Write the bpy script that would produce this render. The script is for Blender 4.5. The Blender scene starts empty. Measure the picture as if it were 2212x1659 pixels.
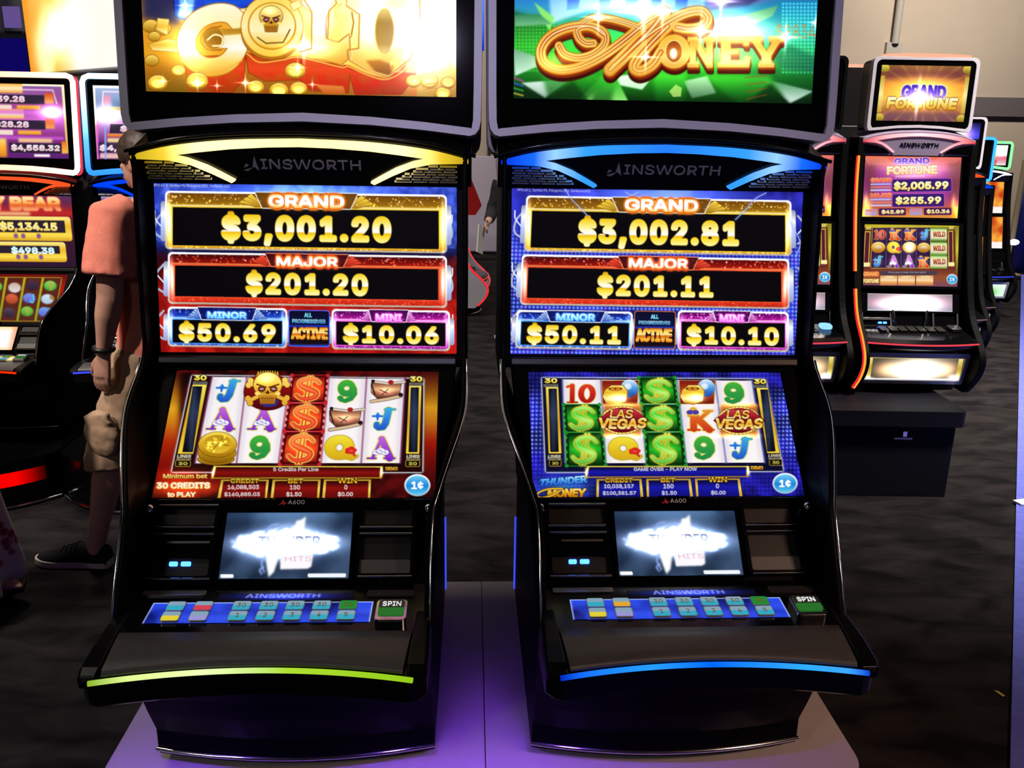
import bpy, bmesh, math, random
import numpy as np
from mathutils import Vector, Matrix
from mathutils.geometry import tessellate_polygon, interpolate_bezier

random.seed(7)
RNG = np.random.default_rng(7)
SC = bpy.context.scene
COL = SC.collection

# ------------------------------------------------------------------ camera
F_PX = 1884.1
PITCH = 16.019
ROLL = 0.966
cam_data = bpy.data.cameras.new('camera')
cam_data.sensor_width = 36.0
cam_data.lens = F_PX / 2212 * 36.0
cam_data.clip_start = 0.05
cam = bpy.data.objects.new('camera', cam_data)
COL.objects.link(cam)
cam.matrix_world = (Matrix.Translation((0, 0, 1.6)) @ Matrix.Rotation(math.radians(90 - PITCH), 4, 'X')
                    @ Matrix.Rotation(math.radians(ROLL), 4, 'Z'))
SC.camera = cam

# ------------------------------------------------------------------ world, exposure, hall lights
SC.view_settings.view_transform = 'Standard'
SC.view_settings.look = 'None'
SC.view_settings.exposure = 0.0
SC.view_settings.gamma = 1.0
SC.view_settings.use_curve_mapping = False
SC.render.film_transparent = False
world = bpy.data.worlds.new('hall_air')
SC.world = world
world.use_nodes = True
world.node_tree.nodes['Background'].inputs[0].default_value = (0.55, 0.5, 0.62, 1)
world.node_tree.nodes['Background'].inputs[1].default_value = 0.02


def area(name, loc, power, size, color=(1, 1, 1), target=None, size_y=None, spread=180):
    d = bpy.data.lights.new(name, 'AREA')
    d.energy = power
    d.color = color
    d.size = size
    if size_y:
        d.shape = 'RECTANGLE'
        d.size_y = size_y
    d.spread = math.radians(spread)
    o = bpy.data.objects.new(name, d)
    COL.objects.link(o)
    o.location = loc
    if target is not None:
        o.rotation_euler = (Vector(target) - Vector(loc)).to_track_quat('-Z', 'Y').to_euler()
    return o


def spot(name, loc, power, color, target, angle, blend=0.6, radius=0.08):
    d = bpy.data.lights.new(name, 'SPOT')
    d.energy = power
    d.color = color
    d.spot_size = math.radians(angle)
    d.spot_blend = blend
    d.shadow_soft_size = radius
    o = bpy.data.objects.new(name, d)
    COL.objects.link(o)
    o.location = loc
    o.rotation_euler = (Vector(target) - Vector(loc)).to_track_quat('-Z', 'Y').to_euler()
    return o


WARM = (1.0, 0.9, 0.78)
area('ceiling_lamp', (-3.4, 1.6, 6.2), 60, 0.6, WARM, (-3.2, 3.4, 0), spread=75)
area('ceiling_lamp', (3.4, 1.9, 6.2), 120, 0.6, WARM, (3.0, 5.2, .6), spread=60)
area('ceiling_lamp', (-2.4, 5.2, 6.2), 100, 0.6, WARM, (-2.6, 6.6, 0), spread=85)
area('ceiling_lamp', (3.6, 5.6, 6.2), 100, 0.6, WARM, (4.0, 6.6, 0), spread=85)
area('ceiling_lamp', (-2.0, 9.5, 6.2), 90, 0.6, WARM, (-2.0, 13.0, 1.6), spread=100)
area('ceiling_lamp', (5.2, 9.8, 6.2), 115, 0.6, WARM, (6.0, 13.0, 1.8), spread=100)
# unseen lamps: neutral fill added for bays and wrist rests, warm from the right
area('neutral_fill_wash', (-3.0, -2.4, 3.3), 1.7, .5, (1.0, 0.93, 0.95), (-.40, 1.5, .6), spread=40)
area('warm_right_wash', (3.2, -1.6, 4.0), 4.5, .5, (1.0, 0.60, 0.42), (.95, 1.5, .5), spread=29)
spot('topper_fill_spot', (-0.2, -2.2, 3.2), 240, (0.74, 0.66, 1.0), (0.0, 1.8, 1.82), 22)  # unseen spot added to light the topper frames
spot('aisle_fill_spot', (-3.4, 0.4, 4.6), 900, (1.0, 0.80, 0.72), (-1.35, 3.0, 1.1), 20)  # unseen spot added to brighten the man in the salmon shirt

# ------------------------------------------------------------------ tags
def tag(o, label=None, cat=None, group=None, kind=None):
    if label: o['label'] = label
    if cat: o['category'] = cat
    if group: o['group'] = group
    if kind: o['kind'] = kind
    return o


def empty(name, loc, rz=0.0, **kw):
    o = bpy.data.objects.new(name, None)
    o.empty_display_size = 0.1
    COL.objects.link(o)
    o.location = loc
    o.rotation_euler = (0, 0, rz)
    return tag(o, **kw)


# ------------------------------------------------------------------ materials
def lin(c):
    c = np.asarray(c, float)
    return np.where(c <= 0.04045, c / 12.92, ((np.maximum(c, 0) + 0.055) / 1.055) ** 2.4)


def rgb(r, g, b):
    return tuple(float(x) for x in lin(np.array([r, g, b]) / 255.0))


def nodes_of(m):
    m.use_nodes = True
    return m.node_tree.nodes, m.node_tree.links


def plain(name, col, rough=0.5, metal=0.0, spec=0.5, coat=0.0, noise=None, bump=None):
    m = bpy.data.materials.new(name)
    n, l = nodes_of(m)
    b = n['Principled BSDF']
    b.inputs['Base Color'].default_value = (*col, 1)
    b.inputs['Roughness'].default_value = rough
    b.inputs['Metallic'].default_value = metal
    b.inputs['Specular IOR Level'].default_value = spec
    b.inputs['Coat Weight'].default_value = coat
    if noise:
        scale, amt = noise
        tc = n.new('ShaderNodeTexCoord')
        nz = n.new('ShaderNodeTexNoise')
        nz.inputs['Scale'].default_value = scale
        nz.inputs['Detail'].default_value = 5
        mp = n.new('ShaderNodeMapRange')
        mp.inputs[1].default_value = 0.3
        mp.inputs[2].default_value = 0.7
        mp.inputs[3].default_value = 1 - amt
        mp.inputs[4].default_value = 1 + amt
        mx = n.new('ShaderNodeMix')
        mx.data_type = 'RGBA'
        mx.blend_type = 'MULTIPLY'
        mx.inputs[0].default_value = 1
        mx.inputs[6].default_value = (*col, 1)
        l.new(tc.outputs['Object'], nz.inputs['Vector'])
        l.new(nz.outputs['Fac'], mp.inputs[0])
        l.new(mp.outputs[0], mx.inputs[7])
        l.new(mx.outputs[2], b.inputs['Base Color'])
    if bump:
        scale, st = bump
        tc = n.new('ShaderNodeTexCoord')
        nz = n.new('ShaderNodeTexNoise')
        nz.inputs['Scale'].default_value = scale
        nz.inputs['Detail'].default_value = 4
        bp = n.new('ShaderNodeBump')
        bp.inputs['Strength'].default_value = st
        bp.inputs['Distance'].default_value = 0.01
        l.new(tc.outputs['Object'], nz.inputs['Vector'])
        l.new(nz.outputs['Fac'], bp.inputs['Height'])
        l.new(bp.outputs['Normal'], b.inputs['Normal'])
    return m


def glow(name, col, strength=1.0, sample=True):
    m = bpy.data.materials.new(name)
    n, l = nodes_of(m)
    n.remove(n['Principled BSDF'])
    e = n.new('ShaderNodeEmission')
    e.inputs[0].default_value = (*col, 1)
    e.inputs[1].default_value = strength
    l.new(e.outputs[0], n['Material Output'].inputs[0])
    if not sample:
        m.cycles.emission_sampling = 'NONE'
    return m


def ramp_glow(name, stops, strength=1.0, axis=0):
    """LED light guide: its lamps feed it from certain spots along the object's own length"""
    m = bpy.data.materials.new(name)
    n, l = nodes_of(m)
    n.remove(n['Principled BSDF'])
    tc = n.new('ShaderNodeTexCoord')
    sp = n.new('ShaderNodeSeparateXYZ')
    cr = n.new('ShaderNodeValToRGB')
    el = cr.color_ramp.elements
    el[0].position, el[0].color = stops[0][0], (*stops[0][1], 1)
    el[1].position, el[1].color = stops[-1][0], (*stops[-1][1], 1)
    for p, c in stops[1:-1]:
        q = el.new(p)
        q.color = (*c, 1)
    e = n.new('ShaderNodeEmission')
    e.inputs[1].default_value = strength
    l.new(tc.outputs['Generated'], sp.inputs[0])
    l.new(sp.outputs[axis], cr.inputs[0])
    l.new(cr.outputs[0], e.inputs[0])
    l.new(e.outputs[0], n['Material Output'].inputs[0])
    return m


def screen_material():
    """a lit LCD panel: the picture it shows is emitted, under a thin glossy cover glass"""
    m = bpy.data.materials.new('lcd_panel')
    n, l = nodes_of(m)
    b = n['Principled BSDF']
    at = n.new('ShaderNodeAttribute')
    at.attribute_name = 'picture'
    b.inputs['Base Color'].default_value = (0.004, 0.004, 0.004, 1)
    b.inputs['Roughness'].default_value = 0.12
    b.inputs['Specular IOR Level'].default_value = 0.08
    l.new(at.outputs['Color'], b.inputs['Emission Color'])
    b.inputs['Emission Strength'].default_value = 1.0
    m.cycles.emission_sampling = 'NONE'
    return m


# ------------------------------------------------------------------ mesh builder
class MB:
    def __init__(self, dz=0.0):
        self.v, self.f, self.m, self.s = [], [], [], []
        self.dz = dz

    def add(self, verts, faces, mat=0, smooth=False):
        o = len(self.v)
        self.v += [tuple(map(float, p)) for p in verts]
        for q in faces:
            self.f.append(tuple(o + i for i in q))
            self.m.append(mat)
            self.s.append(smooth)
        return self

    def box(self, c, s, rx=0.0, rz=0.0, mat=0):
        R = Matrix.Rotation(rz, 3, 'Z') @ Matrix.Rotation(rx, 3, 'X')
        vs = []
        for dx in (-.5, .5):
            for dy in (-.5, .5):
                for dz in (-.5, .5):
                    vs.append(Vector(c) + R @ Vector((dx * s[0], dy * s[1], dz * s[2])))
        return self.add(vs, [(0, 1, 3, 2), (4, 6, 7, 5), (0, 4, 5, 1), (2, 3, 7, 6), (0, 2, 6, 4), (1, 5, 7, 3)], mat)

    def loft(self, rings, cap=True, closed=True, mat=0, smooth=True):
        n = len(rings[0])
        vs = [p for r in rings for p in r]
        fs = []
        for i in range(len(rings) - 1):
            for j in range(n if closed else n - 1):
                k = (j + 1) % n
                fs.append((i * n + j, i * n + k, (i + 1) * n + k, (i + 1) * n + j))
        self.add(vs, fs, mat, smooth)
        if cap and closed:
            self.add(rings[0], [tuple(range(n))[::-1]], mat, False)
            self.add(rings[-1], [tuple(range(n))], mat, False)
        return self

    def tube(self, path, r, n=10, closed=False, mat=0, cap=True):
        path = [Vector(p) for p in path]
        rr = r if isinstance(r, (list, tuple)) else [r] * len(path)
        rings, up = [], None
        N = len(path)
        for i, p in enumerate(path):
            a = path[(i - 1) % N] if (closed or i > 0) else p
            b = path[(i + 1) % N] if (closed or i < N - 1) else p
            t = (b - a).normalized()
            if up is None:
                up = Vector((0, 0, 1)) if abs(t.z) < .9 else Vector((0, 1, 0))
            u = (up - t * up.dot(t)).normalized()
            up = u
            w = t.cross(u)
            rings.append([p + (u * math.cos(q) + w * math.sin(q)) * rr[i] for q in np.linspace(0, 2 * math.pi, n, endpoint=False)])
        if closed:
            rings.append(rings[0])
        return self.loft(rings, cap and not closed, True, mat, True)

    def plate(self, poly, fr, depth, lift=0.0, holes=(), mat=0):
        """polygon (x,t) on the frame fr=(origin,u,v,n); front at lift, back at lift-depth"""
        o, u, v, nn = fr
        loops = [list(poly)] + [list(h) for h in holes]
        pts = [p for lp in loops for p in lp]
        tris = tessellate_polygon([[Vector((p[0], p[1], 0)) for p in lp] for lp in loops])
        F = [o + u * p[0] + v * p[1] + nn * lift for p in pts]
        B = [o + u * p[0] + v * p[1] + nn * (lift - depth) for p in pts]
        n = len(pts)
        fs = [tuple(t) for t in tris] + [tuple(n + i for i in t)[::-1] for t in tris]
        off = 0
        for lp in loops:
            k = len(lp)
            for i in range(k):
                j = (i + 1) % k
                fs.append((off + i, off + j, n + off + j, n + off + i))
            off += k
        return self.add(F + B, fs, mat)

    def ell(self, c, r, nu=20, nv=12, mat=0, R=None):
        rings = []
        for i in range(nv + 1):
            a = -math.pi / 2 + math.pi * i / nv
            ring = []
            for j in range(nu):
                b = 2 * math.pi * j / nu
                p = Vector((r[0] * math.cos(a) * math.cos(b), r[1] * math.cos(a) * math.sin(b), r[2] * math.sin(a)))
                if R: p = R @ p
                ring.append(Vector(c) + p)
            rings.append(ring)
        return self.loft(rings, False, True, mat, True)

    def mesh(self, name):
        me = bpy.data.meshes.new(name)
        me.from_pydata([(p[0], p[1], p[2] - self.dz) for p in self.v], [], self.f)
        me.polygons.foreach_set('material_index', self.m)
        me.polygons.foreach_set('use_smooth', self.s)
        return me

    def build(self, name, mat, parent=None, bevel=0.0, seg=2, fix=True, merge=False):
        me = self.mesh(name)
        bm = bmesh.new()
        bm.from_mesh(me)
        if merge:
            bmesh.ops.remove_doubles(bm, verts=bm.verts, dist=1e-5)
        if fix:
            bmesh.ops.recalc_face_normals(bm, faces=bm.faces)
        bm.to_mesh(me)
        bm.free()
        for m in (mat if isinstance(mat, (list, tuple)) else [mat]):
            me.materials.append(m)
        o = bpy.data.objects.new(name, me)
        COL.objects.link(o)
        if parent: o.parent = parent
        if bevel:
            b = o.modifiers.new('edge', 'BEVEL')
            b.width = bevel
            b.segments = seg
            b.limit_method = 'ANGLE'
            b.angle_limit = math.radians(40)
        return o


def frame(A, B, toward=(0, -1, 0.35)):
    """frame on a plane through (y,z)=A heading to B, x across"""
    o = Vector((0, A[0], A[1]))
    u = Vector((1, 0, 0))
    v = Vector((0, B[0] - A[0], B[1] - A[1])).normalized()
    n = u.cross(v)
    if n.dot(Vector(toward)) < 0: n = -n
    return (o, u, v, n)


def rr(x0, y0, x1, y1, r, k=5):
    """rounded rectangle outline"""
    r4 = r if isinstance(r, (list, tuple)) else (r, r, r, r)
    pts = []
    for (cx, cy, a0, q) in ((x0, y0, 180, r4[0]), (x1, y0, 270, r4[1]), (x1, y1, 0, r4[2]), (x0, y1, 90, r4[3])):
        sx = cx + (q if cx == x0 else -q)
        sy = cy + (q if cy == y0 else -q)
        for i in range(k + 1):
            a = math.radians(a0 + 90 * i / k)
            pts.append((sx + q * math.cos(a), sy + q * math.sin(a)))
    return pts


def smooth_path(pts, n=8, closed=False):
    """Catmull-Rom through the points (any dimension)"""
    P = [np.array(p, float) for p in pts]
    N = len(P)
    out = []
    for i in range(N if closed else N - 1):
        p1, p2 = P[i], P[(i + 1) % N]
        p0 = P[i - 1] if (closed or i > 0) else 2 * p1 - p2
        p3 = P[(i + 2) % N] if (closed or i < N - 2) else 2 * p2 - p1
        for k in range(n):
            t = k / n
            out.append(0.5 * (2 * p1 + (p2 - p0) * t + (2 * p0 - 5 * p1 + 4 * p2 - p3) * t * t + (3 * p1 - p0 - 3 * p2 + p3) * t ** 3))
    if not closed: out.append(P[-1])
    return out


_TXT = {}
try:                                              # the sans that ships inside Blender; its built-in font otherwise
    import os
    SANS = bpy.data.fonts.load(os.path.join(bpy.utils.system_resource('DATAFILES'), 'fonts', 'Inter.woff2'))
except Exception:
    SANS = None


def text_mesh(s, bold=0.0, outline=False, space=1.0):
    """the outline of a line of lettering as flat vertices + faces, in its own units"""
    key = (s, bold, outline, space)
    if key not in _TXT:
        c = bpy.data.curves.new('t', 'FONT')
        if SANS: c.font = SANS
        c.body = s
        c.offset = bold
        c.space_character = space
        c.resolution_u = 4
        c.fill_mode = 'FRONT'
        o = bpy.data.objects.new('t', c)
        COL.objects.link(o)
        dg = bpy.context.evaluated_depsgraph_get()
        if outline:
            V, E = [], []
            for sp in o.to_curve(dg).splines:
                bp = sp.bezier_points
                k0 = len(V)
                for i in range(len(bp)):
                    a_, b_ = bp[i], bp[(i + 1) % len(bp)]
                    V += [tuple(q)[:2] for q in interpolate_bezier(a_.co, a_.handle_right, b_.handle_left, b_.co, 6)[:-1]]
                n_ = len(V) - k0
                E += [(k0 + i, k0 + (i + 1) % n_) for i in range(n_)]
            o.to_curve_clear()
            bpy.data.objects.remove(o)
            bpy.data.curves.remove(c)
            _TXT[key] = (np.array(V), [], np.array(E))
            return _TXT[key]
        me = bpy.data.meshes.new_from_object(o.evaluated_get(dg))
        V = np.array([v.co[:2] for v in me.vertices])
        Fs = [tuple(p.vertices) for p in me.polygons]
        cnt = {}
        for q in Fs:
            for i in range(len(q)):
                a, b = q[i], q[(i + 1) % len(q)]
                k = (min(a, b), max(a, b))
                cnt[k] = cnt.get(k, 0) + 1
        E = np.array([k for k, c_ in cnt.items() if c_ == 1])
        bpy.data.objects.remove(o)
        bpy.data.curves.remove(c)
        bpy.data.meshes.remove(me)
        _TXT[key] = (V, Fs, E)
    return _TXT[key]


def letters(mb, s, fr, x0, t0, x1, t1, lift=0.001, depth=0.003, bold=0.0, mat=0, flip=True):
    """raised lettering fitted into the box x0..x1, t0..t1 of a frame (t0 = top when flip)"""
    V, Fs, E = text_mesh(s, bold)
    mn, mx = V.min(0), V.max(0)
    q = (V - mn) / np.maximum(mx - mn, 1e-6)
    X = x0 + (x1 - x0) * q[:, 0]
    T = (t1 + (t0 - t1) * q[:, 1])
    o, u, v, nn = fr
    Fv = [o + u * a + v * b + nn * lift for a, b in zip(X, T)]
    Bv = [o + u * a + v * b + nn * (lift - depth) for a, b in zip(X, T)]
    n = len(Fv)
    mb.add(Fv + Bv, [tuple(p) for p in Fs] + [(a, b, n + b, n + a) for a, b in E], mat)
    return mb
# ------------------------------------------------------------------ the pictures the screens show
def homography(src, dst):
    A = []
    for (x, y), (u, v) in zip(src, dst):
        A.append([x, y, 1, 0, 0, 0, -u * x, -u * y, -u])
        A.append([0, 0, 0, x, y, 1, -v * x, -v * y, -v])
    return np.linalg.svd(np.array(A, float))[2][-1].reshape(3, 3)


def gauss(a, s):
    if s <= 0.2: return a
    r = max(1, int(round(3 * s)))
    k = np.exp(-0.5 * (np.arange(-r, r + 1) / s) ** 2)
    k /= k.sum()
    p = np.pad(a, ((r, r), (0, 0)), mode='edge')
    b = np.zeros_like(a)
    for i, w in enumerate(k): b += w * p[i:i + a.shape[0]]
    p = np.pad(b, ((0, 0), (r, r)), mode='edge')
    c = np.zeros_like(a)
    for i, w in enumerate(k): c += w * p[:, i:i + a.shape[1]]
    return c


def C(c):
    if isinstance(c, str):
        return np.array([int(c[i:i + 2], 16) for i in (0, 2, 4)]) / 255.0
    return np.array(c, float) / 255.0


class Art:
    """a picture drawn in its own layout units (four corners in `quad`), kept as w x h samples"""

    def __init__(self, w, h, quad, bg='000000', sub=(0, 0, 1)):
        self.w, self.h = w, h
        self.a = np.zeros((h, w, 3)) + C(bg)
        self.sl, self.cx = 0.0, 0.0
        ox, oy, sc = sub
        q = [((x - ox) * sc, (y - oy) * sc) for x, y in quad]
        self.H = homography(q, [(0, 0), (w, 0), (w, h), (0, h)])
        self.k = 0.5 * (w / (0.5 * (abs(q[1][0] - q[0][0]) + abs(q[2][0] - q[3][0]))) + h / (0.5 * (abs(q[3][1] - q[0][1]) + abs(q[2][1] - q[1][1]))))

    def P(self, pts):
        p = np.array(pts, float)
        p[:, 1] += self.sl * (p[:, 0] - self.cx)
        d = p[:, 0] * self.H[2, 0] + p[:, 1] * self.H[2, 1] + self.H[2, 2]
        return np.stack([(p[:, 0] * self.H[0, 0] + p[:, 1] * self.H[0, 1] + self.H[0, 2]) / d,
                         (p[:, 0] * self.H[1, 0] + p[:, 1] * self.H[1, 1] + self.H[1, 2]) / d], 1)

    # --- coverage of a set of directed closed outlines (canvas units), non-zero winding
    def edges_mask(self, S, D, pad=0):
        x0 = int(max(0, math.floor(min(S[:, 0].min(), D[:, 0].min())) - pad))
        x1 = int(min(self.w, math.ceil(max(S[:, 0].max(), D[:, 0].max())) + pad + 1))
        y0 = int(max(0, math.floor(min(S[:, 1].min(), D[:, 1].min())) - pad))
        y1 = int(min(self.h, math.ceil(max(S[:, 1].max(), D[:, 1].max())) + pad + 1))
        if x1 <= x0 or y1 <= y0: return None
        m = np.zeros((y1 - y0, x1 - x0))
        ss = 4
        xs = np.arange(x0, x1)
        for r in range(y0, y1):
            for k in range(ss):
                y = r + (k + .5) / ss
                hit = (S[:, 1] <= y) != (D[:, 1] <= y)
                if not hit.any(): continue
                s, d = S[hit], D[hit]
                X = s[:, 0] + (y - s[:, 1]) * (d[:, 0] - s[:, 0]) / (d[:, 1] - s[:, 1])
                od = np.argsort(X)
                X, wd = X[od], np.cumsum(np.where(d[od, 1] > s[od, 1], 1, -1))
                for i in range(len(X) - 1):
                    if wd[i]:
                        a, b = X[i], X[i + 1]
                        i0, i1 = max(0, int(a) - x0 - 1), int(b) - x0 + 2
                        q = xs[i0:i1]
                        m[r - y0, i0:i1] += np.clip(np.minimum(q + 1, b) - np.maximum(q, a), 0, 1) / ss
        return m, x0, y0

    def paint(self, mk, col, alpha=1.0, mode='over', blur=0.0, outl=None):
        if mk is None: return self
        m, x0, y0 = mk
        if outl:
            w, oc = outl[0] * self.k, outl[1]
            q = np.clip(gauss(m, w * .6) * 3.2, 0, 1)
            self._put(q, x0, y0, oc, alpha, 'over')
        if blur: m = gauss(m, blur * self.k)
        return self._put(m, x0, y0, col, alpha, mode)

    def _put(self, m, x0, y0, col, alpha, mode):
        h, w = m.shape
        if isinstance(col, list) and isinstance(col[0], tuple):
            rows = np.where(m.max(1) > .2)[0]
            a, b = (rows[0], rows[-1] + 1) if len(rows) else (0, h)
            t = np.clip((np.arange(h) + .5 - a) / max(1, b - a), 0, 1)
            st = np.array([s for s, _ in col])
            cs = np.array([C(c) for _, c in col])
            cc = np.stack([np.interp(t, st, cs[:, i]) for i in range(3)], 1)[:, None, :]
        else:
            cc = C(col)[None, None, :]
        A = (m * alpha)[..., None]
        R = self.a[y0:y0 + h, x0:x0 + w]
        if mode == 'add': R += A * cc
        elif mode == 'mul': R *= 1 - A * (1 - cc)
        else: R += A * (cc - R)
        return self

    def poly(self, pts, col, alpha=1.0, mode='over', blur=0.0, outl=None):
        p = self.P(pts)
        return self.paint(self.edges_mask(p, np.roll(p, -1, 0), int(blur * self.k * 3 + (outl[0] * self.k * 2 + 2 if outl else 0))), col, alpha, mode, blur, outl)

    def rect(self, x0, y0, x1, y1, col, r=0, **k):
        return self.poly(rr(x0, y0, x1, y1, r) if r else [(x0, y0), (x1, y0), (x1, y1), (x0, y1)], col, **k)

    def ell(self, cx, cy, rx, ry, col, **k):
        return self.poly([(cx + rx * math.cos(t), cy + ry * math.sin(t)) for t in np.linspace(0, 2 * math.pi, 40, endpoint=False)], col, **k)

    def line_mask(self, pts, w, closed=False, pad=2):
        p = np.asarray(pts, float)
        ws = np.asarray(w, float) if np.ndim(w) else np.full(len(p), float(w))
        t = (np.roll(p, -1, 0) - np.roll(p, 1, 0)) if closed else np.gradient(p, axis=0)
        n = np.stack([-t[:, 1], t[:, 0]], 1)
        n /= np.maximum(np.linalg.norm(n, axis=1, keepdims=True), 1e-6)
        A, B = self.P(p + n * ws[:, None] / 2), self.P(p - n * ws[:, None] / 2)
        N = len(p)
        allp = np.concatenate([A, B])
        x0 = int(max(0, allp[:, 0].min() - pad)); x1 = int(min(self.w, allp[:, 0].max() + pad + 1))
        y0 = int(max(0, allp[:, 1].min() - pad)); y1 = int(min(self.h, allp[:, 1].max() + pad + 1))
        if x1 <= x0 or y1 <= y0: return None
        gx, gy = np.meshgrid(np.arange(x0, x1) + .5, np.arange(y0, y1) + .5)
        Q = self.P(p)
        hw = np.linalg.norm(A - B, axis=1) / 2
        best = np.full(gx.shape, -1e9)
        for i in range(N if closed else N - 1):
            j = (i + 1) % N
            s, d = Q[i], Q[j]
            e = d - s
            L2 = max(e @ e, 1e-9)
            rad = max(hw[i], hw[j]) + 1.5
            bx0 = max(x0, int(min(s[0], d[0]) - rad)); bx1 = min(x1, int(max(s[0], d[0]) + rad) + 2)
            by0 = max(y0, int(min(s[1], d[1]) - rad)); by1 = min(y1, int(max(s[1], d[1]) + rad) + 2)
            if bx1 <= bx0 or by1 <= by0: continue
            sl = (slice(by0 - y0, by1 - y0), slice(bx0 - x0, bx1 - x0))
            X, Y = gx[sl], gy[sl]
            tt = np.clip(((X - s[0]) * e[0] + (Y - s[1]) * e[1]) / L2, 0, 1)
            dist = np.hypot(X - s[0] - tt * e[0], Y - s[1] - tt * e[1])
            best[sl] = np.maximum(best[sl], hw[i] * (1 - tt) + hw[j] * tt - dist)
        return np.clip(best + .5, 0, 1), x0, y0

    def padfor(self, k):
        o = k.get('outl')
        return int(k.get('blur', 0) * self.k * 3 + 2 + (o[0] * self.k * 2 + 2 if o else 0))

    def line(self, pts, w, col, closed=False, **k):
        """a band of width w (or a width per point) along a path"""
        return self.paint(self.line_mask(pts, w, closed, self.padfor(k)), col, **k)

    def shape(self, prims, col, **k):
        """union of polygons [pts] and bands (pts, w), painted as one"""
        pad = self.padfor(k)
        ms = []
        for p in prims:
            if isinstance(p, tuple): ms.append(self.line_mask(p[0], p[1], len(p) > 2, pad))
            else:
                q = self.P(p)
                ms.append(self.edges_mask(q, np.roll(q, -1, 0), pad))
        ms = [m for m in ms if m is not None]
        if not ms: return self
        x0 = min(m[1] for m in ms); y0 = min(m[2] for m in ms)
        x1 = max(m[1] + m[0].shape[1] for m in ms); y1 = max(m[2] + m[0].shape[0] for m in ms)
        U = np.zeros((y1 - y0, x1 - x0))
        for m, a, b in ms:
            R = U[b - y0:b - y0 + m.shape[0], a - x0:a - x0 + m.shape[1]]
            np.maximum(R, m, out=R)
        return self.paint((U, x0, y0), col, **k)

    def text(self, s, x0, y0, x1, y1, col, bold=0.02, slant=0.0, arc=0.0, quad=None, space=1.0, **k):
        """lettering fitted into a box (or a four-cornered quad) of layout units"""
        V, Fs, E = text_mesh(s, outline=True, space=space)
        mn, mx = V.min(0), V.max(0)
        q = (V - mn) / np.maximum(mx - mn, 1e-6)
        c = [np.array(z, float) for z in (quad or [(x0, y0), (x1, y0), (x1, y1), (x0, y1)])]
        hh = np.linalg.norm(c[3] - c[0])
        ww = np.linalg.norm(c[1] - c[0])
        r = bold * hh * 1.45
        u = np.clip(r / ww, 0, .4) + q[:, 0:1] * (1 - 2 * np.clip(r / ww, 0, .4))
        v = np.clip(r / hh, 0, .4) + (1 - q[:, 1:2]) * (1 - 2 * np.clip(r / hh, 0, .4))
        p = c[0] * (1 - u) * (1 - v) + c[1] * u * (1 - v) + c[2] * u * v + c[3] * (1 - u) * v
        p[:, 0:1] += slant * hh * (0.5 - v)
        p[:, 1:2] += arc * (4 * (u - .5) ** 2)
        p = self.P(p)
        rad = r * self.k
        mk = self.edges_mask(p[E[:, 0]], p[E[:, 1]], self.padfor(k) + rad)
        if mk is None: return self
        if rad > .15:
            m, mx0, my0 = mk
            hgt, wid = m.shape
            for i, j in E:
                s_, d_ = p[i], p[j]
                bx0, bx1 = max(mx0, int(min(s_[0], d_[0]) - rad - 1.5)), min(mx0 + wid, int(max(s_[0], d_[0]) + rad + 2.5))
                by0, by1 = max(my0, int(min(s_[1], d_[1]) - rad - 1.5)), min(my0 + hgt, int(max(s_[1], d_[1]) + rad + 2.5))
                if bx1 <= bx0 or by1 <= by0: continue
                X = np.arange(bx0, bx1)[None] + .5
                Y = np.arange(by0, by1)[:, None] + .5
                e = d_ - s_
                tt = np.clip(((X - s_[0]) * e[0] + (Y - s_[1]) * e[1]) / max(e @ e, 1e-9), 0, 1)
                R = m[by0 - my0:by1 - my0, bx0 - mx0:bx1 - mx0]
                np.maximum(R, np.clip(rad - np.hypot(X - s_[0] - tt * e[0], Y - s_[1] - tt * e[1]) + .5, 0, 1), out=R)
        return self.paint(mk, col, **k)

    def glow(self, cx, cy, rx, ry, col, amt=1.0, mode='add', rot=0.0):
        p = self.P([(cx, cy), (cx + rx, cy), (cx, cy + ry)])
        ax, ay = max(1e-3, np.linalg.norm(p[1] - p[0])), max(1e-3, np.linalg.norm(p[2] - p[0]))
        R = 2.6 * max(ax, ay)
        x0, x1 = int(max(0, p[0, 0] - R)), int(min(self.w, p[0, 0] + R + 1))
        y0, y1 = int(max(0, p[0, 1] - R)), int(min(self.h, p[0, 1] + R + 1))
        if x1 <= x0 or y1 <= y0: return self
        gx, gy = np.meshgrid(np.arange(x0, x1) + .5 - p[0, 0], np.arange(y0, y1) + .5 - p[0, 1])
        c, s = math.cos(rot), math.sin(rot)
        m = np.exp(-(((gx * c + gy * s) / ax) ** 2 + ((-gx * s + gy * c) / ay) ** 2))
        return self._put(m, x0, y0, col, amt, mode)

    def star(self, cx, cy, r, col='ffffff', amt=1.0):
        self.glow(cx, cy, r * .35, r * .35, col, amt)
        self.glow(cx, cy, r, r * .09, col, amt)
        self.glow(cx, cy, r * .09, r, col, amt)
        return self

    def dots(self, x0, y0, x1, y1, dx, dy, r, colf, jitter=0.0):
        y = y0
        while y < y1:
            x = x0
            while x < x1:
                c, a = colf(x, y)
                if a > 0: self.glow(x, y, r, r, c, a)
                x += dx
            y += dy
        return self

    def shimmer(self, x0, y0, x1, y1, n, cols, r=(1, 3), amt=(.3, 1.0)):
        for _ in range(n):
            q = RNG.uniform(*r)
            self.glow(RNG.uniform(x0, x1), RNG.uniform(y0, y1), q, q, cols[RNG.integers(len(cols))], RNG.uniform(*amt))
        return self

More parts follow.
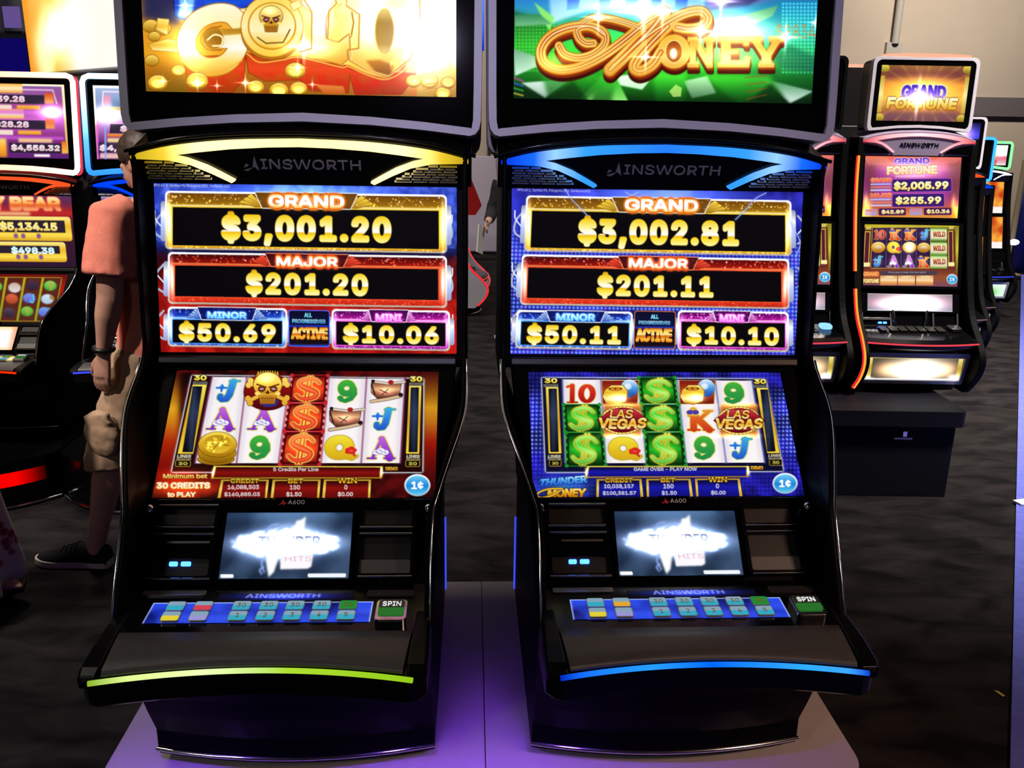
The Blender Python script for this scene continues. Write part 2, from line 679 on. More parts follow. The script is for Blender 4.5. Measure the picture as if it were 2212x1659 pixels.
    def mottled(self, x0, y0, x1, y1, scale, cols, alpha=1.0, mode='over'):
        """soft cloudy fill between two colours inside a box"""
        p = self.P([(x0, y0), (x1, y1)])
        a0, b0 = int(max(0, p[:, 0].min())), int(max(0, p[:, 1].min()))
        a1, b1 = int(min(self.w, p[:, 0].max())), int(min(self.h, p[:, 1].max()))
        if a1 <= a0 or b1 <= b0: return self
        n = sum(gauss(RNG.normal(size=(b1 - b0, a1 - a0)), scale * self.k * f) * (scale * self.k * f) * g for f, g in ((1, 1), (.4, .5)))
        n = np.clip(.5 + n * .9, 0, 1)[..., None]
        cc = C(cols[0]) * (1 - n) + C(cols[1]) * n
        R = self.a[b0:b1, a0:a1]
        if mode == 'add': R += alpha * cc
        else: R += alpha * (cc - R)
        return self

    def mesh(self, name, fr, x0, x1, t0, t1, parent, mat, dz=0.0, lift=0.0):
        """the panel itself: a finely divided sheet that emits this picture. (x0,t0) = picture's top left"""
        o, u, v, nn = fr
        w, h = self.w, self.h
        gx, gy = np.meshgrid(np.linspace(x0, x1, w), np.linspace(t0, t1, h))
        o_, u_, v_, n_ = (np.array(q) for q in (o, u, v, nn))
        V = (o_ + n_ * lift)[None, None] + gx[..., None] * u_ + gy[..., None] * v_
        V = V.reshape(-1, 3)
        V[:, 2] -= dz
        me = bpy.data.meshes.new(name)
        nf = (w - 1) * (h - 1)
        me.vertices.add(w * h)
        me.vertices.foreach_set('co', V.ravel())
        i = (np.arange(h - 1)[:, None] * w + np.arange(w - 1)[None]).ravel()
        q = np.stack([i, i + w, i + w + 1, i + 1], 1)
        if np.cross(u_, v_) @ n_ > 0: q = q[:, ::-1]
        me.loops.add(nf * 4)
        me.loops.foreach_set('vertex_index', q.ravel().astype(np.int32))
        me.polygons.add(nf)
        me.polygons.foreach_set('loop_start', np.arange(0, nf * 4, 4, dtype=np.int32))
        me.update(calc_edges=True)
        at = me.color_attributes.new('picture', 'FLOAT_COLOR', 'POINT')
        cc = np.ones((w * h, 4))
        cc[:, :3] = lin(np.clip(self.a, 0, 1)).reshape(-1, 3)
        at.data.foreach_set('color', cc.ravel())
        me.materials.append(mat)
        ob = bpy.data.objects.new(name, me)
        COL.objects.link(ob)
        if parent: ob.parent = parent
        return ob
# ------------------------------------------------------------------ shared materials
M = {
    'black': plain('gloss_black_plastic', (0.0022, 0.0022, 0.003), 0.14, 0, 0.28),
    'black2': plain('satin_black_plastic', (0.006, 0.006, 0.007), 0.38, 0, 0.4),
    'panel': plain('side_panel_black', (0.0022, 0.0022, 0.0028), 0.5, 0, 0.05),
    'rail': plain('rail_black_plastic', (0.003, 0.003, 0.004), 0.3, 0, 0.12),
    'body': plain('cabinet_black', (0.0009, 0.0009, 0.0012), 0.45, 0, 0.03),
    'glass': plain('black_glass', (0.0015, 0.0015, 0.0015), 0.05, 0, 0.3),
    'logo': plain('brushed_logo_metal', (0.30, 0.30, 0.36), 0.4, 0.6),
    'chrome': plain('chrome', (0.75, 0.75, 0.78), 0.12, 1.0),
    'darkmetal': plain('dark_chrome', (0.30, 0.30, 0.32), 0.3, 1.0),
    'silver': plain('silver_plastic', (0.52, 0.50, 0.58), 0.35, 0.0, 0.5),
    'rear': plain('grey_rose_plastic', (0.42, 0.36, 0.36), 0.5),
    'wrist': plain('grey_wrist_vinyl', (0.062, 0.058, 0.056), 0.42, 0, 0.4, noise=(60, .08)),
    'bay': plain('smoked_door', (0.022, 0.021, 0.020), 0.4, 0, 0.2),
    'baylight': plain('grey_ticket_tray', (0.10, 0.096, 0.092), 0.45, 0, 0.3),
    'red': plain('red_paint', rgb(200, 30, 30), 0.4),
    'white': plain('white_paint', rgb(230, 230, 230), 0.4),
    'violet': glow('violet_under_lamp', (.27, .085, 1.0), 480.0),  # emitter of the added discs under the trays
    'rearblue': glow('blue_rear_light', (.05, .08, .9), 1.0),
    'bluelamp': glow('blue_slot_lamp', rgb(60, 120, 255), 5.0),
    'lcd': screen_material(),
    'keyrim': plain('key_rim', (0.5, 0.5, 0.55), 0.25, 0.6),
}


def yfront(x):
    e = -.266 + .027 * (1 - (x / .24) ** 2)
    if abs(x) > .247: e = max(e, -.262 + (abs(x) - .247) * 1.2)
    return e


def ring(z, yf, w, b=0.0, yb=.60, n=12):
    pts = []
    for i in range(n + 1):
        x = -w + 2 * w * i / n
        pts.append((x, yf - b * (1 - (x / w) ** 2), z))
    return pts + [(w, yb, z), (-w, yb, z)]


ZB = .43
MQ = frame((.315, 1.590), (.345, 1.495))
S1 = frame((.3643, 1.4944), (.3151, 1.1635))
S2 = frame((.2925, 1.1315), (.0972, .9373))
TR = frame((.0596, .9249), (-.0238, .8354))
DK = frame((-.025, .8255), (-.158, .8127), (0, 0, 1))
TF = frame((.3565, 1.62), (.383, 1.83))
S1L, S2L, TRL = .3345, .2754, .1224

PROFILE = [(1.556, .316, .320), (1.40, .297, .320), (1.25, .281, .320), (1.165, .264, .3195), (1.103, .175, .3195), (1.07, .120, .310),
           (1.03, .055, .291), (.99, .000, .2735), (.962, -.032, .264), (.905, -.072, .2615), (.862, -.098, .2615), (.812, -.124, .2615), (.795, -.128, .2615)]


def side_profile():
    return smooth_path(PROFILE, 5)


def mirror(pts):
    return list(pts) + [(-x, t) for x, t in reversed(pts) if abs(x) > 1e-6]


def light_bar_outline():
    top = smooth_path([(-.322, .042), (-.244, .0235), (-.130, .0105), (0, .006)], 5)
    top = mirror([tuple(p) for p in top])
    low = [(-.322, .047), (-.249, .0495), (-.210, .058), (-.173, .0745), (-.138, .0925), (-.131, .0885), (-.153, .0755),
           (-.181, .060), (-.215, .0465), (-.245, .0395), (-.190, .032), (-.131, .0252), (-.06, .0205), (0, .019)]
    low = mirror(low)
    return top + low[::-1]


def topbox_outline(d=0.0, top=.43):
    half = [(-.347 + d, .06), (-.346 + d, .004), (-.343 + d, -.012), (-.335 + d, -.0225 + d * .8), (-.324, -.0262 + d), (-.235, -.0165 + d), (-.132, -.0085 + d), (0, -.004 + d)]
    if d: half[-1] = (0, .0125)
    pts = mirror(half)
    w = .349 - d
    r = .03
    tp = [(w, top - d - r), (w - r * .3, top - d - r * .3), (w - r, top - d), (-w + r, top - d), (-w + r * .3, top - d - r * .3), (-w, top - d - r)]
    return pts + tp


def slot_machine(name, label, loc, yaw, art, led, tray_led, key_red, edge_mat, group, neon=None, glows=()):
    root = empty(name, loc, yaw, label=label, cat='slot machine', group=group)
    B = lambda: MB(ZB)
    # --- cabinet core, widening towards the screens
    s = [ring(.4315, .03, .25, .03), ring(.452, .03, .25, .03), ring(.453, .004, .262, .034), ring(.475, .0, .262, .034), ring(.51, .0, .262, .034),
         ring(.57, -.030, .262, .03), ring(.62, -.052, .262, .026), ring(.68, -.085, .262, .02), ring(.745, -.112, .262, .012),
         ring(.80, -.114, .262), ring(.806, -.02, .262), ring(.835, .03, .262), ring(.925, .105, .262), ring(.95, .135, .262), ring(1.03, .21, .268),
         ring(1.12, .31, .295), ring(1.165, .345, .30), ring(1.49, .392, .302), ring(1.555, .40, .302)]
    B().loft(s, smooth=False).build('cabinet', M['body'], root, bevel=.003)
    # --- flared side panels with chrome edging
    prof = side_profile()
    for sg in (-1, 1):
        rings = []
        for z, yf, xo in prof:
            xi = xo - .009
            k = np.interp(z, [.80, .95, 1.10], [.004, .014, .0])
            rings.append([(sg * xo, yf + .003, z), (sg * (xo - .003), yf, z), (sg * (xi + .003), yf, z), (sg * xi, yf + .003, z), (sg * (xi + k), yf + .07, z),
                          (sg * (xi + k), .598, z), (sg * (xo + k), .598, z), (sg * (xo + k), yf + .07, z)])
        B().loft(rings, smooth=False).build('side_panel', M['panel'], root)
        low = [(sg * (xo + .0012), yf - .0012, z) for z, yf, xo in prof if z < 1.17]
        B().tube(low, .0024, 8).build('side_trim', M['chrome'], root)
    # --- screens
    b = B().plate([(-.319, -.010), (.319, -.010), (.319, .362), (-.319, .362)], S1, .022, .005, [[(-.2986, 0), (.2986, 0), (.2986, S1L), (-.2986, S1L)]])
    b.build('upper_bezel', M['panel'], root, bevel=.002)
    art['up'].mesh('upper_screen', S1, -.2986, .2986, 0, S1L, root, M['lcd'], ZB)
    b = B().plate([(-.298, -.022), (.298, -.022), (.290, .09), (.270, .19), (.2625 + .004, .304), (-.2665, .304), (-.270, .19), (-.290, .09)], S2, .02, .005,
                  [[(-.2623, 0), (.2623, 0), (.2623, S2L), (-.2623, S2L)]])
    b.build('lower_bezel', M['panel'], root, bevel=.002)
    art['low'].mesh('reel_screen', S2, -.2623, .2623, 0, S2L, root, M['lcd'], ZB)
    B().box((0, .305, 1.148), (.60, .03, .018), rx=-.4).build('screen_divider', M['black2'], root, bevel=.004)
    # --- marquee
    arch = mirror([tuple(p) for p in smooth_path([(-.328, .036), (-.25, .0175), (-.130, .0045), (0, 0)], 5)])
    B().plate(arch + [(.328, .098), (-.328, .098)], MQ, .14, 0).build('marquee', M['black'], root, bevel=.004)
    lb = B().plate(light_bar_outline(), MQ, .012, .011).build('marquee_light', led, root)
    cap = [tuple(p) for p in smooth_path([(-.336, .037), (-.25, .0145), (-.130, .0015), (0, -.003)], 6)]
    path = [MQ[0] + MQ[1] * x + MQ[2] * t - MQ[3] * .004 for x, t in mirror(cap)]
    B().tube(path, .0035, 8).build('marquee_trim', M['black'], root)
    for sg in (-1, 1):
        g = B()
        for r in range(7):
            t = .0545 + r * .0052
            ax = np.interp(t, [.049, .058, .0745, .0925], [.249, .205, .170, .138]) + .018
            x = .30 - .004 * (r % 2)
            k = 0
            while x > ax + .006:
                wd = (.034, .019, .027)[(k + r) % 3]
                x2 = max(ax, x - wd)
                cs = [(t, .0005), (t + .0031, .0042), (t + .0034, .0005)]
                pv = [MQ[0] + MQ[1] * (sg * xx) + MQ[2] * tt + MQ[3] * ll for xx in (x, x2) for tt, ll in cs]
                g.add(pv, [(0, 1, 4, 3), (1, 2, 5, 4), (2, 0, 3, 5), (0, 2, 1), (3, 4, 5)])
                x = x2 - .003
                k += 1
        g.build('speaker_grille', M['darkmetal'], root)
    lg = B()
    letters(lg, 'INSWORTH', MQ, -.079, .047, .113, .066, .004, .004, 0)
    lg.plate([(-.112, .069), (-.0955, .0645), (-.0905, .0425), (-.0835, .069), (-.092, .0615), (-.1045, .0705)], MQ, .004, .004)
    lg.plate([(-.112, .0635), (-.103, .0600), (-.1085, .0575)], MQ, .004, .004)
    lg.build('brand_lettering', M['logo'], root)
    # --- topper
    B().box((.006, .49, 1.60), (.535, .15, .10)).build('topper_neck', M['black2'], root, bevel=.006)
    o1, o2 = topbox_outline(), topbox_outline(.0155)
    B().plate(o1, TF, .045, 0, [o2]).build('topper_frame', M['silver'], root, bevel=.003, seg=3)
    B().plate(topbox_outline(.010), TF, .03, -.006).build('topper_glass', M['glass'], root)
    if neon:
        pth = [TF[0] + TF[1] * (x * .978) + TF[2] * (.20 + (t - .20) * .965) + TF[3] * .004 for x, t in o1]
        B().tube(pth, .0125, 8, closed=True).build('topper_light', neon[0], root)
        B().plate([(x * 1.004, .20 + (t - .20) * 1.006) for x, t in o1], TF, .02, -.012).build('topper_halo', neon[1], root)  # glowing plate behind the tube, added as its coloured bloom
    art['top'].mesh('topper_screen', TF, -.2975, .2975, .3815, .0475, root, M['lcd'], ZB, lift=-.0045)
    B().plate(topbox_outline(.004), TF, .06, -.046).build('topper_housing', M['black2'], root)
    sh = [(x * 1.003, t * 1.0 - .022) for x, t in topbox_outline()]
    B().plate(sh, TF, .05, -.107).build('rear_shell', M['rear'], root, bevel=.008, seg=3)
    if edge_mat:
        pth = [TF[0] + TF[1] * .3485 + TF[2] * t - TF[3] * .05 for t in (.145, .20, .30, .40)]
        B().tube(pth, .0035, 8).build('edge_light', edge_mat, root)
    # --- console under the reels
    B().plate([(-.262, -.030), (.262, -.030), (.262, .137), (-.262, .137)], TR, .03, -.008).build('console', M['black'], root, bevel=.003)
    bay = B().plate(rr(-.243, -.015, -.126, .124, .008), TR, .014, .006,
                    [rr(-.236, -.006, -.134, .024, .004), rr(-.236, .045, -.134, .078, .004), rr(-.234, .086, -.133, .117, .004)]).build('bill_acceptor', M['black'], root, bevel=.002)
    d = B().plate(rr(-.237, -.007, -.133, .025, .004), TR, .004, -.001).build('bay_door', M['bay'], bay, bevel=.001)
    d = B().plate(rr(-.235, .085, -.132, .118, .004), TR, .004, .000).build('note_tray', M['bay'], bay, bevel=.001)
    for t, x0, x1 in ((.0285, -.238, -.132), (.0415, -.236, -.131), (.1225, -.238, -.128), (-.0125, -.236, -.130)):
        B().tube([TR[0] + TR[1] * x + TR[2] * t + TR[3] * .007 for x in np.linspace(x0, x1, 5)], .0022, 8).build('chrome_bar', M['chrome'], bay)
    B().plate(rr(-.215, .053, -.138, .057, .001), TR, .004, .002).build('note_slot', M['darkmetal'], bay)
    for xa, xb in ((-.2035, -.189), (-.183, -.166)):
        B().plate(rr(xa, .0905, xb, .0985, .002), TR, .003, .003).build('slot_lamp', M['bluelamp'], bay)
    bay = B().plate(rr(.124, -.012, .229, .122, .008), TR, .014, .006, [rr(.131, -.004, .222, .025, .004), rr(.131, .046, .222, .114, .004)]).build('ticket_printer', M['black'], root, bevel=.002)
    B().plate(rr(.130, -.005, .223, .026, .004), TR, .004, -.001).build('bay_door', M['bay'], bay, bevel=.001)
    B().plate(rr(.130, .045, .223, .092, .004), TR, .004, -.004).build('bay_door', M['bay'], bay, bevel=.001)
    B().plate(rr(.130, .088, .223, .115, .004), TR, .004, .001).build('ticket_tray', M['baylight'], bay, bevel=.002)
    for t, x0, x1 in ((.0295, .129, .224), (.0415, .129, .224), (.120, .130, .226)):
        B().tube([TR[0] + TR[1] * x + TR[2] * t + TR[3] * .007 for x in np.linspace(x0, x1, 5)], .0020, 8).build('chrome_bar', M['chrome'], bay)
    B().plate(rr(-.121, -.006, .121, .129, .006), TR, .012, .004, [rr(-.1139, 0, .1139, TRL, .002)]).build('tracking_bezel', M['glass'], root, bevel=.0015)
    art.get('track', ART_TRACK).mesh('tracking_screen', TR, -.1139, .1139, 0, TRL, root, M['lcd'], ZB, lift=.001)
    bd = B().plate(rr(-.030, -.029, .030, -.0105, .004), TR, .006, .003).build('model_badge', M['glass'], root)
    l_ = B()
    letters(l_, 'A600', TR, -.006, -.0235, .024, -.0155, .0042, .001, 0, 0)
    l_.plate([(-.024, -.014), (-.017, -.019), (-.0155, -.0255), (-.0125, -.019), (-.006, -.0185), (-.0115, -.0165), (-.011, -.0135), (-.016, -.0158)], TR, .001, .0042, mat=1)
    l_.build('badge_lettering', [M['white'], M['red']], bd)
    for sg in (-1, 1):
        B().ell((sg * .253, .055, .935), (.009, .009, .009), 12, 8).build('hinge_knob', M['chrome'], root)
    # --- button deck
    B().plate([(-.262, .0), (.262, .0), (.262, .142), (-.262, .142)], DK, .03, 0).build('button_deck', M['black'], root, bevel=.003)
    ART_LOGO.mesh('logo_strip', DK, -.105, .125, .026, .050, root, M['lcd'], ZB, lift=.0006)
    B().plate(rr(-.236, .020, -.128, .034, .003), DK, .004, .003).build('card_slot', M['darkmetal'], root, bevel=.001)
    B().plate(rr(.150, .022, .232, .040, .003), DK, .004, .003).build('coin_plate', M['bay'], root, bevel=.001)
    art.get('panel', ART_PANEL).mesh('button_panel', DK, -.209, .1635, .0532, .1095, root, M['lcd'], ZB, lift=.0012)
    us = (.115, .237, .409, .531, .650, .770, .890)
    cols = [[KEY['cyan'], key_red, KEY['cyan'], KEY['cyan'], KEY['cyan'], KEY['cyan'], KEY['green']],
            [KEY['yellow'], KEY['lilac'], KEY['cyan'], KEY['cyan'], KEY['cyan'], KEY['cyan'], KEY['cyan']]]
    txt = [[None, None, '30', '30', '30', '30', '30'], [None, None, '1', '2', '3', '4', '5']]
    for r in range(2):
        for i, u in enumerate(us):
            cx, ct = -.209 + u * .3725, .0532 + (.27, .765)[r] * .0563
            k = B().plate(rr(cx - .0155, ct - .0125, cx + .0155, ct + .0125, .004), DK, .005, .0055).build('button', M['keyrim'], root, bevel=.0008)
            cm = B()
            cm.plate(rr(cx - .0138, ct - .0108, cx + .0138, ct + .0002, (.003, .003, 0, 0)), DK, .002, .0068, mat=0)
            cm.plate(rr(cx - .0138, ct + .0002, cx + .0138, ct + .0108, (0, 0, .003, .003)), DK, .002, .0068, mat=1)
            cm.build('button_cap', [KEY['pale'] if (r, i) != (0, 6) else cols[r][i], cols[r][i]], k)
            if txt[r][i]:
                t2 = B()
                w_ = .0075 if len(txt[r][i]) == 2 else .003
                letters(t2, txt[r][i], DK, cx - w_, ct - .005, cx + w_, ct + .006, .0074, .0008, 0)
                t2.build('button_lettering', KEY['gold'], k)
    sp = B().plate(rr(.172, .066, .224, .122, .008), DK, .018, .014).build('spin_button', M['chrome'], root, bevel=.004, seg=3)
    cm = B()
    cm.plate(rr(.1765, .070, .2195, .0915, (.005, .005, 0, 0)), DK, .003, .0165, mat=0)
    cm.plate(rr(.1765, .0915, .2195, .110, (0, 0, .005, .005)), DK, .003, .0165, mat=1)
    cm.build('spin_cap', [KEY['spin_dark'], KEY['spin_green']], sp)
    t2 = letters(B(), 'SPIN', DK, .1825, .0755, .2135, .0875, .0175, .001, 0)
    t2.build('spin_lettering', KEY['text'], sp)
    # --- tray with wrist rest
    xs = np.linspace(-.263, .263, 41)
    rings = []
    for x in xs:
        y = yfront(x)
        rings.append([(x, -.105, .806), (x, -.16, .806), (x, y + .006, .797), (x, y, .791), (x, y + .002, .752), (x, y + .012, .744), (x, -.19, .738), (x, -.105, .725)])
    B().loft(rings, smooth=False).build('tray', M['black'], root)
    rings = []
    for q in np.linspace(-1, 1, 31):
        def X(y): return q * np.interp(-y, [.155, .266], [.2355, .2265])
        yf_ = yfront(q * .2265) + .0045
        ys = (-.1585, -.162, -.19, -.22, yf_ + .006, yf_)
        zs = (.811, .8165, .8155, .8125, .8085, .803)
        rings.append([(X(y), y, z) for y, z in zip(ys, zs)] + [(X(yf_), yf_, .80), (X(-.1585), -.1585, .80)])
    B().loft(rings, smooth=True).build('wrist_rest', M['wrist'], root)
    for sg in (-1, 1):
        rings = []
        for y, z, w0, w1 in ((-.106, .819, .238, .2625), (-.14, .820, .2375, .263), (-.20, .816, .234, .264), (-.245, .809, .2315, .264), (-.260, .803, .232, .262), (-.264, .795, .236, .258)):
            rings.append([(sg * w0, y, .785), (sg * (w0 + .001), y, z - .002), (sg * (w0 + .003), y, z), (sg * (w1 - .004), y, z), (sg * w1, y, z - .004), (sg * w1, y, .785)])
        B().loft(rings, smooth=False).build('tray_rail', M['rail'], root, bevel=.0015)
    for x in glows:                                     # added violet emitter discs hidden under the tray, to light the stand top
        MB(ZB).loft([[(x + r * math.cos(a), -.188 + r * math.sin(a), z) for a in np.linspace(0, 2 * math.pi, 16, endpoint=False)] for r, z in ((.022, .742), (.022, .7355))], smooth=False).build('under_tray_fill', M['violet'], root)
    if glows:
        for sg in (-1, 1):
            MB(ZB).box((sg * .2645, .592, .57), (.004, .010, .20)).build('rear_light', M['rearblue'], root, bevel=.001)
    pts = [(x, yfront(x) - .0012, .7955 + .0015 * (1 - (x / .24) ** 2)) for x in np.linspace(-.243, .243, 33)]
    B().tube(pts, .0042, 10).build('tray_light', tray_led, root)
    pts = [(x, .0 - .034 * (1 - (x / .262) ** 2) - .002, .468) for x in np.linspace(-.2625, .2625, 25)]
    B().tube(pts, .0045, 10).build('base_trim', M['chrome'], root)
    return root


KEY = {
    'pale': glow('key_pale', rgb(150, 185, 205), 0.75, False),
    'cyan': glow('key_cyan', rgb(60, 185, 215), 0.8, False),
    'redk': glow('key_red', rgb(220, 70, 90), 0.9, False),
    'orangek': glow('key_orange', rgb(235, 175, 60), 0.9, False),
    'yellow': glow('key_yellow', rgb(235, 215, 60), 0.9, False),
    'lilac': glow('key_lilac', rgb(165, 160, 225), 0.85, False),
    'green': glow('key_green', rgb(40, 150, 60), 0.8, False),
    'gold': plain('key_print', rgb(190, 150, 30), 0.6),
    'text': glow('lit_print', (1, 1, 1), 0.9, False),
    'spin_dark': plain('spin_cap_dark', rgb(60, 70, 62), 0.3),
    'spin_green': glow('spin_cap_green', rgb(50, 130, 50), 0.7, False),
}
# ------------------------------------------------------------------ letters and fruit of the reels, in a unit box
def U(pts, x0, y0, x1, y1, sk=0.0):
    return [(x0 + (x1 - x0) * (u + sk * (.5 - v)), y0 + (y1 - y0) * v) for u, v in pts]


def arc(cx, cy, rx, ry, a0, a1, n=18):
    return [(cx + rx * math.cos(math.radians(a)), cy + ry * math.sin(math.radians(a))) for a in np.linspace(a0, a1, n)]


def glyph(A, ch, x0, y0, x1, y1, sk=0.0):
    W = x1 - x0
    B = lambda p: U(p, x0, y0, x1, y1, sk)
    S = lambda p, w: (U(p, x0, y0, x1, y1, sk), w * W if np.ndim(w) == 0 else np.array(w) * W)
    o = .045 * W
    if ch == 'J':
        pr = [S([(.70, .06), (.66, .35), (.60, .70), (.50, .88), (.33, .93), (.20, .85)], [.26, .26, .26, .24, .18, .14]), B(arc(.24, .76, .12, .13, 0, 360)), B([(.52, 0), (1, 0), (1, .07), (.52, .07)])]
        A.shape(pr, [(0, '3fb0ea'), (.5, '2f7fe0'), (1, '2352c8')], outl=(o, '74b83a'))
        A.shape([S([(.06, .36), (.46, .36)], .07), S([(.26, .22), (.26, .52)], .07)] + [B(arc(.26, .34, .09, .11, 0, 360))], [(0, '2e8be0'), (1, '2c4fc8')], outl=(o * .6, '8fd0f0'))
    elif ch == '9':
        pr = [S(arc(.48, .34, .26, .25, 0, 360), [.26] * 18), S([(.78, .36), (.80, .60), (.66, .82), (.44, .93), (.24, .90)], [.27, .26, .22, .17, .12]), B(arc(.22, .80, .13, .12, 0, 360))]
        A.shape(pr, [(0, '46b43c'), (.5, '2f9a40'), (1, '1f8a4a')], outl=(o, 'd9d25a'))
    elif ch == 'A':
        pr = [S([(.50, .03), (.20, .95)], [.10, .10]), S([(.50, .05), (.80, .95)], [.22, .27]), B([(0, .92), (.34, .92), (.34, 1), (0, 1)]), B([(.58, .92), (1, .92), (1, 1), (.58, 1)]), S([(.28, .68), (.74, .68)], .09)]
        A.shape(pr, [(0, 'c46ad8'), (.6, '9a3ccf'), (1, '7426c4')], outl=(o, 'd8cf3e'))
        for cx, r in ((.34, .68), (.62, .68), (.48, .60)):
            A.poly(B(arc(cx, r, .135, .115, 0, 360)), 'f2f2ff', outl=(o * .5, '8f86b8'))
            A.shape([S([(cx - .05, r - .03), (cx + .05, r + .04)], .03)], '8a80c0')
    elif ch == 'Q':
        pr = [S(arc(.42, .46, .30, .37, 0, 360), [.22 + .10 * abs(math.cos(math.radians(a))) for a in np.linspace(0, 360, 18)]), S([(.44, .70), (.62, .82), (.82, .92), (.98, .84)], [.10, .16, .15, .07])]
        A.shape(pr, [(0, 'f3e23a'), (.5, 'e6c322'), (1, 'd8a818')], outl=(o, 'b9a436'))
        for a, b in ((.70, .56), (.80, .50), (.88, .58), (.78, .66), (.70, .66), (.84, .68)):
            A.poly(B(arc(a, b, .10, .09, 0, 360)), 'd8281e')
        A.poly(B(arc(.79, .60, .06, .05, 0, 360)), 'f0503a')
        A.shape([S([(.84, .70), (.92, .84)], .06)], 'c03020')
    elif ch == 'K':
        pr = [S([(.26, .08), (.26, .92)], .25), B([(.04, .30), (.48, .30), (.48, .36), (.04, .36)]), B([(.02, .92), (.52, .92), (.52, 1), (.02, 1)]), S([(.84, .12), (.40, .56)], .13), S([(.44, .50), (.84, .95)], .25),
              B([(.60, .07), (1, .07), (1, .14), (.60, .14)]), B([(.60, .92), (1.04, .92), (1.04, 1), (.60, 1)])]
        A.shape(pr, [(0, 'e8a23a'), (.5, 'dc5a20'), (1, 'c8301c')], outl=(o, 'e8c84a'))
        A.shape([B(arc(.12, .17, .12, .10, 0, 360)), B(arc(.34, .17, .12, .10, 0, 360)), B(arc(.23, .12, .10, .10, 0, 360))], '4a3aa8', outl=(o * .6, 'd8b040'))
        A.shape([S([(.23, .0), (.23, .08)], .05), S([(.17, .035), (.29, .035)], .04), S([(.04, .30), (.44, .30)], .06)], 'e0b040')
    elif ch == '10':
        pr = [S([(.20, .10), (.20, .92)], .16), B([(.02, .93), (.40, .93), (.40, 1), (.02, 1)]), S([(.20, .08), (.03, .17)], .07)]
        A.shape(pr, [(0, 'e0402e'), (.5, 'c8201c'), (1, 'a8141a')], outl=(o * .7, 'e0c850'))
        A.shape([S(arc(.70, .52, .20, .40, 0, 360, 24), [.10 + .09 * abs(math.cos(math.radians(a))) for a in np.linspace(0, 360, 24)])], [(0, 'e0402e'), (.5, 'c8201c'), (1, 'a8141a')], outl=(o * .7, 'e0c850'))


def dollar(A, x0, y0, x1, y1, col, out, sk=0.12, w=.17):
    W = x1 - x0
    p = smooth_path([(.86, .26), (.70, .13), (.48, .10), (.26, .16), (.18, .30), (.34, .43), (.60, .54), (.80, .66), (.74, .82), (.50, .90), (.26, .87), (.10, .74)], 4)
    ws = np.interp(np.linspace(0, 1, len(p)), [0, .2, .5, .8, 1], [.10, .13, w * 1.25, .14, .10]) * W
    bars = [(U([(.46, -.02), (.40, 1.02)], x0, y0, x1, y1, sk), .05 * W), (U([(.58, -.02), (.52, 1.02)], x0, y0, x1, y1, sk), .05 * W)]
    A.shape([(U(p, x0, y0, x1, y1, sk), ws)] + bars, col, outl=(.055 * W, out))
    q = U(p, x0 - .01 * W, y0, x1 - .01 * W, y1, sk)
    A.line(q, ws * .25, 'ffffff', alpha=.35, blur=.02 * W)


def skull(A, cx, cy, r, dark='7a3c06', light='ffd24a'):
    A.ell(cx, cy - .15 * r, .80 * r, .72 * r, [(0, 'ffe98a'), (.5, light), (1, 'c07a14')], outl=(.05 * r, dark))
    A.poly([(cx - .50 * r, cy + .30 * r), (cx + .50 * r, cy + .30 * r), (cx + .40 * r, cy + .92 * r), (cx - .40 * r, cy + .92 * r)], [(0, 'e8b034'), (1, 'a86410')], outl=(.05 * r, dark))
    for s in (-1, 1):
        A.ell(cx + s * .34 * r, cy + .08 * r, .22 * r, .17 * r, '4a1c04')
        A.ell(cx + s * .34 * r, cy + .08 * r, .13 * r, .07 * r, 'c08a9a')
        A.line([(cx + s * .62 * r, cy - .18 * r), (cx + s * .1 * r, cy - .02 * r)], .09 * r, dark)
        A.ell(cx + s * .58 * r, cy + .34 * r, .16 * r, .10 * r, 'ffdf70')
    A.poly([(cx, cy + .12 * r), (cx + .12 * r, cy + .36 * r), (cx - .12 * r, cy + .36 * r)], '4a1c04')
    for k in range(-3, 4):
        A.line([(cx + k * .11 * r, cy + .46 * r), (cx + k * .10 * r, cy + .80 * r)], .025 * r, '6a3006')
    A.line([(cx - .4 * r, cy + .62 * r), (cx + .4 * r, cy + .62 * r)], .035 * r, '6a3006')
    A.glow(cx - .1 * r, cy - .5 * r, .35 * r, .2 * r, 'fff0a0', .6)


def bone(A, x0, y0, x1, y1, w, col='e0a52e'):
    d = np.array([x1 - x0, y1 - y0], float)
    n = np.array([-d[1], d[0]]) / np.linalg.norm(d) * w * .7
    pr = [([(x0, y0), (x1, y1)], w)]
    for (x, y) in ((x0, y0), (x1, y1)):
        for s in (-1, 1):
            pr.append(arc(x + s * n[0], y + s * n[1], w * .8, w * .8, 0, 350))
    A.shape(pr, [(0, 'ffd866'), (1, col)], outl=(w * .2, '6a3006'))


# ------------------------------------------------------------------ jackpot screens
GOLDTXT = [(0, 'e0a010'), (.12, 'f6cf20'), (.32, 'ffef80'), (.5, 'fffff0'), (.56, 'ffffff'), (.60, 'f0bf1c'), (.68, 'ffe030'), (.85, 'fff6a0'), (1, 'ffffe0')]


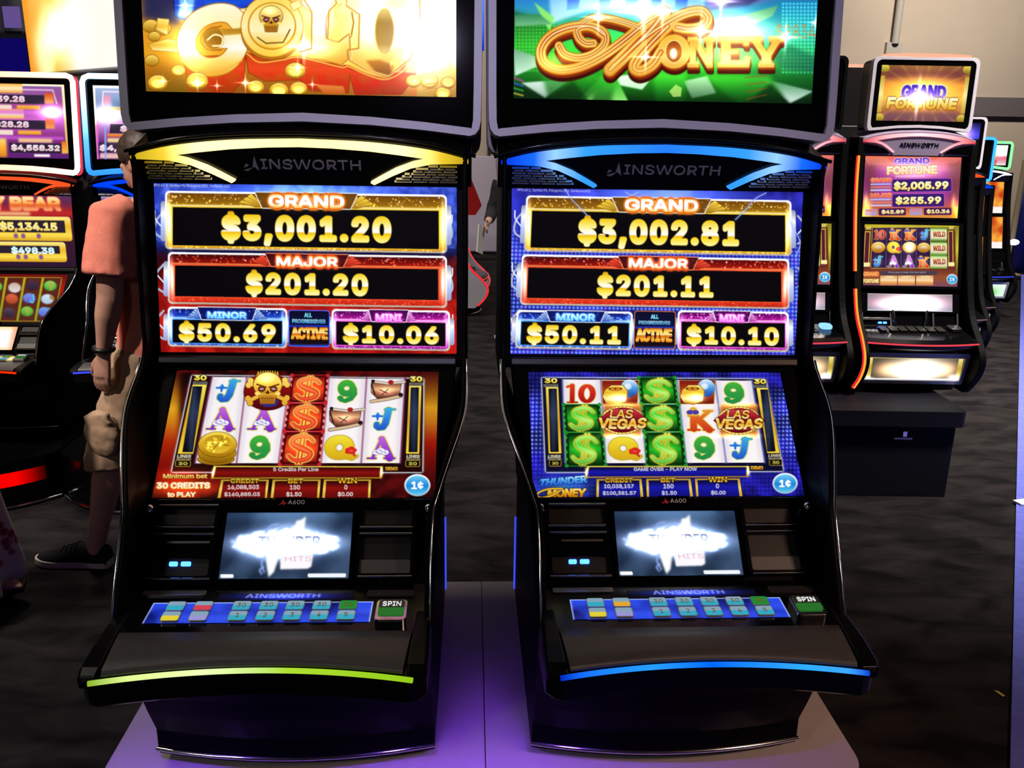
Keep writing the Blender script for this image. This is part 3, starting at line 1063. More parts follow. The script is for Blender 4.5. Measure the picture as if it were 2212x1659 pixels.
def jackpot(quad, sub, slope, blue_top, side, rows, txt, lightning):
    A = Art(560, 315, quad, '0a0a30', sub)
    A.sl, A.cx = slope, 1080
    x0, x1 = 100, 2060
    if side == 'red':
        A.rect(x0, 30, x1, 1110, [(0, '2436b4'), (.10, '3a4ee0'), (.30, '2a3fb8'), (.40, '141440'), (.47, '2c0810'), (.60, '7a0c10'), (.75, 'c01812'), (1, 'b01410')])
        A.mottled(150, 480, 2010, 1090, 25, ('500408', 'e02a18'), .35)
        A.mottled(150, 60, 2010, 430, 18, ('1a2a8a', '6a8cff'), .45)
    else:
        A.rect(x0, 30, x1, 1110, [(0, '2a22a0'), (.08, '3438d8'), (.3, '1a2090'), (.6, '0e1a80'), (1, '1a1490')])
        A.mottled(150, 60, 2010, 1090, 40, ('0a0a50', '3a3ad8'), .45)

        def cf(x, y):
            e = max(0, abs(x - 1050) / 850)
            a = .95 * np.clip((e - .86) * 6, 0, 1) * np.clip((y - 300) / 200, 0, 1)
            if 775 < y < 830 or 470 < y < 500 or y > 1045: a = max(a, .75)
            return ([150, 200, 255] if (int(x * 7 + y * 3) % 5) else [190, 150, 255]), a
        A.dots(150, 330, 1960, 1075, 24, 24, 8, cf)
    A.glow(1080, 110, 420, 70, '6aa0ff', .8)
    for y, sx in ((300, 1), (620, 1), (900, 1)):                        # silver swoops behind the frames
        for s in (-1, 1):
            X = 1075 + s * 880
            A.line([tuple(p) for p in smooth_path([(X - s * 40, y - 70), (X + s * 6, y - 10), (X + s * 12, y + 60), (X - s * 40, y + 100)], 6)], 12, 'b0bcd8')
            A.line([tuple(p) for p in smooth_path([(X - s * 40, y + 40), (X + s * 10, y - 20), (X + s * 16, y - 70)], 6)], 8, 'e8f0ff')
    for (bx, kind) in rows:
        (a, b, c, d), (ia, ib, ic, idd), ttl, (ta, tb, tc, td), dig, (da, db, dc, dd) = bx
        pal = {'gold': (['6a3c04', '9a6a10', 'ffd030', 'fff3b0'], 'ffd840', 'e09018'), 'red': (['40050a', '9a1408', 'ff5a30', 'ff8a50'], 'ff5030', 'c02010'),
               'blue': (['0a1260', '1d3fc0', '58a8ff', 'b8dcff'], '60a0ff', '2040c0'), 'pink': (['4a0450', 'a81490', 'ff70e0', 'ffc0ff'], 'f060d8', '8a1090')}[kind]
        # chrome wings left and right
        hh = d - b
        for s, X in ((-1, a), (1, c)):
            A.rect(min(X, X + s * 34), b + hh * .16, max(X, X + s * 34), d - hh * .12, [(0, '8a90b0'), (.3, 'ffffff'), (.6, 'c0d0ff'), (1, '9aa0c8')], r=16)
        A.rect(a - 8, b - 8, c + 8, d + 8, [(0, 'ffffff'), (.5, 'f2f0ff'), (1, 'b8a890')], r=26)
        A.rect(a + 3, b + 4, c - 3, d - 3, [(0, pal[0][0]), (.18, pal[0][1]), (.26, pal[0][2]), (.75, pal[1]), (1, pal[2])], r=20)
        A.glow(a + 16, (b + d) / 2, 14, hh * .35, 'ffffff', .9)
        A.glow(c - 16, (b + d) / 2, 14, hh * .35, 'ffffff', .9)
        A.rect(a + 10, ib - 16, c - 10, ib - 6, pal[0][3], alpha=.8)
        A.rect(ia - 5, ib - 4, ic + 5, idd + 4, pal[0][2])
        A.rect(ia, ib, ic, idd, '08060a')
        A.shimmer(a + 10, b + 6, c - 10, ib - 18, int((c - a) / 9), [pal[0][3], pal[0][2], 'ffffff'], (2, 5), (.3, .9))
        A.shimmer(a + 10, idd + 6, c - 10, d - 2, int((c - a) / 14), [pal[0][3], pal[0][2]], (2, 4), (.3, .8))
        m = (ta + tc) / 2
        wv = (tc - ta) / 2
        sm = kind in ('blue', 'pink')
        k = 1.35 if not sm else 1.5
        for s in (-1, 1):                                            # fans beside the title
            for q in range(3 if not sm else 4):
                e = m + s * wv * (k + .10 + .12 * q)
                A.poly([(m + s * wv * k * .8, ib - 10), (e, ib - 10 - (ib - b) * (.85 - .22 * q)), (e + s * wv * .10, ib - 10 - (ib - b) * (.70 - .22 * q)), (m + s * wv * k, ib - 8)],
                       [(0, pal[0][3] if sm else pal[1]), (1, pal[0][1])], outl=(2, pal[0][0]))
        A.poly([(m - wv * k, b - 6), (m + wv * k, b - 6), (m + wv * k * .86, ib - 4), (m - wv * k * .86, ib - 4)], pal[0][0], outl=(7, 'ffffff' if kind != 'red' else 'ff9060'))
        A.shimmer(m - wv * k, b, m + wv * k, ib - 8, 24, [pal[0][3]], (2, 4), (.2, .7))
        if sm:
            A.text(ttl, ta, tb, tc, td, [(0, 'e0f8ff' if kind == 'blue' else 'fff0ff'), (1, '68c0ff' if kind == 'blue' else 'ff80f0')], bold=.05, outl=(9, '2a80f0' if kind == 'blue' else 'e040d0'))
        else:
            A.text(ttl, ta, tb - 6, tc, td + 6, 'c84a08', bold=.07, outl=(12, 'f07a10' if kind == 'gold' else 'f04a10'))
            A.text(ttl, ta, tb, tc, td, [(0, 'ffb040'), (.25, 'ffffff'), (.7, 'fff8e0'), (1, 'ff9a20' if kind == 'gold' else 'ff7a30')], bold=.05)
        A.glow(m, (tb + td) / 2, wv, (td - tb) * .5, 'ffffff' if not sm else pal[1], .22)
        A.text(dig, da, db, dc, dd, GOLDTXT, bold=.046, space=1.16, outl=(4, '9a7a10'))
    (a, b, c, d), al, pr, ac = txt
    A.rect(a - 5, b - 5, c + 5, d + 5, '4a68ff' if side == 'red' else 'c0702a', r=14)
    A.rect(a, b, c, d, [(0, '0a0a28'), (.4, '0c1440'), (.42, '1c38d0'), (.5, '0a0a24'), (.92, '180c10'), (1, '2a50e0')], r=12)
    A.text('ALL', *al, '7fe8ff', bold=.05)
    A.text('PROGRESSIVES', *pr, [(0, 'b8f4ff'), (1, '48a8f0')], bold=.045)
    A.text('ACTIVE', *ac, [(0, 'c85a10'), (.2, 'ffd050'), (.45, 'fff0a0'), (.55, 'd86a10'), (.8, 'ffc040'), (1, 'e08018')], bold=.055, outl=(3, '7a3408'))
    for pth in lightning:
        q = smooth_path(pth, 4)
        A.line(q, 12, '6a80ff', alpha=.5, blur=7)
        A.line(q, 4, 'c8d8ff', alpha=.9, blur=1)
    return A


ART_L, ART_R = {}, {}
SUB = (270, 380, 2.8)
A = jackpot([(331, 398), (985, 405), (982, 763), (348, 762)], SUB, .011, True, 'red', [
    (((250, 115, 1932, 452), (288, 205, 1890, 436), 'GRAND', (865, 116, 1322, 202), '$3,001.20', (580, 226, 1605, 432)), 'gold'),
    (((268, 484, 1930, 780), (303, 556, 1885, 742), 'MAJOR', (912, 488, 1283, 556), '$201.20', (728, 576, 1464, 740)), 'red'),
    (((268, 812, 970, 1036), (290, 882, 946, 1020), 'MINOR', (498, 830, 733, 872), '$50.69', (326, 888, 908, 1024)), 'blue'),
    (((1252, 812, 1946, 1038), (1272, 878, 1926, 1018), 'MINI', (1508, 828, 1666, 874), '$10.06', (1312, 886, 1886, 1020)), 'pink')],
    ((990, 818, 1228, 1028), (1080, 830, 1126, 856), (1008, 868, 1207, 892), (1000, 915, 1222, 990)), [])
A.text('FPS:61.3, Sprites:95, Polygons:252, Surfaces:600', 175, 66, 632, 86, 'e8ecff', bold=.01)
ART_L['up'] = A
A = jackpot([(1094, 406), (1737, 414), (1715, 767), (1108, 763)], (1040, 380, 2.8), .018, True, 'blue', [
    (((252, 142, 1868, 468), (284, 228, 1836, 454), 'GRAND', (850, 138, 1300, 222), '$3,002.81', (568, 252, 1552, 452)), 'gold'),
    (((242, 503, 1852, 790), (276, 574, 1810, 756), 'MAJOR', (882, 502, 1242, 570), '$201.11', (694, 594, 1398, 752)), 'red'),
    (((226, 836, 906, 1046), (250, 896, 892, 1032), 'MINOR', (455, 844, 688, 888), '$50.11', (284, 902, 846, 1036)), 'blue'),
    (((1192, 822, 1846, 1044), (1208, 882, 1830, 1026), 'MINI', (1437, 834, 1586, 880), '$10.10', (1238, 894, 1794, 1028)), 'pink')],
    ((928, 826, 1168, 1042), (1022, 842, 1070, 868), (950, 880, 1140, 902), (934, 922, 1153, 1005)),
    [[(480, 90), (520, 150), (560, 190), (620, 250)], [(1720, 90), (1650, 130), (1600, 190), (1530, 260)], [(930, 100), (890, 120), (850, 100)], [(1860, 250), (1900, 330), (1930, 400), (1900, 480)]])
A.text('FPS:65.1, Sprites:95, Polygons:251, Surfaces:603', 190, 92, 634, 112, 'f0f2ff', bold=.01)
ART_R['up'] = A


# ------------------------------------------------------------------ reel screens
def lerp_cols(top, bot, y, ya, yb):
    t = (y - ya) / (yb - ya)
    return [a + (b - a) * t for a, b in zip(top, bot)]


def reels(A, top, bot, ya, yb, sep):
    A.poly([(top[0], ya), (top[-1], ya + 8), (bot[-1], yb), (bot[0], yb)], [(0, 'f6f0f4'), (1, 'fdf6f6')])
    for a, b in zip(top, bot):
        A.line([(a, ya), (b, yb)], 12, sep, alpha=.75, blur=2)
    for i in range(5):
        A.poly([(top[i], ya), (top[i] + 34, ya), (bot[i] + 34, yb), (bot[i], yb)], 'c8bcd0', alpha=.35, blur=9)
        A.poly([(top[i + 1] - 34, ya), (top[i + 1], ya), (bot[i + 1], yb), (bot[i + 1] - 34, yb)], 'c8bcd0', alpha=.35, blur=9)


def gauge(A, pts, n30, lines, sel, box):
    A.poly(pts, [(0, 'f4e060'), (.5, 'd8a420'), (1, 'f0d040')], outl=(4, '5a4008'))
    c = np.mean(pts, 0)
    inn = [(c[0] + (x - c[0]) * .68, c[1] + (y - c[1]) * .955) for x, y in pts]
    A.poly(inn, [(0, '0a0c16'), (.4, '26304c'), (1, '05060c')])
    m = [(c[0] + (x - c[0]) * .25, c[1] + (y - c[1]) * .94) for x, y in pts]
    A.poly(m, '3a4a70', alpha=.6, blur=8)
    A.text('30', *n30, [(0, 'fff6a0'), (1, 'f0d020')], bold=.06, outl=(6, '2a2410'))
    x0, y0, x1, y1 = n30
    A.rect(x0 - 6, y1 + 6, x1 + 6, y1 + 24, '8a8880', alpha=.9)
    A.text('CREDITS', x0 - 2, y1 + 8, x1 + 2, y1 + 22, '2a2826', bold=.03)
    A.text('LINES', *lines, 'f6f0d0', bold=.04, slant=.2, outl=(4, '3a3020'))
    A.text('SELECTED', *sel, 'f0eac8', bold=.04)
    A.rect(*box, '080804', outl=(5, 'c8a830'))
    a, b, c_, d = box
    A.text('30', a + 16, b + 8, c_ - 16, d - 7, 'f8e860', bold=.04)


def meters(A, msg, msgbox, boxes, demo, base, txtc='f2f2f2'):
    a, b, c, d = msgbox
    A.poly([(a + 8, b), (c, b + 4), (c - 6, d), (a - 8, d)], [(0, 'e8c84a'), (1, 'a87a18')])
    A.poly([(a + 22, b + 7), (c - 14, b + 11), (c - 20, d - 7), (a + 6, d - 8)], [(0, base[0]), (.5, base[1]), (1, base[2])])
    A.glow(a + 4, (b + d) / 2, 9, 26, 'fff8d0', 1)
    A.glow(c - 6, (b + d) / 2, 9, 26, 'fff8d0', 1)
    A.text(msg[0], *msg[1], txtc, bold=.03)
    A.text('DEMO', *demo, [(0, 'ffe050'), (1, 'd87a10')], bold=.05, outl=(3, '3a2404'))
    for (q, ttl, tb, l1, b1, l2, b2) in boxes:
        A.poly(q, [(0, 'b8902a'), (.5, 'f0d860'), (1, 'c89a28')], outl=(3, '2a1c04'))
        cx = np.mean([p[0] for p in q])
        inn = [(cx + (x - cx) * .90, y + (9 if i < 2 else 20)) for i, (x, y) in enumerate(q)]
        A.poly(inn, [(0, base[0]), (.4, base[1]), (1, base[2])])
        A.text(ttl, *tb, [(0, 'ffe860'), (.5, 'c8860c'), (1, 'ffd040')], bold=.04, outl=(5, '1c1404'))
        A.text(l1, *b1, txtc, bold=.025)
        A.text(l2, *b2, txtc, bold=.025)


def cent(A, cx, cy, rx, ry):
    A.ell(cx, cy, rx, ry, [(0, 'ffffff'), (1, '9ab4c8')])
    A.ell(cx, cy, rx * .86, ry * .86, [(0, '7ad0f8'), (.45, '2a94e0'), (.55, '1a86d8'), (1, '60d0f4')])
    A.text('1¢', cx - rx * .46, cy - ry * .34, cx + rx * .46, cy + ry * .36, 'ffffff', bold=.04)


def dollar_tile(A, q, tile, sym, out, frame_c):
    A.poly(q, frame_c[0], outl=(7, frame_c[1]))
    c = np.mean(q, 0)
    A.poly([(c[0] + (x - c[0]) * .84, c[1] + (y - c[1]) * .84) for x, y in q], tile)
    A.glow(c[0], c[1], 70, 55, sym[1][1], .5)
    xs = [p[0] for p in q]
    ys = [p[1] for p in q]
    w = (max(xs) - min(xs))
    h = max(ys) - min(ys)
    dollar(A, c[0] - w * .36, c[1] - h * .46, c[0] + w * .36, c[1] + h * .47, sym, out, .10)
    for x, y in q:
        A.ell(x, y, 13, 11, frame_c[1])
    for i in (1, 3):                                     # notched rails on both sides
        (xa, ya), (xb, yb) = q[i], q[(i + 1) % 4]
        for t in (.2, .42, .64, .86):
            A.rect(xa + (xb - xa) * t - 7, ya + (yb - ya) * t - 9, xa + (xb - xa) * t + 7, ya + (yb - ya) * t + 9, frame_c[2])


SUB = (270, 770, 2.873)
A = Art(520, 292, [(378, 803), (946, 803), (938, 1077), (330, 1076)], '2a0408', SUB)
A.mottled(100, 60, 2000, 900, 30, ('180204', '5a0a0a'), 1)
A.rect(160, 85, 330, 900, [(0, '3a0606'), (.18, 'b06a10'), (.32, 'f0b41c'), (.42, 'd88a18'), (.58, 'b82a08'), (.75, '8a1008'), (1, '2a0406')], alpha=.9, blur=14)
A.rect(1840, 85, 1960, 900, [(0, '3a0606'), (.18, '9a5a10'), (.30, 'e0a41c'), (.42, 'c87a18'), (.58, 'a81a08'), (.75, '6a0a08'), (1, '1a0306')], alpha=.9, blur=14)
A.poly([(405, 128), (1845, 142), (1838, 720), (292, 716)], '2a0608', outl=(11, 'c4ccd8'))
A.poly([(420, 140), (1835, 150), (1822, 712), (310, 706)], '1c0406')
TOP, BOT = [528, 742, 1008, 1252, 1488, 1730], [432, 686, 944, 1206, 1456, 1700]
reels(A, TOP, BOT, 136, 664, '6a1040')
gauge(A, [(410, 184), (496, 184), (420, 606), (326, 606)], (418, 124, 494, 158), (324, 612, 408, 630), (318, 633, 408, 642), (316, 648, 402, 682))
gauge(A, [(1756, 186), (1832, 186), (1818, 606), (1736, 606)], (1762, 126, 1838, 160), (1740, 614, 1822, 632), (1736, 635, 1826, 644), (1736, 650, 1820, 684))
glyph(A, 'J', 548, 156, 698, 286, .10)
glyph(A, 'A', 500, 330, 680, 460, .06)
A.ell(560, 640, 112, 34, [(0, 'd8a81c'), (1, '8a5c08')], outl=(4, '5a3a04'))
A.ell(566, 600, 116, 60, [(0, 'e0b020'), (1, '8a5c08')], outl=(4, '5a3a04'))
A.ell(568, 550, 116, 76, [(0, 'f8dc50'), (.5, 'd8a420'), (1, 'a8740c')], outl=(5, '6a4806'))
A.ell(568, 548, 88, 56, [(0, 'b88a14'), (1, 'e8c030')])
A.line([(500, 540), (636, 556)], 5, '7a5606')
A.line([(530, 592), (606, 504)], 5, '7a5606')
A.shimmer(500, 500, 636, 590, 26, ['ffe880'], (4, 8), (.3, .7))
dollar_tile(A, [(1022, 124), (1246, 124), (1232, 290), (1000, 290)], [(0, '7a0c0c'), (.5, 'd8401a'), (1, '8a100c')], [(0, 'ff8a3a'), (.5, 'f05018'), (1, 'd82808')], 'f0d060', ('4a0408', 'c8202a', 'e88a8a'))
dollar_tile(A, [(1000, 298), (1230, 298), (1218, 466), (978, 466)], [(0, '7a0c0c'), (.5, 'd8401a'), (1, '8a100c')], [(0, 'ff8a3a'), (.5, 'f05018'), (1, 'd82808')], 'f0d060', ('4a0408', 'c8202a', 'e88a8a'))
dollar_tile(A, [(978, 474), (1216, 474), (1196, 672), (952, 672)], [(0, '7a0c0c'), (.5, 'd8401a'), (1, '8a100c')], [(0, 'ff8a3a'), (.5, 'f05018'), (1, 'd82808')], 'f0d060', ('4a0408', 'c8202a', 'e88a8a'))
glyph(A, 'A', 752, 336, 932, 460, .05)
glyph(A, '9', 752, 502, 902, 640, .06)
A.ell(872, 226, 145, 112, [(0, 'a81c10'), (.5, '7a0c0c'), (1, '4a0408')], outl=(6, '3a0404'))
A.ell(880, 290, 60, 30, '2a2a8a')
bone(A, 760, 172, 985, 278, 22)
bone(A, 985, 168, 758, 282, 22)
for k in range(9):
    x = 810 + k * 15
    A.poly([(x - 10, 130), (x + 3, 84 + 3 * abs(k - 4)), (x + 12, 130)], [(0, 'f0e040'), (1, 'e06a10')])
skull(A, 872, 200, 108)
glyph(A, '9', 1294, 158, 1438, 290, .03)
glyph(A, 'Q', 1238, 506, 1434, 642, .02)
glyph(A, 'J', 1518, 328, 1668, 458, .05)
glyph(A, 'A', 1492, 508, 1672, 640, .02)
for ox, oy, s in ((1500, 150, 1.0), (1240, 320, 1.04)):
    T = lambda p: [(ox + x * s, oy + y * s) for x, y in p]
    A.poly(T([(18, 20), (205, 20), (190, 105), (60, 118), (20, 80)]), [(0, '8a4a32'), (.4, 'd8a878'), (.6, '9a5a44'), (1, '4a241c')], outl=(5, '2a1410'))
    A.glow(ox + 110 * s, oy + 70 * s, 50, 24, 'f0b890', .6)
    A.line(T([(30, 10), (120, 22), (225, 12)]), 13, 'd8ccb8', outl=(3, '2a1410'))
    A.line(T([(20, 134), (120, 118), (200, 100)]), 17, 'd8b890', outl=(4, '2a1410'))
    A.line(T([(26, 10), (20, 34), (40, 90)]), 10, '3a1c18')
    A.ell(*T([(202, 92)])[0], 15, 13, '241414')
    A.ell(*T([(28, 8)])[0], 12, 11, '241414')
    A.line(T([(70, 60), (120, 84)]), 5, '3a1c18')
    A.line(T([(84, 92), (124, 56)]), 5, '3a1c18')
    A.ell(*T([(140, 14)])[0], 18, 14, 'a81c24')
A.glow(360, 740, 150, 40, 'd82a08', .6)
A.glow(365, 820, 190, 45, 'f04a10', .8)
A.text('Minimum bet', 240, 728, 508, 756, [(0, 'fff0a0'), (1, 'f0b040')], bold=.04, outl=(5, '7a3008'))
A.text('30 CREDITS', 202, 780, 526, 818, [(0, 'ffffff'), (1, 'fff0b0')], bold=.05, outl=(7, 'e07a18'))
A.text('to PLAY', 268, 838, 440, 868, [(0, 'ffffff'), (1, 'ffe8a0')], bold=.05, outl=(5, 'c85a10'))
meters(A, ('5 Credits Per Line', (912, 690, 1192, 713)), (540, 680, 1590, 758),
       [([(594, 764), (886, 764), (874, 890), (570, 890)], 'CREDIT', (650, 757, 826, 785), '16,088,503', (634, 796, 826, 827), '$160,885.03', (614, 838, 832, 869)),
        ([(910, 764), (1205, 764), (1196, 890), (896, 890)], 'BET', (1005, 758, 1098, 787), '150', (1016, 797, 1078, 825), '$1.50', (994, 838, 1088, 869)),
        ([(1226, 764), (1518, 764), (1512, 890), (1214, 890)], 'WIN', (1310, 754, 1430, 787), '0', (1352, 797, 1371, 825), '$0.00', (1312, 838, 1406, 869))],
       (1608, 687, 1684, 709), ('2a0204', '8a100c', '5a0808'))
cent(A, 1807, 800, 82, 68)
ART_L['low'] = A

SUB = (1070, 770, 2.911)
A = Art(520, 292, [(1138, 802), (1682.5, 803), (1739, 1074), (1152, 1074)], '14148a', SUB)
A.mottled(180, 85, 2000, 900, 35, ('08064a', '1e18a8'), 1)


def cf(x, y):
    e = abs(x - (1000 + (y - 100) * .08)) / 900
    a = .9 * np.clip((e - .70) * 4, 0, 1) * np.clip((y - 130) / 150, .12, 1) * np.clip((830 - y) / 300, .15, 1)
    return ([170, 225, 255] if y < 600 else [120, 140, 255]), max(a * 1.15, .16)


A.dots(205, 105, 1950, 880, 25, 26, 8, cf)
A.poly([(285, 132), (1690, 140), (1808, 722), (318, 722)], '10103a', outl=(11, 'b8c0d0'))
A.poly([(298, 142), (1680, 150), (1796, 714), (330, 712)], '0a0a2a')
TOP, BOT = [412, 652, 888, 1130, 1370, 1604], [436, 690, 944, 1196, 1446, 1690]
reels(A, TOP, BOT, 142, 668, '3a4aa0')
gauge(A, [(310, 190), (386, 190), (412, 606), (334, 606)], (302, 134, 380, 165), (330, 616, 408, 634), (326, 636, 412, 645), (340, 650, 410, 684))
gauge(A, [(1634, 196), (1706, 196), (1782, 608), (1706, 608)], (1618, 138, 1694, 170), (1714, 616, 1792, 632), (1712, 636, 1798, 645), (1722, 650, 1798, 684))
GT = [(0, '06400c'), (.5, '1c9a20'), (1, '04380a')]
GS = [(0, 'd8f870'), (.35, '4ad028'), (.6, 'b8f060'), (1, '28a018')]
for q in ([(890, 130), (1116, 130), (1138, 292), (906, 292)], [(912, 302), (1142, 302), (1160, 468), (926, 468)], [(932, 478), (1168, 478), (1192, 684), (946, 684)],
          [(422, 300), (646, 300), (664, 470), (434, 470)], [(438, 478), (668, 478), (688, 684), (446, 684)]):
    dollar_tile(A, q, GT, GS, 'e0b838', ('052a08', '1c8a2a', '2aa838'))
glyph(A, '10', 438, 168, 622, 290)
for ox, s in ((660, 1.0), (1146, .98)):
    T = lambda p: [(ox + x * s, 150 + y * s) for x, y in p]
    A.poly(T([(0, 0), (228, 0), (222, 148), (8, 148)]), [(0, '7a1410'), (.5, 'b84a18'), (1, '6a0c0c')], outl=(5, 'c8902a'))
    A.ell(*T([(172, 48)])[0], 56, 56, [(0, 'e8f4ff'), (.5, '4a9ae0'), (1, '1a3a90')])
    A.ell(*T([(160, 36)])[0], 24, 20, 'ffffff', alpha=.8, blur=4)
    A.poly(T([(20, 60), (60, 30), (130, 30), (160, 66), (150, 130), (90, 152), (30, 140), (6, 100)]), [(0, 'ffe880'), (.4, 'e8b828'), (.7, 'fff0a0'), (1, 'c07a10')], outl=(5, '7a4a08'))
    A.ell(*T([(84, 52)])[0], 46, 14, 'c8841c')
    for x in (50, 84, 118): A.ell(*T([(x, 50)])[0], 7, 5, '5a2a08')
    A.glow(*T([(110, 110)])[0], 46, 24, 'fff8c0', .9)
for X, Y in ((790, 398), (1524, 402)):
    A.rect(X - 118, Y - 104, X + 118, Y + 104, [(0, 'f0a030'), (.1, 'c86a18'), (.5, '7a2810'), (.9, 'd8781c'), (1, 'f8c050')], alpha=.9, blur=8)
    A.glow(X, Y + 96, 100, 14, 'fff0b0', .9)
    A.glow(X, Y - 96, 90, 14, 'ffd080', .7)
    A.ell(X, Y, 136, 88, 'f0c040', outl=(5, '7a4a08'))
    A.ell(X, Y, 124, 79, [(0, '7a0818'), (.5, 'c02028'), (1, '5a0410')])
    for t in np.linspace(0, 2 * math.pi, 34, endpoint=False):
        A.ell(X + 130 * math.cos(t), Y + 84 * math.sin(t), 5, 5, 'fff0b0')
    A.poly([(X - 160, Y), (X - 60, Y - 70), (X + 70, Y - 70), (X + 165, Y), (X + 60, Y + 62), (X - 60, Y + 62)], [(0, 'd83a48'), (.5, '8a0c1c'), (1, 'b01c2c')], outl=(4, '4a0408'))
    A.text('LAS', X - 76, Y - 66, X + 66, Y - 12, [(0, 'fff0a0'), (.5, 'e8a828'), (1, 'fff0b0')], bold=.03, slant=.15, outl=(5, '3a1404'))
    A.text('VEGAS', X - 150, Y - 10, X + 152, Y + 58, [(0, 'fff0a0'), (.5, 'e8a828'), (1, 'fff0b0')], bold=.05, slant=.12, arc=-8, outl=(6, '3a1404'))
glyph(A, 'Q', 714, 516, 912, 646, -.02)
glyph(A, 'K', 1194, 326, 1362, 466, -.02)
glyph(A, '9', 1230, 508, 1384, 646, -.03)
glyph(A, '9', 1416, 168, 1566, 292, -.03)
glyph(A, 'J', 1464, 514, 1612, 642, -.03)
A.glow(430, 820, 150, 60, '1a6a3a', .8)
A.text('THUNDER', 0, 0, 0, 0, [(0, 'd8f4ff'), (.4, '58b0f0'), (1, '1a4ac0')], bold=.05, slant=.1, quad=[(285, 768), (566, 744), (578, 790), (272, 812)], outl=(7, '123a9a'))
A.text('MONEY', 330, 826, 566, 882, [(0, 'fff0a0'), (.5, 'e8a820'), (1, 'b86a08')], bold=.05, slant=.12, outl=(6, '4a2404'))
A.line([tuple(p) for p in smooth_path([(420, 826), (330, 830), (268, 856), (282, 882), (350, 872), (410, 838)], 6)], 9, 'f0c038', outl=(4, '4a2404'))
meters(A, ('GAME OVER - PLAY NOW', (865, 696, 1262, 718)), (566, 686, 1592, 760),
       [([(634, 768), (914, 768), (928, 892), (634, 892)], 'CREDIT', (686, 762, 860, 790), '10,038,157', (680, 800, 866, 831), '$100,381.57', (673, 842, 881, 872)),
        ([(944, 768), (1222, 768), (1240, 892), (950, 892)], 'BET', (1036, 762, 1126, 790), '150', (1052, 800, 1116, 829), '$1.50', (1042, 842, 1136, 872)),
        ([(1250, 768), (1532, 768), (1552, 892), (1262, 892)], 'WIN', (1334, 758, 1452, 790), '0', (1382, 800, 1402, 829), '$0.00', (1352, 842, 1444, 872))],
       (1602, 690, 1680, 712), ('04042a', '1818a8', '0c0c70'))
cent(A, 1820, 800, 80, 66)
ART_R['low'] = A
# ------------------------------------------------------------------ topper screens
SUB = (240, 0, 2.698)
A = Art(520, 293, [(293.4, -206.6), (985.1, -187.4), (984.7, 209.5), (314.2, 197)], '8a5a10', SUB)
A.rect(100, -600, 2100, 600, [(0, '101040'), (.25, '201a50'), (.45, '6a4a20'), (.6, 'd89020'), (.8, 'e8a020'), (.92, 'b86a10'), (1, '8a5a10')])
A.rect(150, 380, 2020, 600, [(0, 'c87818'), (1, '7a5a10')], alpha=.8, blur=30)
A.glow(1800, 150, 420, 330, 'fff0b0', .9)
A.glow(1250, 60, 500, 300, 'ffe8a0', .45)
A.poly([(170, -600), (470, -600), (400, 150), (180, 110)], '2a2850', blur=20)
A.poly([(360, -200), (900, -300), (880, 20), (640, 60), (420, 110), (370, 90)], [(0, '1838c0'), (.6, '2a58f0'), (.9, '1030b8'), (1, '081a70')], outl=(10, '0a1260'))
A.poly([(400, -100), (500, -120), (470, 85), (395, 95)], [(0, '3a90ff'), (1, 'a8e8ff')], blur=6)
A.poly([(560, -100), (820, -180), (800, 10), (540, 60)], [(0, '0a1a90'), (1, '1a60f0')], blur=5)
A.glow(420, 85, 40, 30, 'b8f0ff', .9)
A.glow(700, 60, 120, 16, '60a8ff', .8)
for cx, cy, r in ((230, 150, 46), (300, 165, 46), (250, 210, 34), (235, 350, 40)):
    A.ell(cx, cy, r, r * .8, [(0, 'ffd860'), (1, 'a8700c')], outl=(4, '6a4408'))
for q in ([(270, 105), (335, 112), (325, 200), (262, 170)], [(215, 255), (330, 225), (420, 240), (390, 300), (240, 290)]):
    A.poly(q, [(0, 'ffe880'), (.5, 'e8b030'), (1, 'fff0b0')], outl=(4, 'a86a10'))
# red sides of the thick gold letters
A.shape([[(420, 330), (780, 320), (770, 460), (700, 540), (560, 545), (450, 480)], [(780, 300), (900, 350), (1100, 335), (1110, 460), (900, 470), (800, 420)], [(1110, 340), (1390, 385), (1380, 540), (1140, 520), (1100, 460)],
         [(1380, 400), (1600, 465), (1760, 330), (1770, 440), (1690, 545), (1420, 548)]], [(0, 'c8420c'), (.4, 'f0481c'), (.75, 'd02810'), (1, '8a3008')], outl=(6, '7a2004'))
A.mottled(440, 420, 1780, 560, 26, ('b87010', 'e82a10'), .35)
GOLD = [(0, 'fffbe0'), (.35, 'fff0a8'), (.6, 'fffff4'), (.8, 'ffdc68'), (1, 'f0a830')]
o = (9, 'c87a10')
gp = smooth_path([(745, 130), (690, 80), (600, 75), (500, 120), (440, 215), (455, 320), (540, 385), (650, 375), (720, 310), (735, 240), (640, 225), (585, 235)], 6)
A.line(gp, 104, GOLD, outl=o)
A.ell(592, 218, 58, 66, [(0, 'c08a20'), (.5, '8a5c10'), (1, 'b07818')], outl=(5, 'e0a030'))
A.poly([(640, 172), (760, 160), (758, 196), (652, 204)], [(0, 'b07a18'), (1, 'd8a030')], blur=3)
A.glow(600, 250, 60, 60, 'c07a14', .25, 'over')
A.line(smooth_path([(640, 150), (560, 170), (520, 230), (560, 285), (640, 290)], 5), 8, 'b86a10')
A.line(smooth_path([(560, 230), (600, 200), (645, 215), (640, 260), (590, 265)], 5), 9, 'fff4c0', outl=(3, 'c87a10'))
A.ell(935, 180, 178, 168, [(0, 'e8a020'), (1, 'b86a10')], outl=(5, '7a4408'))
A.ell(935, 150, 178, 178, [(0, 'ffd850'), (.5, 'fff0b0'), (1, 'ffd040')], outl=(8, 'c87a10'))
A.ell(935, 150, 142, 140, 'd89418')
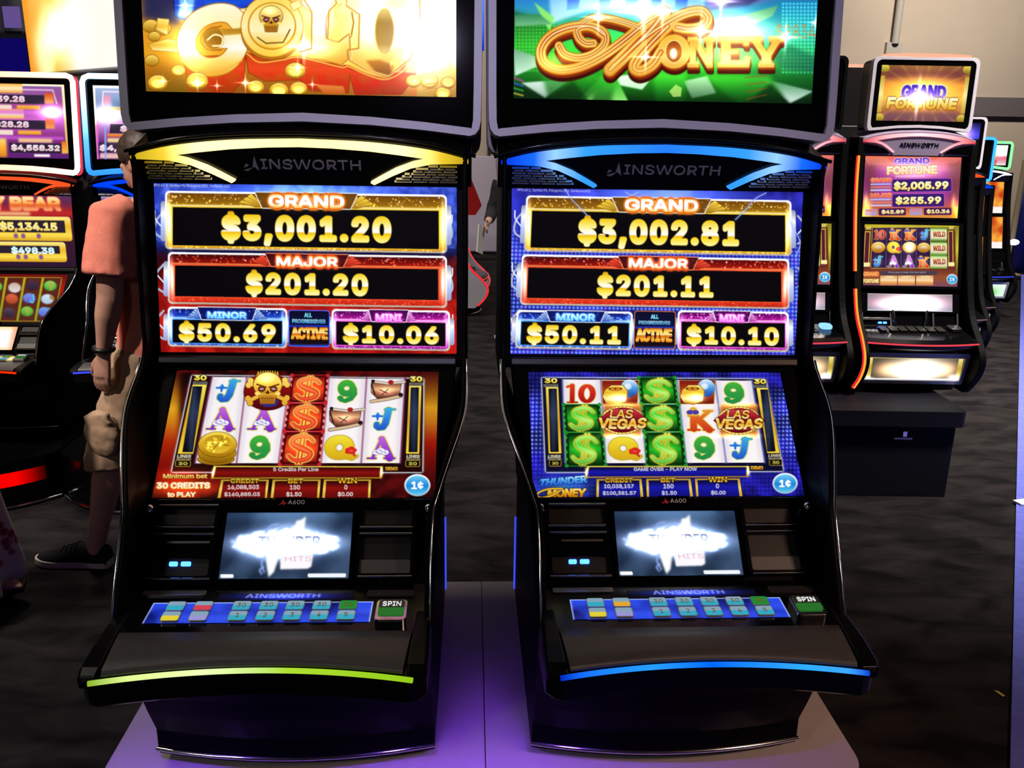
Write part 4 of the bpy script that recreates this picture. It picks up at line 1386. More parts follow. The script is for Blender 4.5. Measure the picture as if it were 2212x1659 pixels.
A.ell(935, 148, 132, 130, [(0, 'ffe070'), (.6, 'fff4c0'), (1, 'f8c840')])
A.shape([[(1040, 20), (1085, 0), (1110, 30), (1060, 60)]], 'ffe890', outl=(5, 'c87a10'))
skull(A, 930, 105, 84, '6a3a0a', 'f0c868')
A.line([(850, 215), (900, 250), (1000, 245), (1040, 170)], 8, '7a4a10')
A.shape([[(1120, -200), (1300, -200), (1310, 20), (1268, 55), (1258, 100), (1258, 225), (1320, 245), (1385, 195), (1392, 330), (1340, 375), (1240, 345), (1110, 335), (1095, 300), (1165, 280), (1168, 70), (1110, 20)]], GOLD, outl=o)
A.shape([[(1390, -200), (1700, -200), (1790, -20), (1800, 200), (1740, 340), (1610, 440), (1480, 400), (1380, 345), (1375, 290), (1440, 280), (1445, 80), (1370, 30)]], GOLD, outl=o)
A.ell(1590, 178, 55, 130, [(0, 'f8d058'), (.4, 'b88a20'), (.8, 'd8b040'), (1, 'fff0a0')], outl=(6, 'e0a830'))
A.line([(1268, 60), (1250, 110), (1250, 220)], 8, '9a5a10')
A.line([(1340, 20), (1300, 50), (1310, 110)], 8, 'd89418')
A.line([(1400, 70), (1410, 130), (1395, 215)], 9, 'a8640c')
A.line([(1290, 20), (1330, 110), (1290, 240)], 60, 'e8b838', alpha=.55, blur=16)
A.poly([(1480, 350), (1560, 345), (1650, 380), (1620, 440), (1540, 420)], [(0, 'c87a10'), (1, '8a4a08')], blur=6)
A.line(smooth_path([(400, 350), (520, 410), (640, 410), (760, 350)], 6), 7, 'ffb040')
A.line(smooth_path([(790, 310), (860, 360), (980, 350), (1080, 330), (1180, 350), (1340, 390), (1380, 385), (1480, 430), (1600, 460), (1710, 400), (1770, 290)], 6), 8, 'ffb848', outl=(4, 'd03a0c'))
for cx, cy, r in ((500, 470, 62), (390, 410, 40), (1070, 410, 58), (975, 525, 55), (1090, 515, 50), (840, 505, 48), (270, 480, 55), (1850, 470, 52), (1930, 545, 48), (1760, 470, 44), (1960, 480, 40)):
    A.ell(cx, cy, r, r * .8, [(0, 'ffe070'), (.6, 'd89a20'), (1, '9a6208')], outl=(4, '8a4a08'))
    A.ell(cx, cy, r * .72, r * .56, [(0, 'e8b030'), (1, 'ffd860')])
    A.glow(cx, cy, r * .6, r * .4, 'ffe890', .55)
for k in range(5):
    A.line([(1830 - 6 * k, 490 + 16 * k), (1895, 480 + 16 * k)], 7, 'c08a18')
A.poly([(1190, 490), (1350, 500), (1365, 545), (1240, 545)], [(0, 'f09040'), (1, 'c85a18')], blur=3)
A.poly([(1900, 190), (1960, 200), (1965, 255), (1925, 250)], '8a4a20', blur=3)
A.mottled(1620, 40, 2020, 430, 26, ('000000', 'ffe8a0'), .45, 'add')
A.glow(1930, 60, 200, 260, 'fff8e0', .8)
A.glow(1220, 20, 120, 200, 'fffbe8', .6)
A.glow(1520, 40, 90, 240, 'fffbe8', .5)
A.glow(1150, 280, 120, 50, 'fff4d0', .7)
A.glow(1800, 330, 110, 150, 'fff4c8', .6)
A.glow(440, 260, 110, 150, 'ffe088', .7)
for s in ((500, 480, 40), (780, 480, 44), (1085, 390, 40), (615, 497, 26), (300, 470, 26), (1120, 270, 90), (430, 30, 40), (1170, 490, 26)):
    A.star(*s, 'fff8e0', .8)
for pth in ([(1112, -20), (1168, 70), (1165, 280), (1100, 300)], [(1300, -20), (1310, 20), (1268, 58), (1258, 225), (1320, 245), (1385, 195), (1392, 330), (1340, 375)], [(1370, 30), (1445, 82), (1440, 282), (1378, 292), (1385, 345), (1480, 400), (1610, 440), (1740, 340), (1800, 200), (1795, -20)]):
    A.line(pth, 7, 'e0962a', alpha=.9)
    A.line([(x + 9, y + 3) for x, y in pth], 4, 'fff0b0', alpha=.9)
A.ell(1590, 178, 50, 124, [(0, 'ffe890'), (.3, 'b08a28'), (.8, 'c8a038'), (1, 'ffe8a0')], alpha=.85, outl=(5, 'd89a28'))
ART_L['top'] = A

SUB = (1040, 0, 2.698)
A = Art(520, 293, [(1114.2, -183.5), (1777.7, -163.6), (1754.3, 224.1), (1110.3, 211.9)], '0a3a18', SUB)
A.rect(100, -600, 2100, 700, [(0, '0a1060'), (.30, '1a3ac8'), (.48, '2a8ad0'), (.60, '30b078'), (.72, '30b838'), (.86, '14701c'), (1, '06200a')])
A.poly([(180, 60), (430, 140), (430, 420), (180, 470)], [(0, '104a20'), (.5, '2a9a30'), (1, '0e5a18')], blur=14)
A.poly([(1560, -60), (1990, -60), (1960, 620), (1560, 560)], [(0, '1a6ab0'), (.35, '2aa0b8'), (.6, '1a8050'), (.8, '0c4a20'), (1, '08200c')], alpha=.85, blur=26)
A.dots(205, 110, 430, 430, 20, 20, 6, lambda x, y: ([90, 200, 60], .35))
A.dots(1760, 20, 1950, 430, 21, 21, 6.5, lambda x, y: ([90, 220, 190], .5))
A.poly([(380, -300), (1330, -300), (1300, 70), (900, 30), (620, 60), (410, 135)], [(0, '2a4ae0'), (.5, '58a0ff'), (1, 'c8ecff')], blur=8)
for x in (520, 700, 860, 1010, 1150):
    A.poly([(x, -300), (x + 90, -300), (x + 50, 50), (x - 20, 60)], [(0, '0c1a90'), (.8, '1a3ad8'), (1, '60b0ff')], alpha=.8, blur=4)
A.poly([(1280, -100), (1700, -200), (1740, -20), (1560, 20), (1330, 60)], [(0, '5a1a80'), (1, 'c868e0')], alpha=.7, blur=14)
A.poly([(1290, 60), (1750, -80), (1560, 30)], '0a0a40', alpha=.6, blur=8)
A.poly([(310, 10), (430, 100), (400, 180)], '8ae070', blur=4)
# the fan of banknotes behind and below
for q, c0, c1 in (([(196, 85), (340, 80), (420, 140), (200, 150)], '2a7a50', '7ab890'), ([(1370, 130), (1730, 30), (1700, 90), (1440, 210)], '58a878', 'b8e8d0'),
                  ([(190, 280), (330, 330), (340, 380), (200, 440)], '6a9a80', 'd8f0e8'), ([(235, 480), (520, 460), (375, 570)], 'e8f4f4', '9ab8a8'),
                  ([(800, 440), (1020, 420), (940, 520), (790, 490)], 'f4fff8', 'c8e8d0'), ([(1180, 470), (1320, 440), (1370, 540), (1230, 570)], 'b8d0c0', '486a50'),
                  ([(1640, 460), (1740, 480), (1935, 530), (1800, 602)], '3a7a58', 'e8f4f4'), ([(560, 585), (680, 470), (800, 470), (860, 590)], '2a9a28', '8ad870')):
    A.poly(q, [(0, c0), (1, c1)], blur=4)
for q in ([(330, 350), (760, 460), (600, 590), (400, 590)], [(1000, 420), (1200, 430), (1180, 600), (1020, 600)], [(1300, 440), (1680, 440), (1760, 560), (1500, 600)], [(700, 440), (800, 430), (760, 590), (640, 590)]):
    A.poly(q, [(0, '48d038'), (.6, '1c7a20'), (1, '0a3a10')], alpha=.75, blur=12)
A.poly([(200, 470), (375, 570), (540, 470), (640, 600), (195, 600)], '0a200e', alpha=.7, blur=10)
A.poly([(1560, 590), (1690, 480), (1800, 600), (1935, 560), (1930, 620)], '061a0c', alpha=.8, blur=10)
A.poly([(1700, 330), (1800, 260), (1960, 330), (1950, 420), (1760, 400)], '103a4a', alpha=.6, blur=10)
A.poly([(1097, 530), (1135, 490), (1170, 510), (1165, 560), (1120, 562)], 'b8d070', alpha=.8)
A.glow(1130, 300, 700, 210, '4aff20', .45)
A.glow(1430, 160, 160, 110, 'e8ffe8', .9)
A.glow(850, 40, 260, 60, 'd8f8ff', .8)
A.text('$2834', 1720, 130, 1950, 235, 'd87a30', bold=.0, alpha=.75)
for k in range(4):
    A.line([(1540 + 3 * k, 450 + 42 * k), (1665, 440 + 36 * k)], 6, 'c04030', alpha=.6, blur=2)
    A.line([(190, 450 + 30 * k), (245, 470 + 28 * k)], 10, ('c04a9a', '3a5ae0', '2ab040', 'c8b838')[k], alpha=.8, blur=2)
# the gilded script
loop = smooth_path([(655, 250), (610, 250), (570, 215), (565, 165), (640, 152), (715, 185), (722, 250), (660, 310), (570, 335), (490, 315), (455, 265)], 7)
big = smooth_path([(720, 200), (640, 152), (520, 158), (410, 205), (352, 285), (370, 365), (455, 405), (570, 390), (690, 335), (800, 260), (900, 180), (990, 110), (1070, 70)], 8)
leg1 = smooth_path([(1070, 70), (1000, 160), (900, 260), (820, 340), (765, 392), (752, 405)], 7)
swash = smooth_path([(590, 135), (660, 100), (760, 108), (870, 140), (960, 180)], 6)
leg2 = smooth_path([(765, 385), (870, 290), (960, 215), (1060, 145), (1180, 80), (1280, 62), (1322, 105), (1290, 150), (1210, 165), (1140, 155)], 7)
leg3 = smooth_path([(1090, 150), (1000, 240), (920, 330), (892, 390), (930, 412), (1000, 375), (1050, 300)], 7)
rel = [(loop, 36), (big, 44), (leg1, 62), (swash, 30), (leg2, 46), (leg3, 52)]
SER = [[(1125 + 95 * math.cos(t), 298 + 98 * math.sin(t)) for t in np.linspace(0, 2 * math.pi, 36)],
       [(1206, 215), (1262, 215), (1316, 320), (1316, 240), (1300, 238), (1300, 215), (1362, 215), (1362, 240), (1350, 242), (1350, 392), (1318, 392), (1250, 270), (1250, 362), (1270, 366), (1270, 390), (1204, 390), (1204, 366), (1218, 362), (1218, 242), (1206, 240)],
       [(1378, 212), (1556, 212), (1562, 262), (1536, 262), (1528, 240), (1452, 240), (1452, 284), (1500, 284), (1500, 312), (1452, 312), (1452, 358), (1534, 358), (1546, 330), (1570, 330), (1562, 390), (1378, 390), (1378, 364), (1400, 360), (1400, 242), (1378, 238)],
       [(1556, 212), (1640, 212), (1640, 236), (1626, 240), (1664, 300), (1700, 240), (1682, 236), (1682, 212), (1764, 212), (1764, 236), (1742, 240), (1690, 325), (1690, 362), (1708, 366), (1708, 390), (1616, 390), (1616, 366), (1636, 362), (1636, 325), (1582, 240), (1556, 236)]]
dn = lambda p, d: [(x + 3, y + d) for x, y in p]
A.shape([(dn(p, 34), w + 14) for p, w in rel] + [dn(p, 34) for p in SER], [(0, '8a3010'), (.6, '6a1408'), (1, '3a0a04')], outl=(8, '3a1404'))
A.shape([(dn(p, 14), w + 14) for p, w in rel] + [dn(p, 14) for p in SER], [(0, 'b05010'), (1, '8a2408')], outl=(5, '6a2408'))
A.shape([(p, w + 8) for p, w in rel] + SER, [(0, 'fff0a0'), (.4, 'f0b030'), (.7, 'ffe070'), (1, 'e89020')], outl=(7, 'c86a10'))
A.shape([(p, w * .62) for p, w in rel], [(0, 'ffd060'), (.45, 'c85a14'), (.7, 'e88a20'), (1, 'f0a838')], outl=(3, 'fff4b0'))
A.shape([(p, w * .16) for p, w in rel], [(0, 'fff8d0'), (1, 'ffe080')])
A.ell(1125, 298, 46, 62, [(0, '9a3a10'), (.5, 'd8781c'), (1, 'b85a14')], outl=(6, 'fff0a0'))
A.ell(1122, 310, 22, 32, 'fffff0', blur=4)
for q in SER[1:]:
    c = np.mean(q, 0)
    A.shape([[(c[0] + (x - c[0]) * .86, c[1] + (y - c[1]) * .80) for x, y in q]], [(0, 'd8801c'), (.5, 'f8c848'), (1, 'fff0a0')], alpha=.55)
A.glow(1480, 190, 230, 60, 'fff8c8', .9)
A.glow(1450, 330, 220, 60, 'fff4b0', .5)
A.glow(430, 360, 90, 50, 'ffd860', .5)
for s in ((685, 98, 70), (950, 70, 130), (1280, 180, 80), (1775, 215, 70), (1060, 60, 90), (960, 330, 60), (1950, 130, 40), (1400, 5, 80)):
    A.star(*s, 'fffbe8', .9)
ART_R['top'] = A

# ------------------------------------------------------------------ player tracking screen, logo strip, key panel
SUB = (170, 1080, 2.633)
A = Art(190, 104, [(492, 1108.5), (761, 1108), (754, 1252), (472, 1252)], '24344e', SUB)
A.mottled(780, 60, 1580, 470, 60, ('1c2a42', '3a506e'), 1)
A.glow(1180, 80, 330, 40, '3a5878', .5)
for cx, cy, rx, ry, a in ((1180, 245, 300, 55, .9), (1080, 250, 180, 70, 1), (1300, 250, 150, 60, 1), (1200, 220, 150, 80, 1), (1120, 290, 120, 50, .9)):
    A.glow(cx, cy, rx, ry, '88aaff', .5 * a)
    A.glow(cx, cy, rx * .75, ry * .75, 'ffffff', a)
for _ in range(130):
    t = RNG.uniform(0, 2 * math.pi)
    k = RNG.uniform(.8, 1.05)
    A.glow(1180 + 300 * k * math.cos(t), 248 + 68 * k * math.sin(t), RNG.uniform(9, 22), RNG.uniform(7, 15), 'aabfff', RNG.uniform(.2, .6))
A.shape([[(1180, 190), (1228, 140), (1235, 120), (1262, 115), (1288, 95), (1280, 175), (1330, 200), (1200, 260)], [(1060, 300), (1150, 290), (1110, 410), (1080, 440), (1070, 390)]], 'ffffff', blur=5)
A.shape([[(1145, 330), (1332, 305), (1322, 380), (1300, 392), (1145, 395)]], 'fffaff', blur=4)
for p in ([(1060, 190), (1090, 150), (1130, 140)], [(1120, 180), (1180, 150), (1200, 160)], [(1060, 320), (1040, 360), (1055, 410)], [(1050, 380), (1030, 400), (1040, 420)]):
    A.line(smooth_path(p, 4), 12, '98b4f8', alpha=.8, blur=4)
A.text('THUNDER', 1020, 208, 1368, 268, [(0, '2a3a78'), (.5, '8898c8'), (1, 'd8e0ff')], bold=.02, slant=.12, alpha=.85)
A.glow(1180, 240, 60, 36, 'ffffff', 1)
A.text('HITS', 1172, 322, 1320, 350, 'd8a8b8', bold=.0, alpha=.8)
A.rect(808, 422, 882, 442, 'ffffff', r=6)
A.rect(1302, 420, 1520, 441, 'f2f8ff', r=6)
ART_TRACK = A

A = Art(120, 14, [(0, 0), (300, 0), (300, 34), (0, 34)], '04040c')
A.glow(150, 14, 95, 12, '2838ff', 1.0)
A.glow(150, 14, 45, 9, '4a60ff', .6)
A.text('AINSWORTH', 62, 4, 226, 20, 'c8d4ff', bold=.0, alpha=.9)
ART_LOGO = A

A = Art(200, 32, [(0, 0), (3725, 0), (3725, 563), (0, 563)], '1428b8')
A.mottled(0, 0, 3725, 563, 260, ('0a1470', '2a4ae8'), 1)
A.line([(60, 520), (900, 380), (1800, 480), (3700, 260)], 60, '4a6aff', alpha=.5, blur=60)
A.line([(0, 200), (1200, 300), (2400, 150), (3700, 420)], 70, '0c1a80', alpha=.6, blur=60)
A.line([(14, 550), (14, 16), (3711, 16), (3711, 550)], 34, 'b8ccf0', alpha=.8)
ART_PANEL = A

# ------------------------------------------------------------------ pictures of the machines farther off
def far_text(A, s, x0, y0, x1, y1, c, o=None, **k):
    A.text(s, x0, y0, x1, y1, c, bold=k.pop('bold', .04), outl=o, **k)


def flames(A, x0, y0, x1, y1, n, amt=.8):
    for _ in range(n):
        x = RNG.uniform(x0, x1)
        A.glow(x, RNG.uniform(y0, y1), RNG.uniform(15, 50), RNG.uniform(30, 110), ['ff9a20', 'ffd850', 'f05010'][RNG.integers(3)], amt * RNG.uniform(.2, .7))


FAR = {}
A = Art(240, 135, [(0, 0), (1700, 0), (1700, 1060), (0, 1060)], '9a5a20')
A.rect(0, 0, 1700, 1060, [(0, '8a5a30'), (.2, '7a3a30'), (.35, 'f09030'), (.6, 'ffb840'), (.8, 'b86a40'), (1, '6a4050')])
A.glow(850, 480, 500, 330, 'ffd860', .8)
for t in np.linspace(0, math.pi * 2, 22):
    A.line([(850, 520), (850 + 1100 * math.cos(t), 520 + 700 * math.sin(t))], 34, 'ffc850', alpha=.35, blur=14)
A.rect(140, 90, 1560, 190, '6a2a3a', alpha=.6, blur=40)
A.rect(160, 880, 1540, 1000, '6a4460', alpha=.6, blur=40)
for x in (40, 1660): A.rect(x - 45, 200, x + 45, 900, [(0, 'c8a030'), (.5, 'fff0a0'), (1, 'c8a030')], blur=6)
for x, y in ((60, 60), (1640, 60), (60, 1000), (1640, 1000)): A.ell(x, y, 90, 80, [(0, 'f0d858'), (1, '8a7418')], blur=4)
A.text('GRAND', 430, 360, 1290, 620, [(0, '3a20a8'), (.5, '7a50e8'), (1, 'e8c8ff')], bold=.05, outl=(26, 'f8e8ff'), arc=20)
A.text('FORTUNE', 170, 600, 1530, 830, [(0, 'fffbe0'), (.5, 'ffe070'), (1, 'e09820')], bold=.06, outl=(20, '8a5a18'), slant=.1)
A.star(760, 620, 300, 'ffffff', 1)
A.glow(800, 600, 160, 130, 'fff8ff', .9)
FAR['fortune_top'] = A

A = Art(250, 156, [(85, 40), (1240, 85), (1165, 775), (45, 748)], '6a2068', (0, 0, 1))
A.rect(0, 0, 1300, 800, [(0, 'e86a50'), (.14, 'c85a70'), (.25, '8a2a70'), (.6, 'a838a0'), (.85, 'c8603a'), (1, 'e89a3a')])
A.rect(90, 140, 210, 560, '6a3030', alpha=.7, blur=30)
A.rect(1080, 140, 1230, 560, '7a4038', alpha=.7, blur=30)
for k in range(9):
    A.line([(90 + k * 30, 60), (150 + k * 34, 150)], 10, 'ffd080', alpha=.5, blur=3)
    A.line([(1230 - k * 30, 80), (1150 - k * 34, 150)], 10, 'ff9aa0', alpha=.5, blur=3)
flames(A, 1090, 560, 1230, 760, 10)
flames(A, 60, 560, 130, 760, 8)
A.glow(700, 220, 330, 90, 'ffd8f0', .9)
A.text('GRAND', 440, 78, 860, 150, [(0, '5030b8'), (.6, '8a60f0'), (1, 'f0d8ff')], bold=.05, outl=(9, 'f8d8ff'))
A.text('FORTUNE', 350, 170, 950, 270, [(0, 'fffff0'), (1, 'ffe0a0')], bold=.06, outl=(9, 'd8904a'))
A.text('PROGRESSIVES', 455, 280, 800, 305, 'ffe8ff', bold=.03)
for (x0, y0, x1, y1), t in (((412, 325, 1110, 470), '$2,005.99'), ((412, 495, 1020, 640), '$255.99')):
    A.rect(x0, y0, x1, y1, '3c1474', r=20, outl=(6, 'd07ad0'))
for t, b in (('$2,005.99', (430, 345, 1075, 462)), ('$255.99', (450, 518, 985, 620)), ):
    A.text(t, *b, [(0, 'fffbd0'), (.5, 'fff4a0'), (1, 'f0c850')], bold=.05, outl=(8, '2a0c3a'), slant=.06)
for y, t in ((305, 'GRAND'), (480, 'MAJOR')):
    A.text(t, 155, y, 405, y + 50, [(0, 'ff8a50'), (1, 'e03a30')], bold=.05, outl=(5, 'ffd0a0'))
    for q in range(3):
        A.rect(150, y + 62 + 34 * q, 400, y + 84 + 34 * q, ('b8c0ff', 'e08a70', 'c8d0ff')[q], r=10, alpha=.85)
for x, t in ((250, '$42.89'), (780, '$10.36')):
    A.rect(x, 655, x + 320, 735, '4a1450', r=16)
    A.text(t, x + 32, 668, x + 300, 722, [(0, 'fff8c0'), (1, 'f0d070')], bold=.06)
    A.rect(x - 165, 660, x - 20, 735, 'a8a0e8', r=12, alpha=.8)
    A.rect(x - 150, 668, x - 40, 690, 'e87a6a', r=8, alpha=.8)
FAR['fortune_up'] = A

A = Art(250, 156, [(40, 860), (1150, 885), (1120, 1570), (60, 1550)], '4a2440')
A.rect(0, 840, 1200, 1600, [(0, 'a89a20'), (.1, '5a3018'), (.7, '6a2a20'), (.85, '9a5028'), (1, '7a4860')])
A.rect(45, 870, 1150, 900, 'c8b830', blur=4)
A.rect(1105, 870, 1150, 1420, [(0, '8a8020'), (.5, 'd8c838'), (1, '6a5818')], blur=4)
A.rect(142, 905, 815, 1360, '2c1440', outl=(8, 'd8c040'))
for x in (310, 482, 656): A.line([(x, 905), (x, 1360)], 5, '7a5a90')
for x0, x1 in ((62, 110), (1030, 1070)):
    A.rect(x0 - 8, 945, x1 + 8, 1320, 'e0cc48')
    A.rect(x0, 955, x1, 1310, '5a1430')
    A.rect(x0 - 10, 1300, x1 + 20, 1345, 'fff0a0', r=8)
    A.text('30', x0, 895, x1 + 12, 925, 'fff090', bold=.05)
for ch, x0, y0, x1, y1 in (('10', 160, 925, 298, 1040), ('K', 335, 920, 470, 1045), ('K', 510, 920, 645, 1045), ('J', 690, 930, 810, 1045), ('Q', 325, 1075, 480, 1195), ('J', 160, 1230, 275, 1345), ('A', 325, 1230, 465, 1350), ('A', 500, 1230, 640, 1350), ('K', 675, 1235, 805, 1355)):
    glyph(A, ch, x0, y0, x1, y1)
    A.glow((x0 + x1) / 2, (y0 + y1) / 2, 50, 50, 'ffffff', .28)
for x, y, r in ((215, 1130, 82), (575, 1130, 80), (740, 1135, 74)):
    A.ell(x, y, r, r * .75, [(0, 'fff0a0'), (.5, 'e0a030'), (1, 'a8681c')], outl=(6, '6a4010'))
    A.ell(x, y + 4, r * .6, r * .3, [(0, 'fffff0'), (1, 'b87a20')], blur=5)
A.glow(575, 1140, 50, 50, 'f0f4ff', .9)
for y in (915, 1075, 1225):
    A.rect(818, y, 1005, y + 140, [(0, '3a8a2a'), (.15, 'd8e8a0'), (.4, 'f8e8d8'), (.8, 'e8d8b0'), (1, '4a9a30')], r=10, outl=(6, '6ab03a'))
    A.text('WILD', 845, y + 38, 990, y + 98, [(0, 'd8702a'), (1, '7a2010')], bold=.04)
A.rect(250, 1395, 890, 1440, '4a3a48', r=6)
A.text('Press play to begin the next game', 345, 1400, 770, 1420, 'e0d8e8', bold=.0)
for x, t in ((255, 'CREDIT'), (455, 'BET'), (660, 'WIN')):
    A.rect(x, 1445, x + 190, 1550, [(0, 'd8a060'), (.5, 'ffe0b0'), (.7, 'f0a050'), (1, 'b87a58')], r=6)
    A.text(t, x + 50, 1448, x + 150, 1468, 'fff4d0', bold=.04)
A.text('GRAND', 60, 1400, 235, 1450, 'ffb060', bold=.05, outl=(7, 'c04a20'))
A.text('FORTUNE', 60, 1480, 240, 1522, 'fff0a0', bold=.05, outl=(7, 'a8641c'))
cent(A, 1062, 1486, 62, 56)
FAR['fortune_low'] = A

A = Art(150, 32, [(115, 215), (1105, 225), (1110, 410), (112, 405)], '6a6070')
A.rect(100, 200, 1120, 420, [(0, '8a7880'), (.5, '9a7a88'), (1, '8a8aa0')])
A.glow(620, 320, 330, 90, 'ffe8f0', 1)
A.glow(700, 330, 240, 80, 'ffffff', .8)
A.glow(330, 330, 120, 40, 'e08a88', .5)
A.line([(110, 215), (1110, 225)], 12, 'fff8e0')
A.line([(110, 402), (1110, 410)], 14, 'ffffff')
for y in (280, 335, 398): A.line([(490, y), (720, y - 10)], 8, 'a89aa8', alpha=.7, blur=3)
FAR['mid_glass'] = A

A = Art(160, 36, [(160, 950), (1330, 955), (1300, 1215), (130, 1200)], '4a4030')
A.rect(100, 930, 1360, 1230, [(0, '4a4434'), (1, '3a3428')])
A.glow(770, 1100, 330, 100, 'ffe8c0', 1)
A.glow(770, 1090, 300, 120, 'ffffff', 1)
A.glow(400, 1090, 130, 70, 'f09a60', .7)
A.glow(1120, 1090, 110, 70, 'e88a50', .7)
A.line([(160, 960), (1330, 960)], 22, 'f0d868')
for x in (195, 1275): A.rect(x - 28, 950, x + 28, 1190, [(0, 'fff0a0'), (.5, 'c8a838'), (1, 'fff0a0')])
A.line([(140, 1195), (1300, 1200)], 26, 'ffffff')
A.glow(195, 1190, 50, 20, 'ffffff', 1)
A.glow(1225, 1175, 60, 30, 'ffffff', 1)
A.text('Grand', 640, 1060, 900, 1090, 'd8b878', bold=.0, alpha=.6)
FAR['belly_glass'] = A

# the bear game on the far left: the frame cuts it, so its left half continues the same layout
A = Art(240, 135, [(-394, 205), (655, 205), (625, 770), (-424, 770)], '3a1830')
A.rect(-1100, 200, 640, 780, [(0, '5a3060'), (.12, '6a2848'), (.25, 'b02028'), (.35, '4a1a34'), (1, '2c1630')])
A.rect(-900, 320, 630, 380, 'd82a20', alpha=.7, blur=40)
A.text('LUCKY BEAR', -440, 215, 540, 325, [(0, 'fff4c8'), (.4, 'ffc060'), (.6, 'e8682a'), (1, 'ffb080')], bold=.06, outl=(14, 'e85a40'))
A.rect(-700, 335, 285, 365, 'ffd890', alpha=.8, blur=8)
for (y0, y1, xr, t, tx) in ((370, 562, 608, '$5,134.15', (25, 408, 495, 495)), (570, 728, 545, '$498.38', (98, 606, 450, 672))):
    A.rect(-1000, y0, xr, y1, [(0, 'fff090'), (.4, 'f0b828'), (.75, 'ffe050'), (1, 'd8a020')], r=24)
    A.rect(-960, y0 + 30, xr - 50, y1 - 66, '2c2030')
    A.text(t, *tx, [(0, 'ffe85a'), (.5, 'fff0a0'), (1, 'e0b020')] if t[1] == '5' else [(0, 'c8f8ff'), (1, 'f0ffff')], bold=.05)
    for x in (150, 210, 335): A.ell(x, y1 - 38, 18, 20, '8a5a90', blur=3)
    A.text('2,400.00', -700, y0 + 38, -200, y1 - 72, 'ffe85a', bold=.05)
FAR['bear_up'] = A

A = Art(200, 112, [(-617, 232), (960, 232), (760, 800), (-900, 800)], '5a0c10')
A.rect(-1100, 225, 1000, 810, [(0, '6a0c0c'), (.3, 'a81410'), (1, '4a0a0c')])
A.poly([(-700, 275), (855, 275), (735, 775), (-820, 775)], '5a2418', outl=(16, 'a8981c'))
for x in (-420, -180, 80, 335, 590):
    A.line([(x + 10, 280), (x - 110, 770)], 30, [(0, 'b8a820'), (1, '8a9818')])
for cx, cy, c0, c1 in ((200, 390, 'c8b098', 'e8e0e8'), (155, 520, 'e86a48', 'a8441c'), (110, 680, '5a4458', '2c1c30'), (450, 365, '4a3048', '2c1c30'), (400, 510, '7a98e8', '5a60d0'), (365, 665, '8ad850', '3a9a28'),
                       (700, 365, '8ae060', '3aa830'), (655, 520, 'd8ecff', 'a8c0d8'), (610, 670, '78b0f0', '5a58d0'), (-60, 380, '8ae060', '3aa830'), (-110, 520, 'c8b098', 'e8e0e8'), (-150, 680, 'e86a48', 'a8441c'), (-320, 380, '4a3048', '2c1c30'), (-370, 520, '7a98e8', '5a60d0'), (-420, 680, 'd8ecff', 'a8c0d8')):
    A.ell(cx, cy, 88, 58, [(0, c0), (1, c1)], blur=7)
A.text('9', 680, 325, 740, 415, 'd8a050', bold=.02)
A.text('J', 410, 460, 470, 570, '58c8f0', bold=.02)
A.text('9', 345, 630, 400, 710, 'c8a048', bold=.02)
A.poly([(690, 470), (760, 510), (730, 530), (690, 515)], 'a8843a', blur=3)
A.text('J', 620, 620, 690, 730, '58c0f0', bold=.02)
FAR['bear_low'] = A

A = Art(110, 36, [(-352, 950), (350, 930), (285, 1260), (-430, 1270)], 'fff0c0')
A.rect(-800, 900, 400, 1280, [(0, 'ffe8a0'), (.2, 'ffffff'), (.8, 'ffffff'), (1, 'ffe0a0')])
A.poly([(280, 900), (420, 900), (340, 1280), (240, 1280)], 'ff9a60', alpha=.7, blur=30)
FAR['bear_mid'] = A


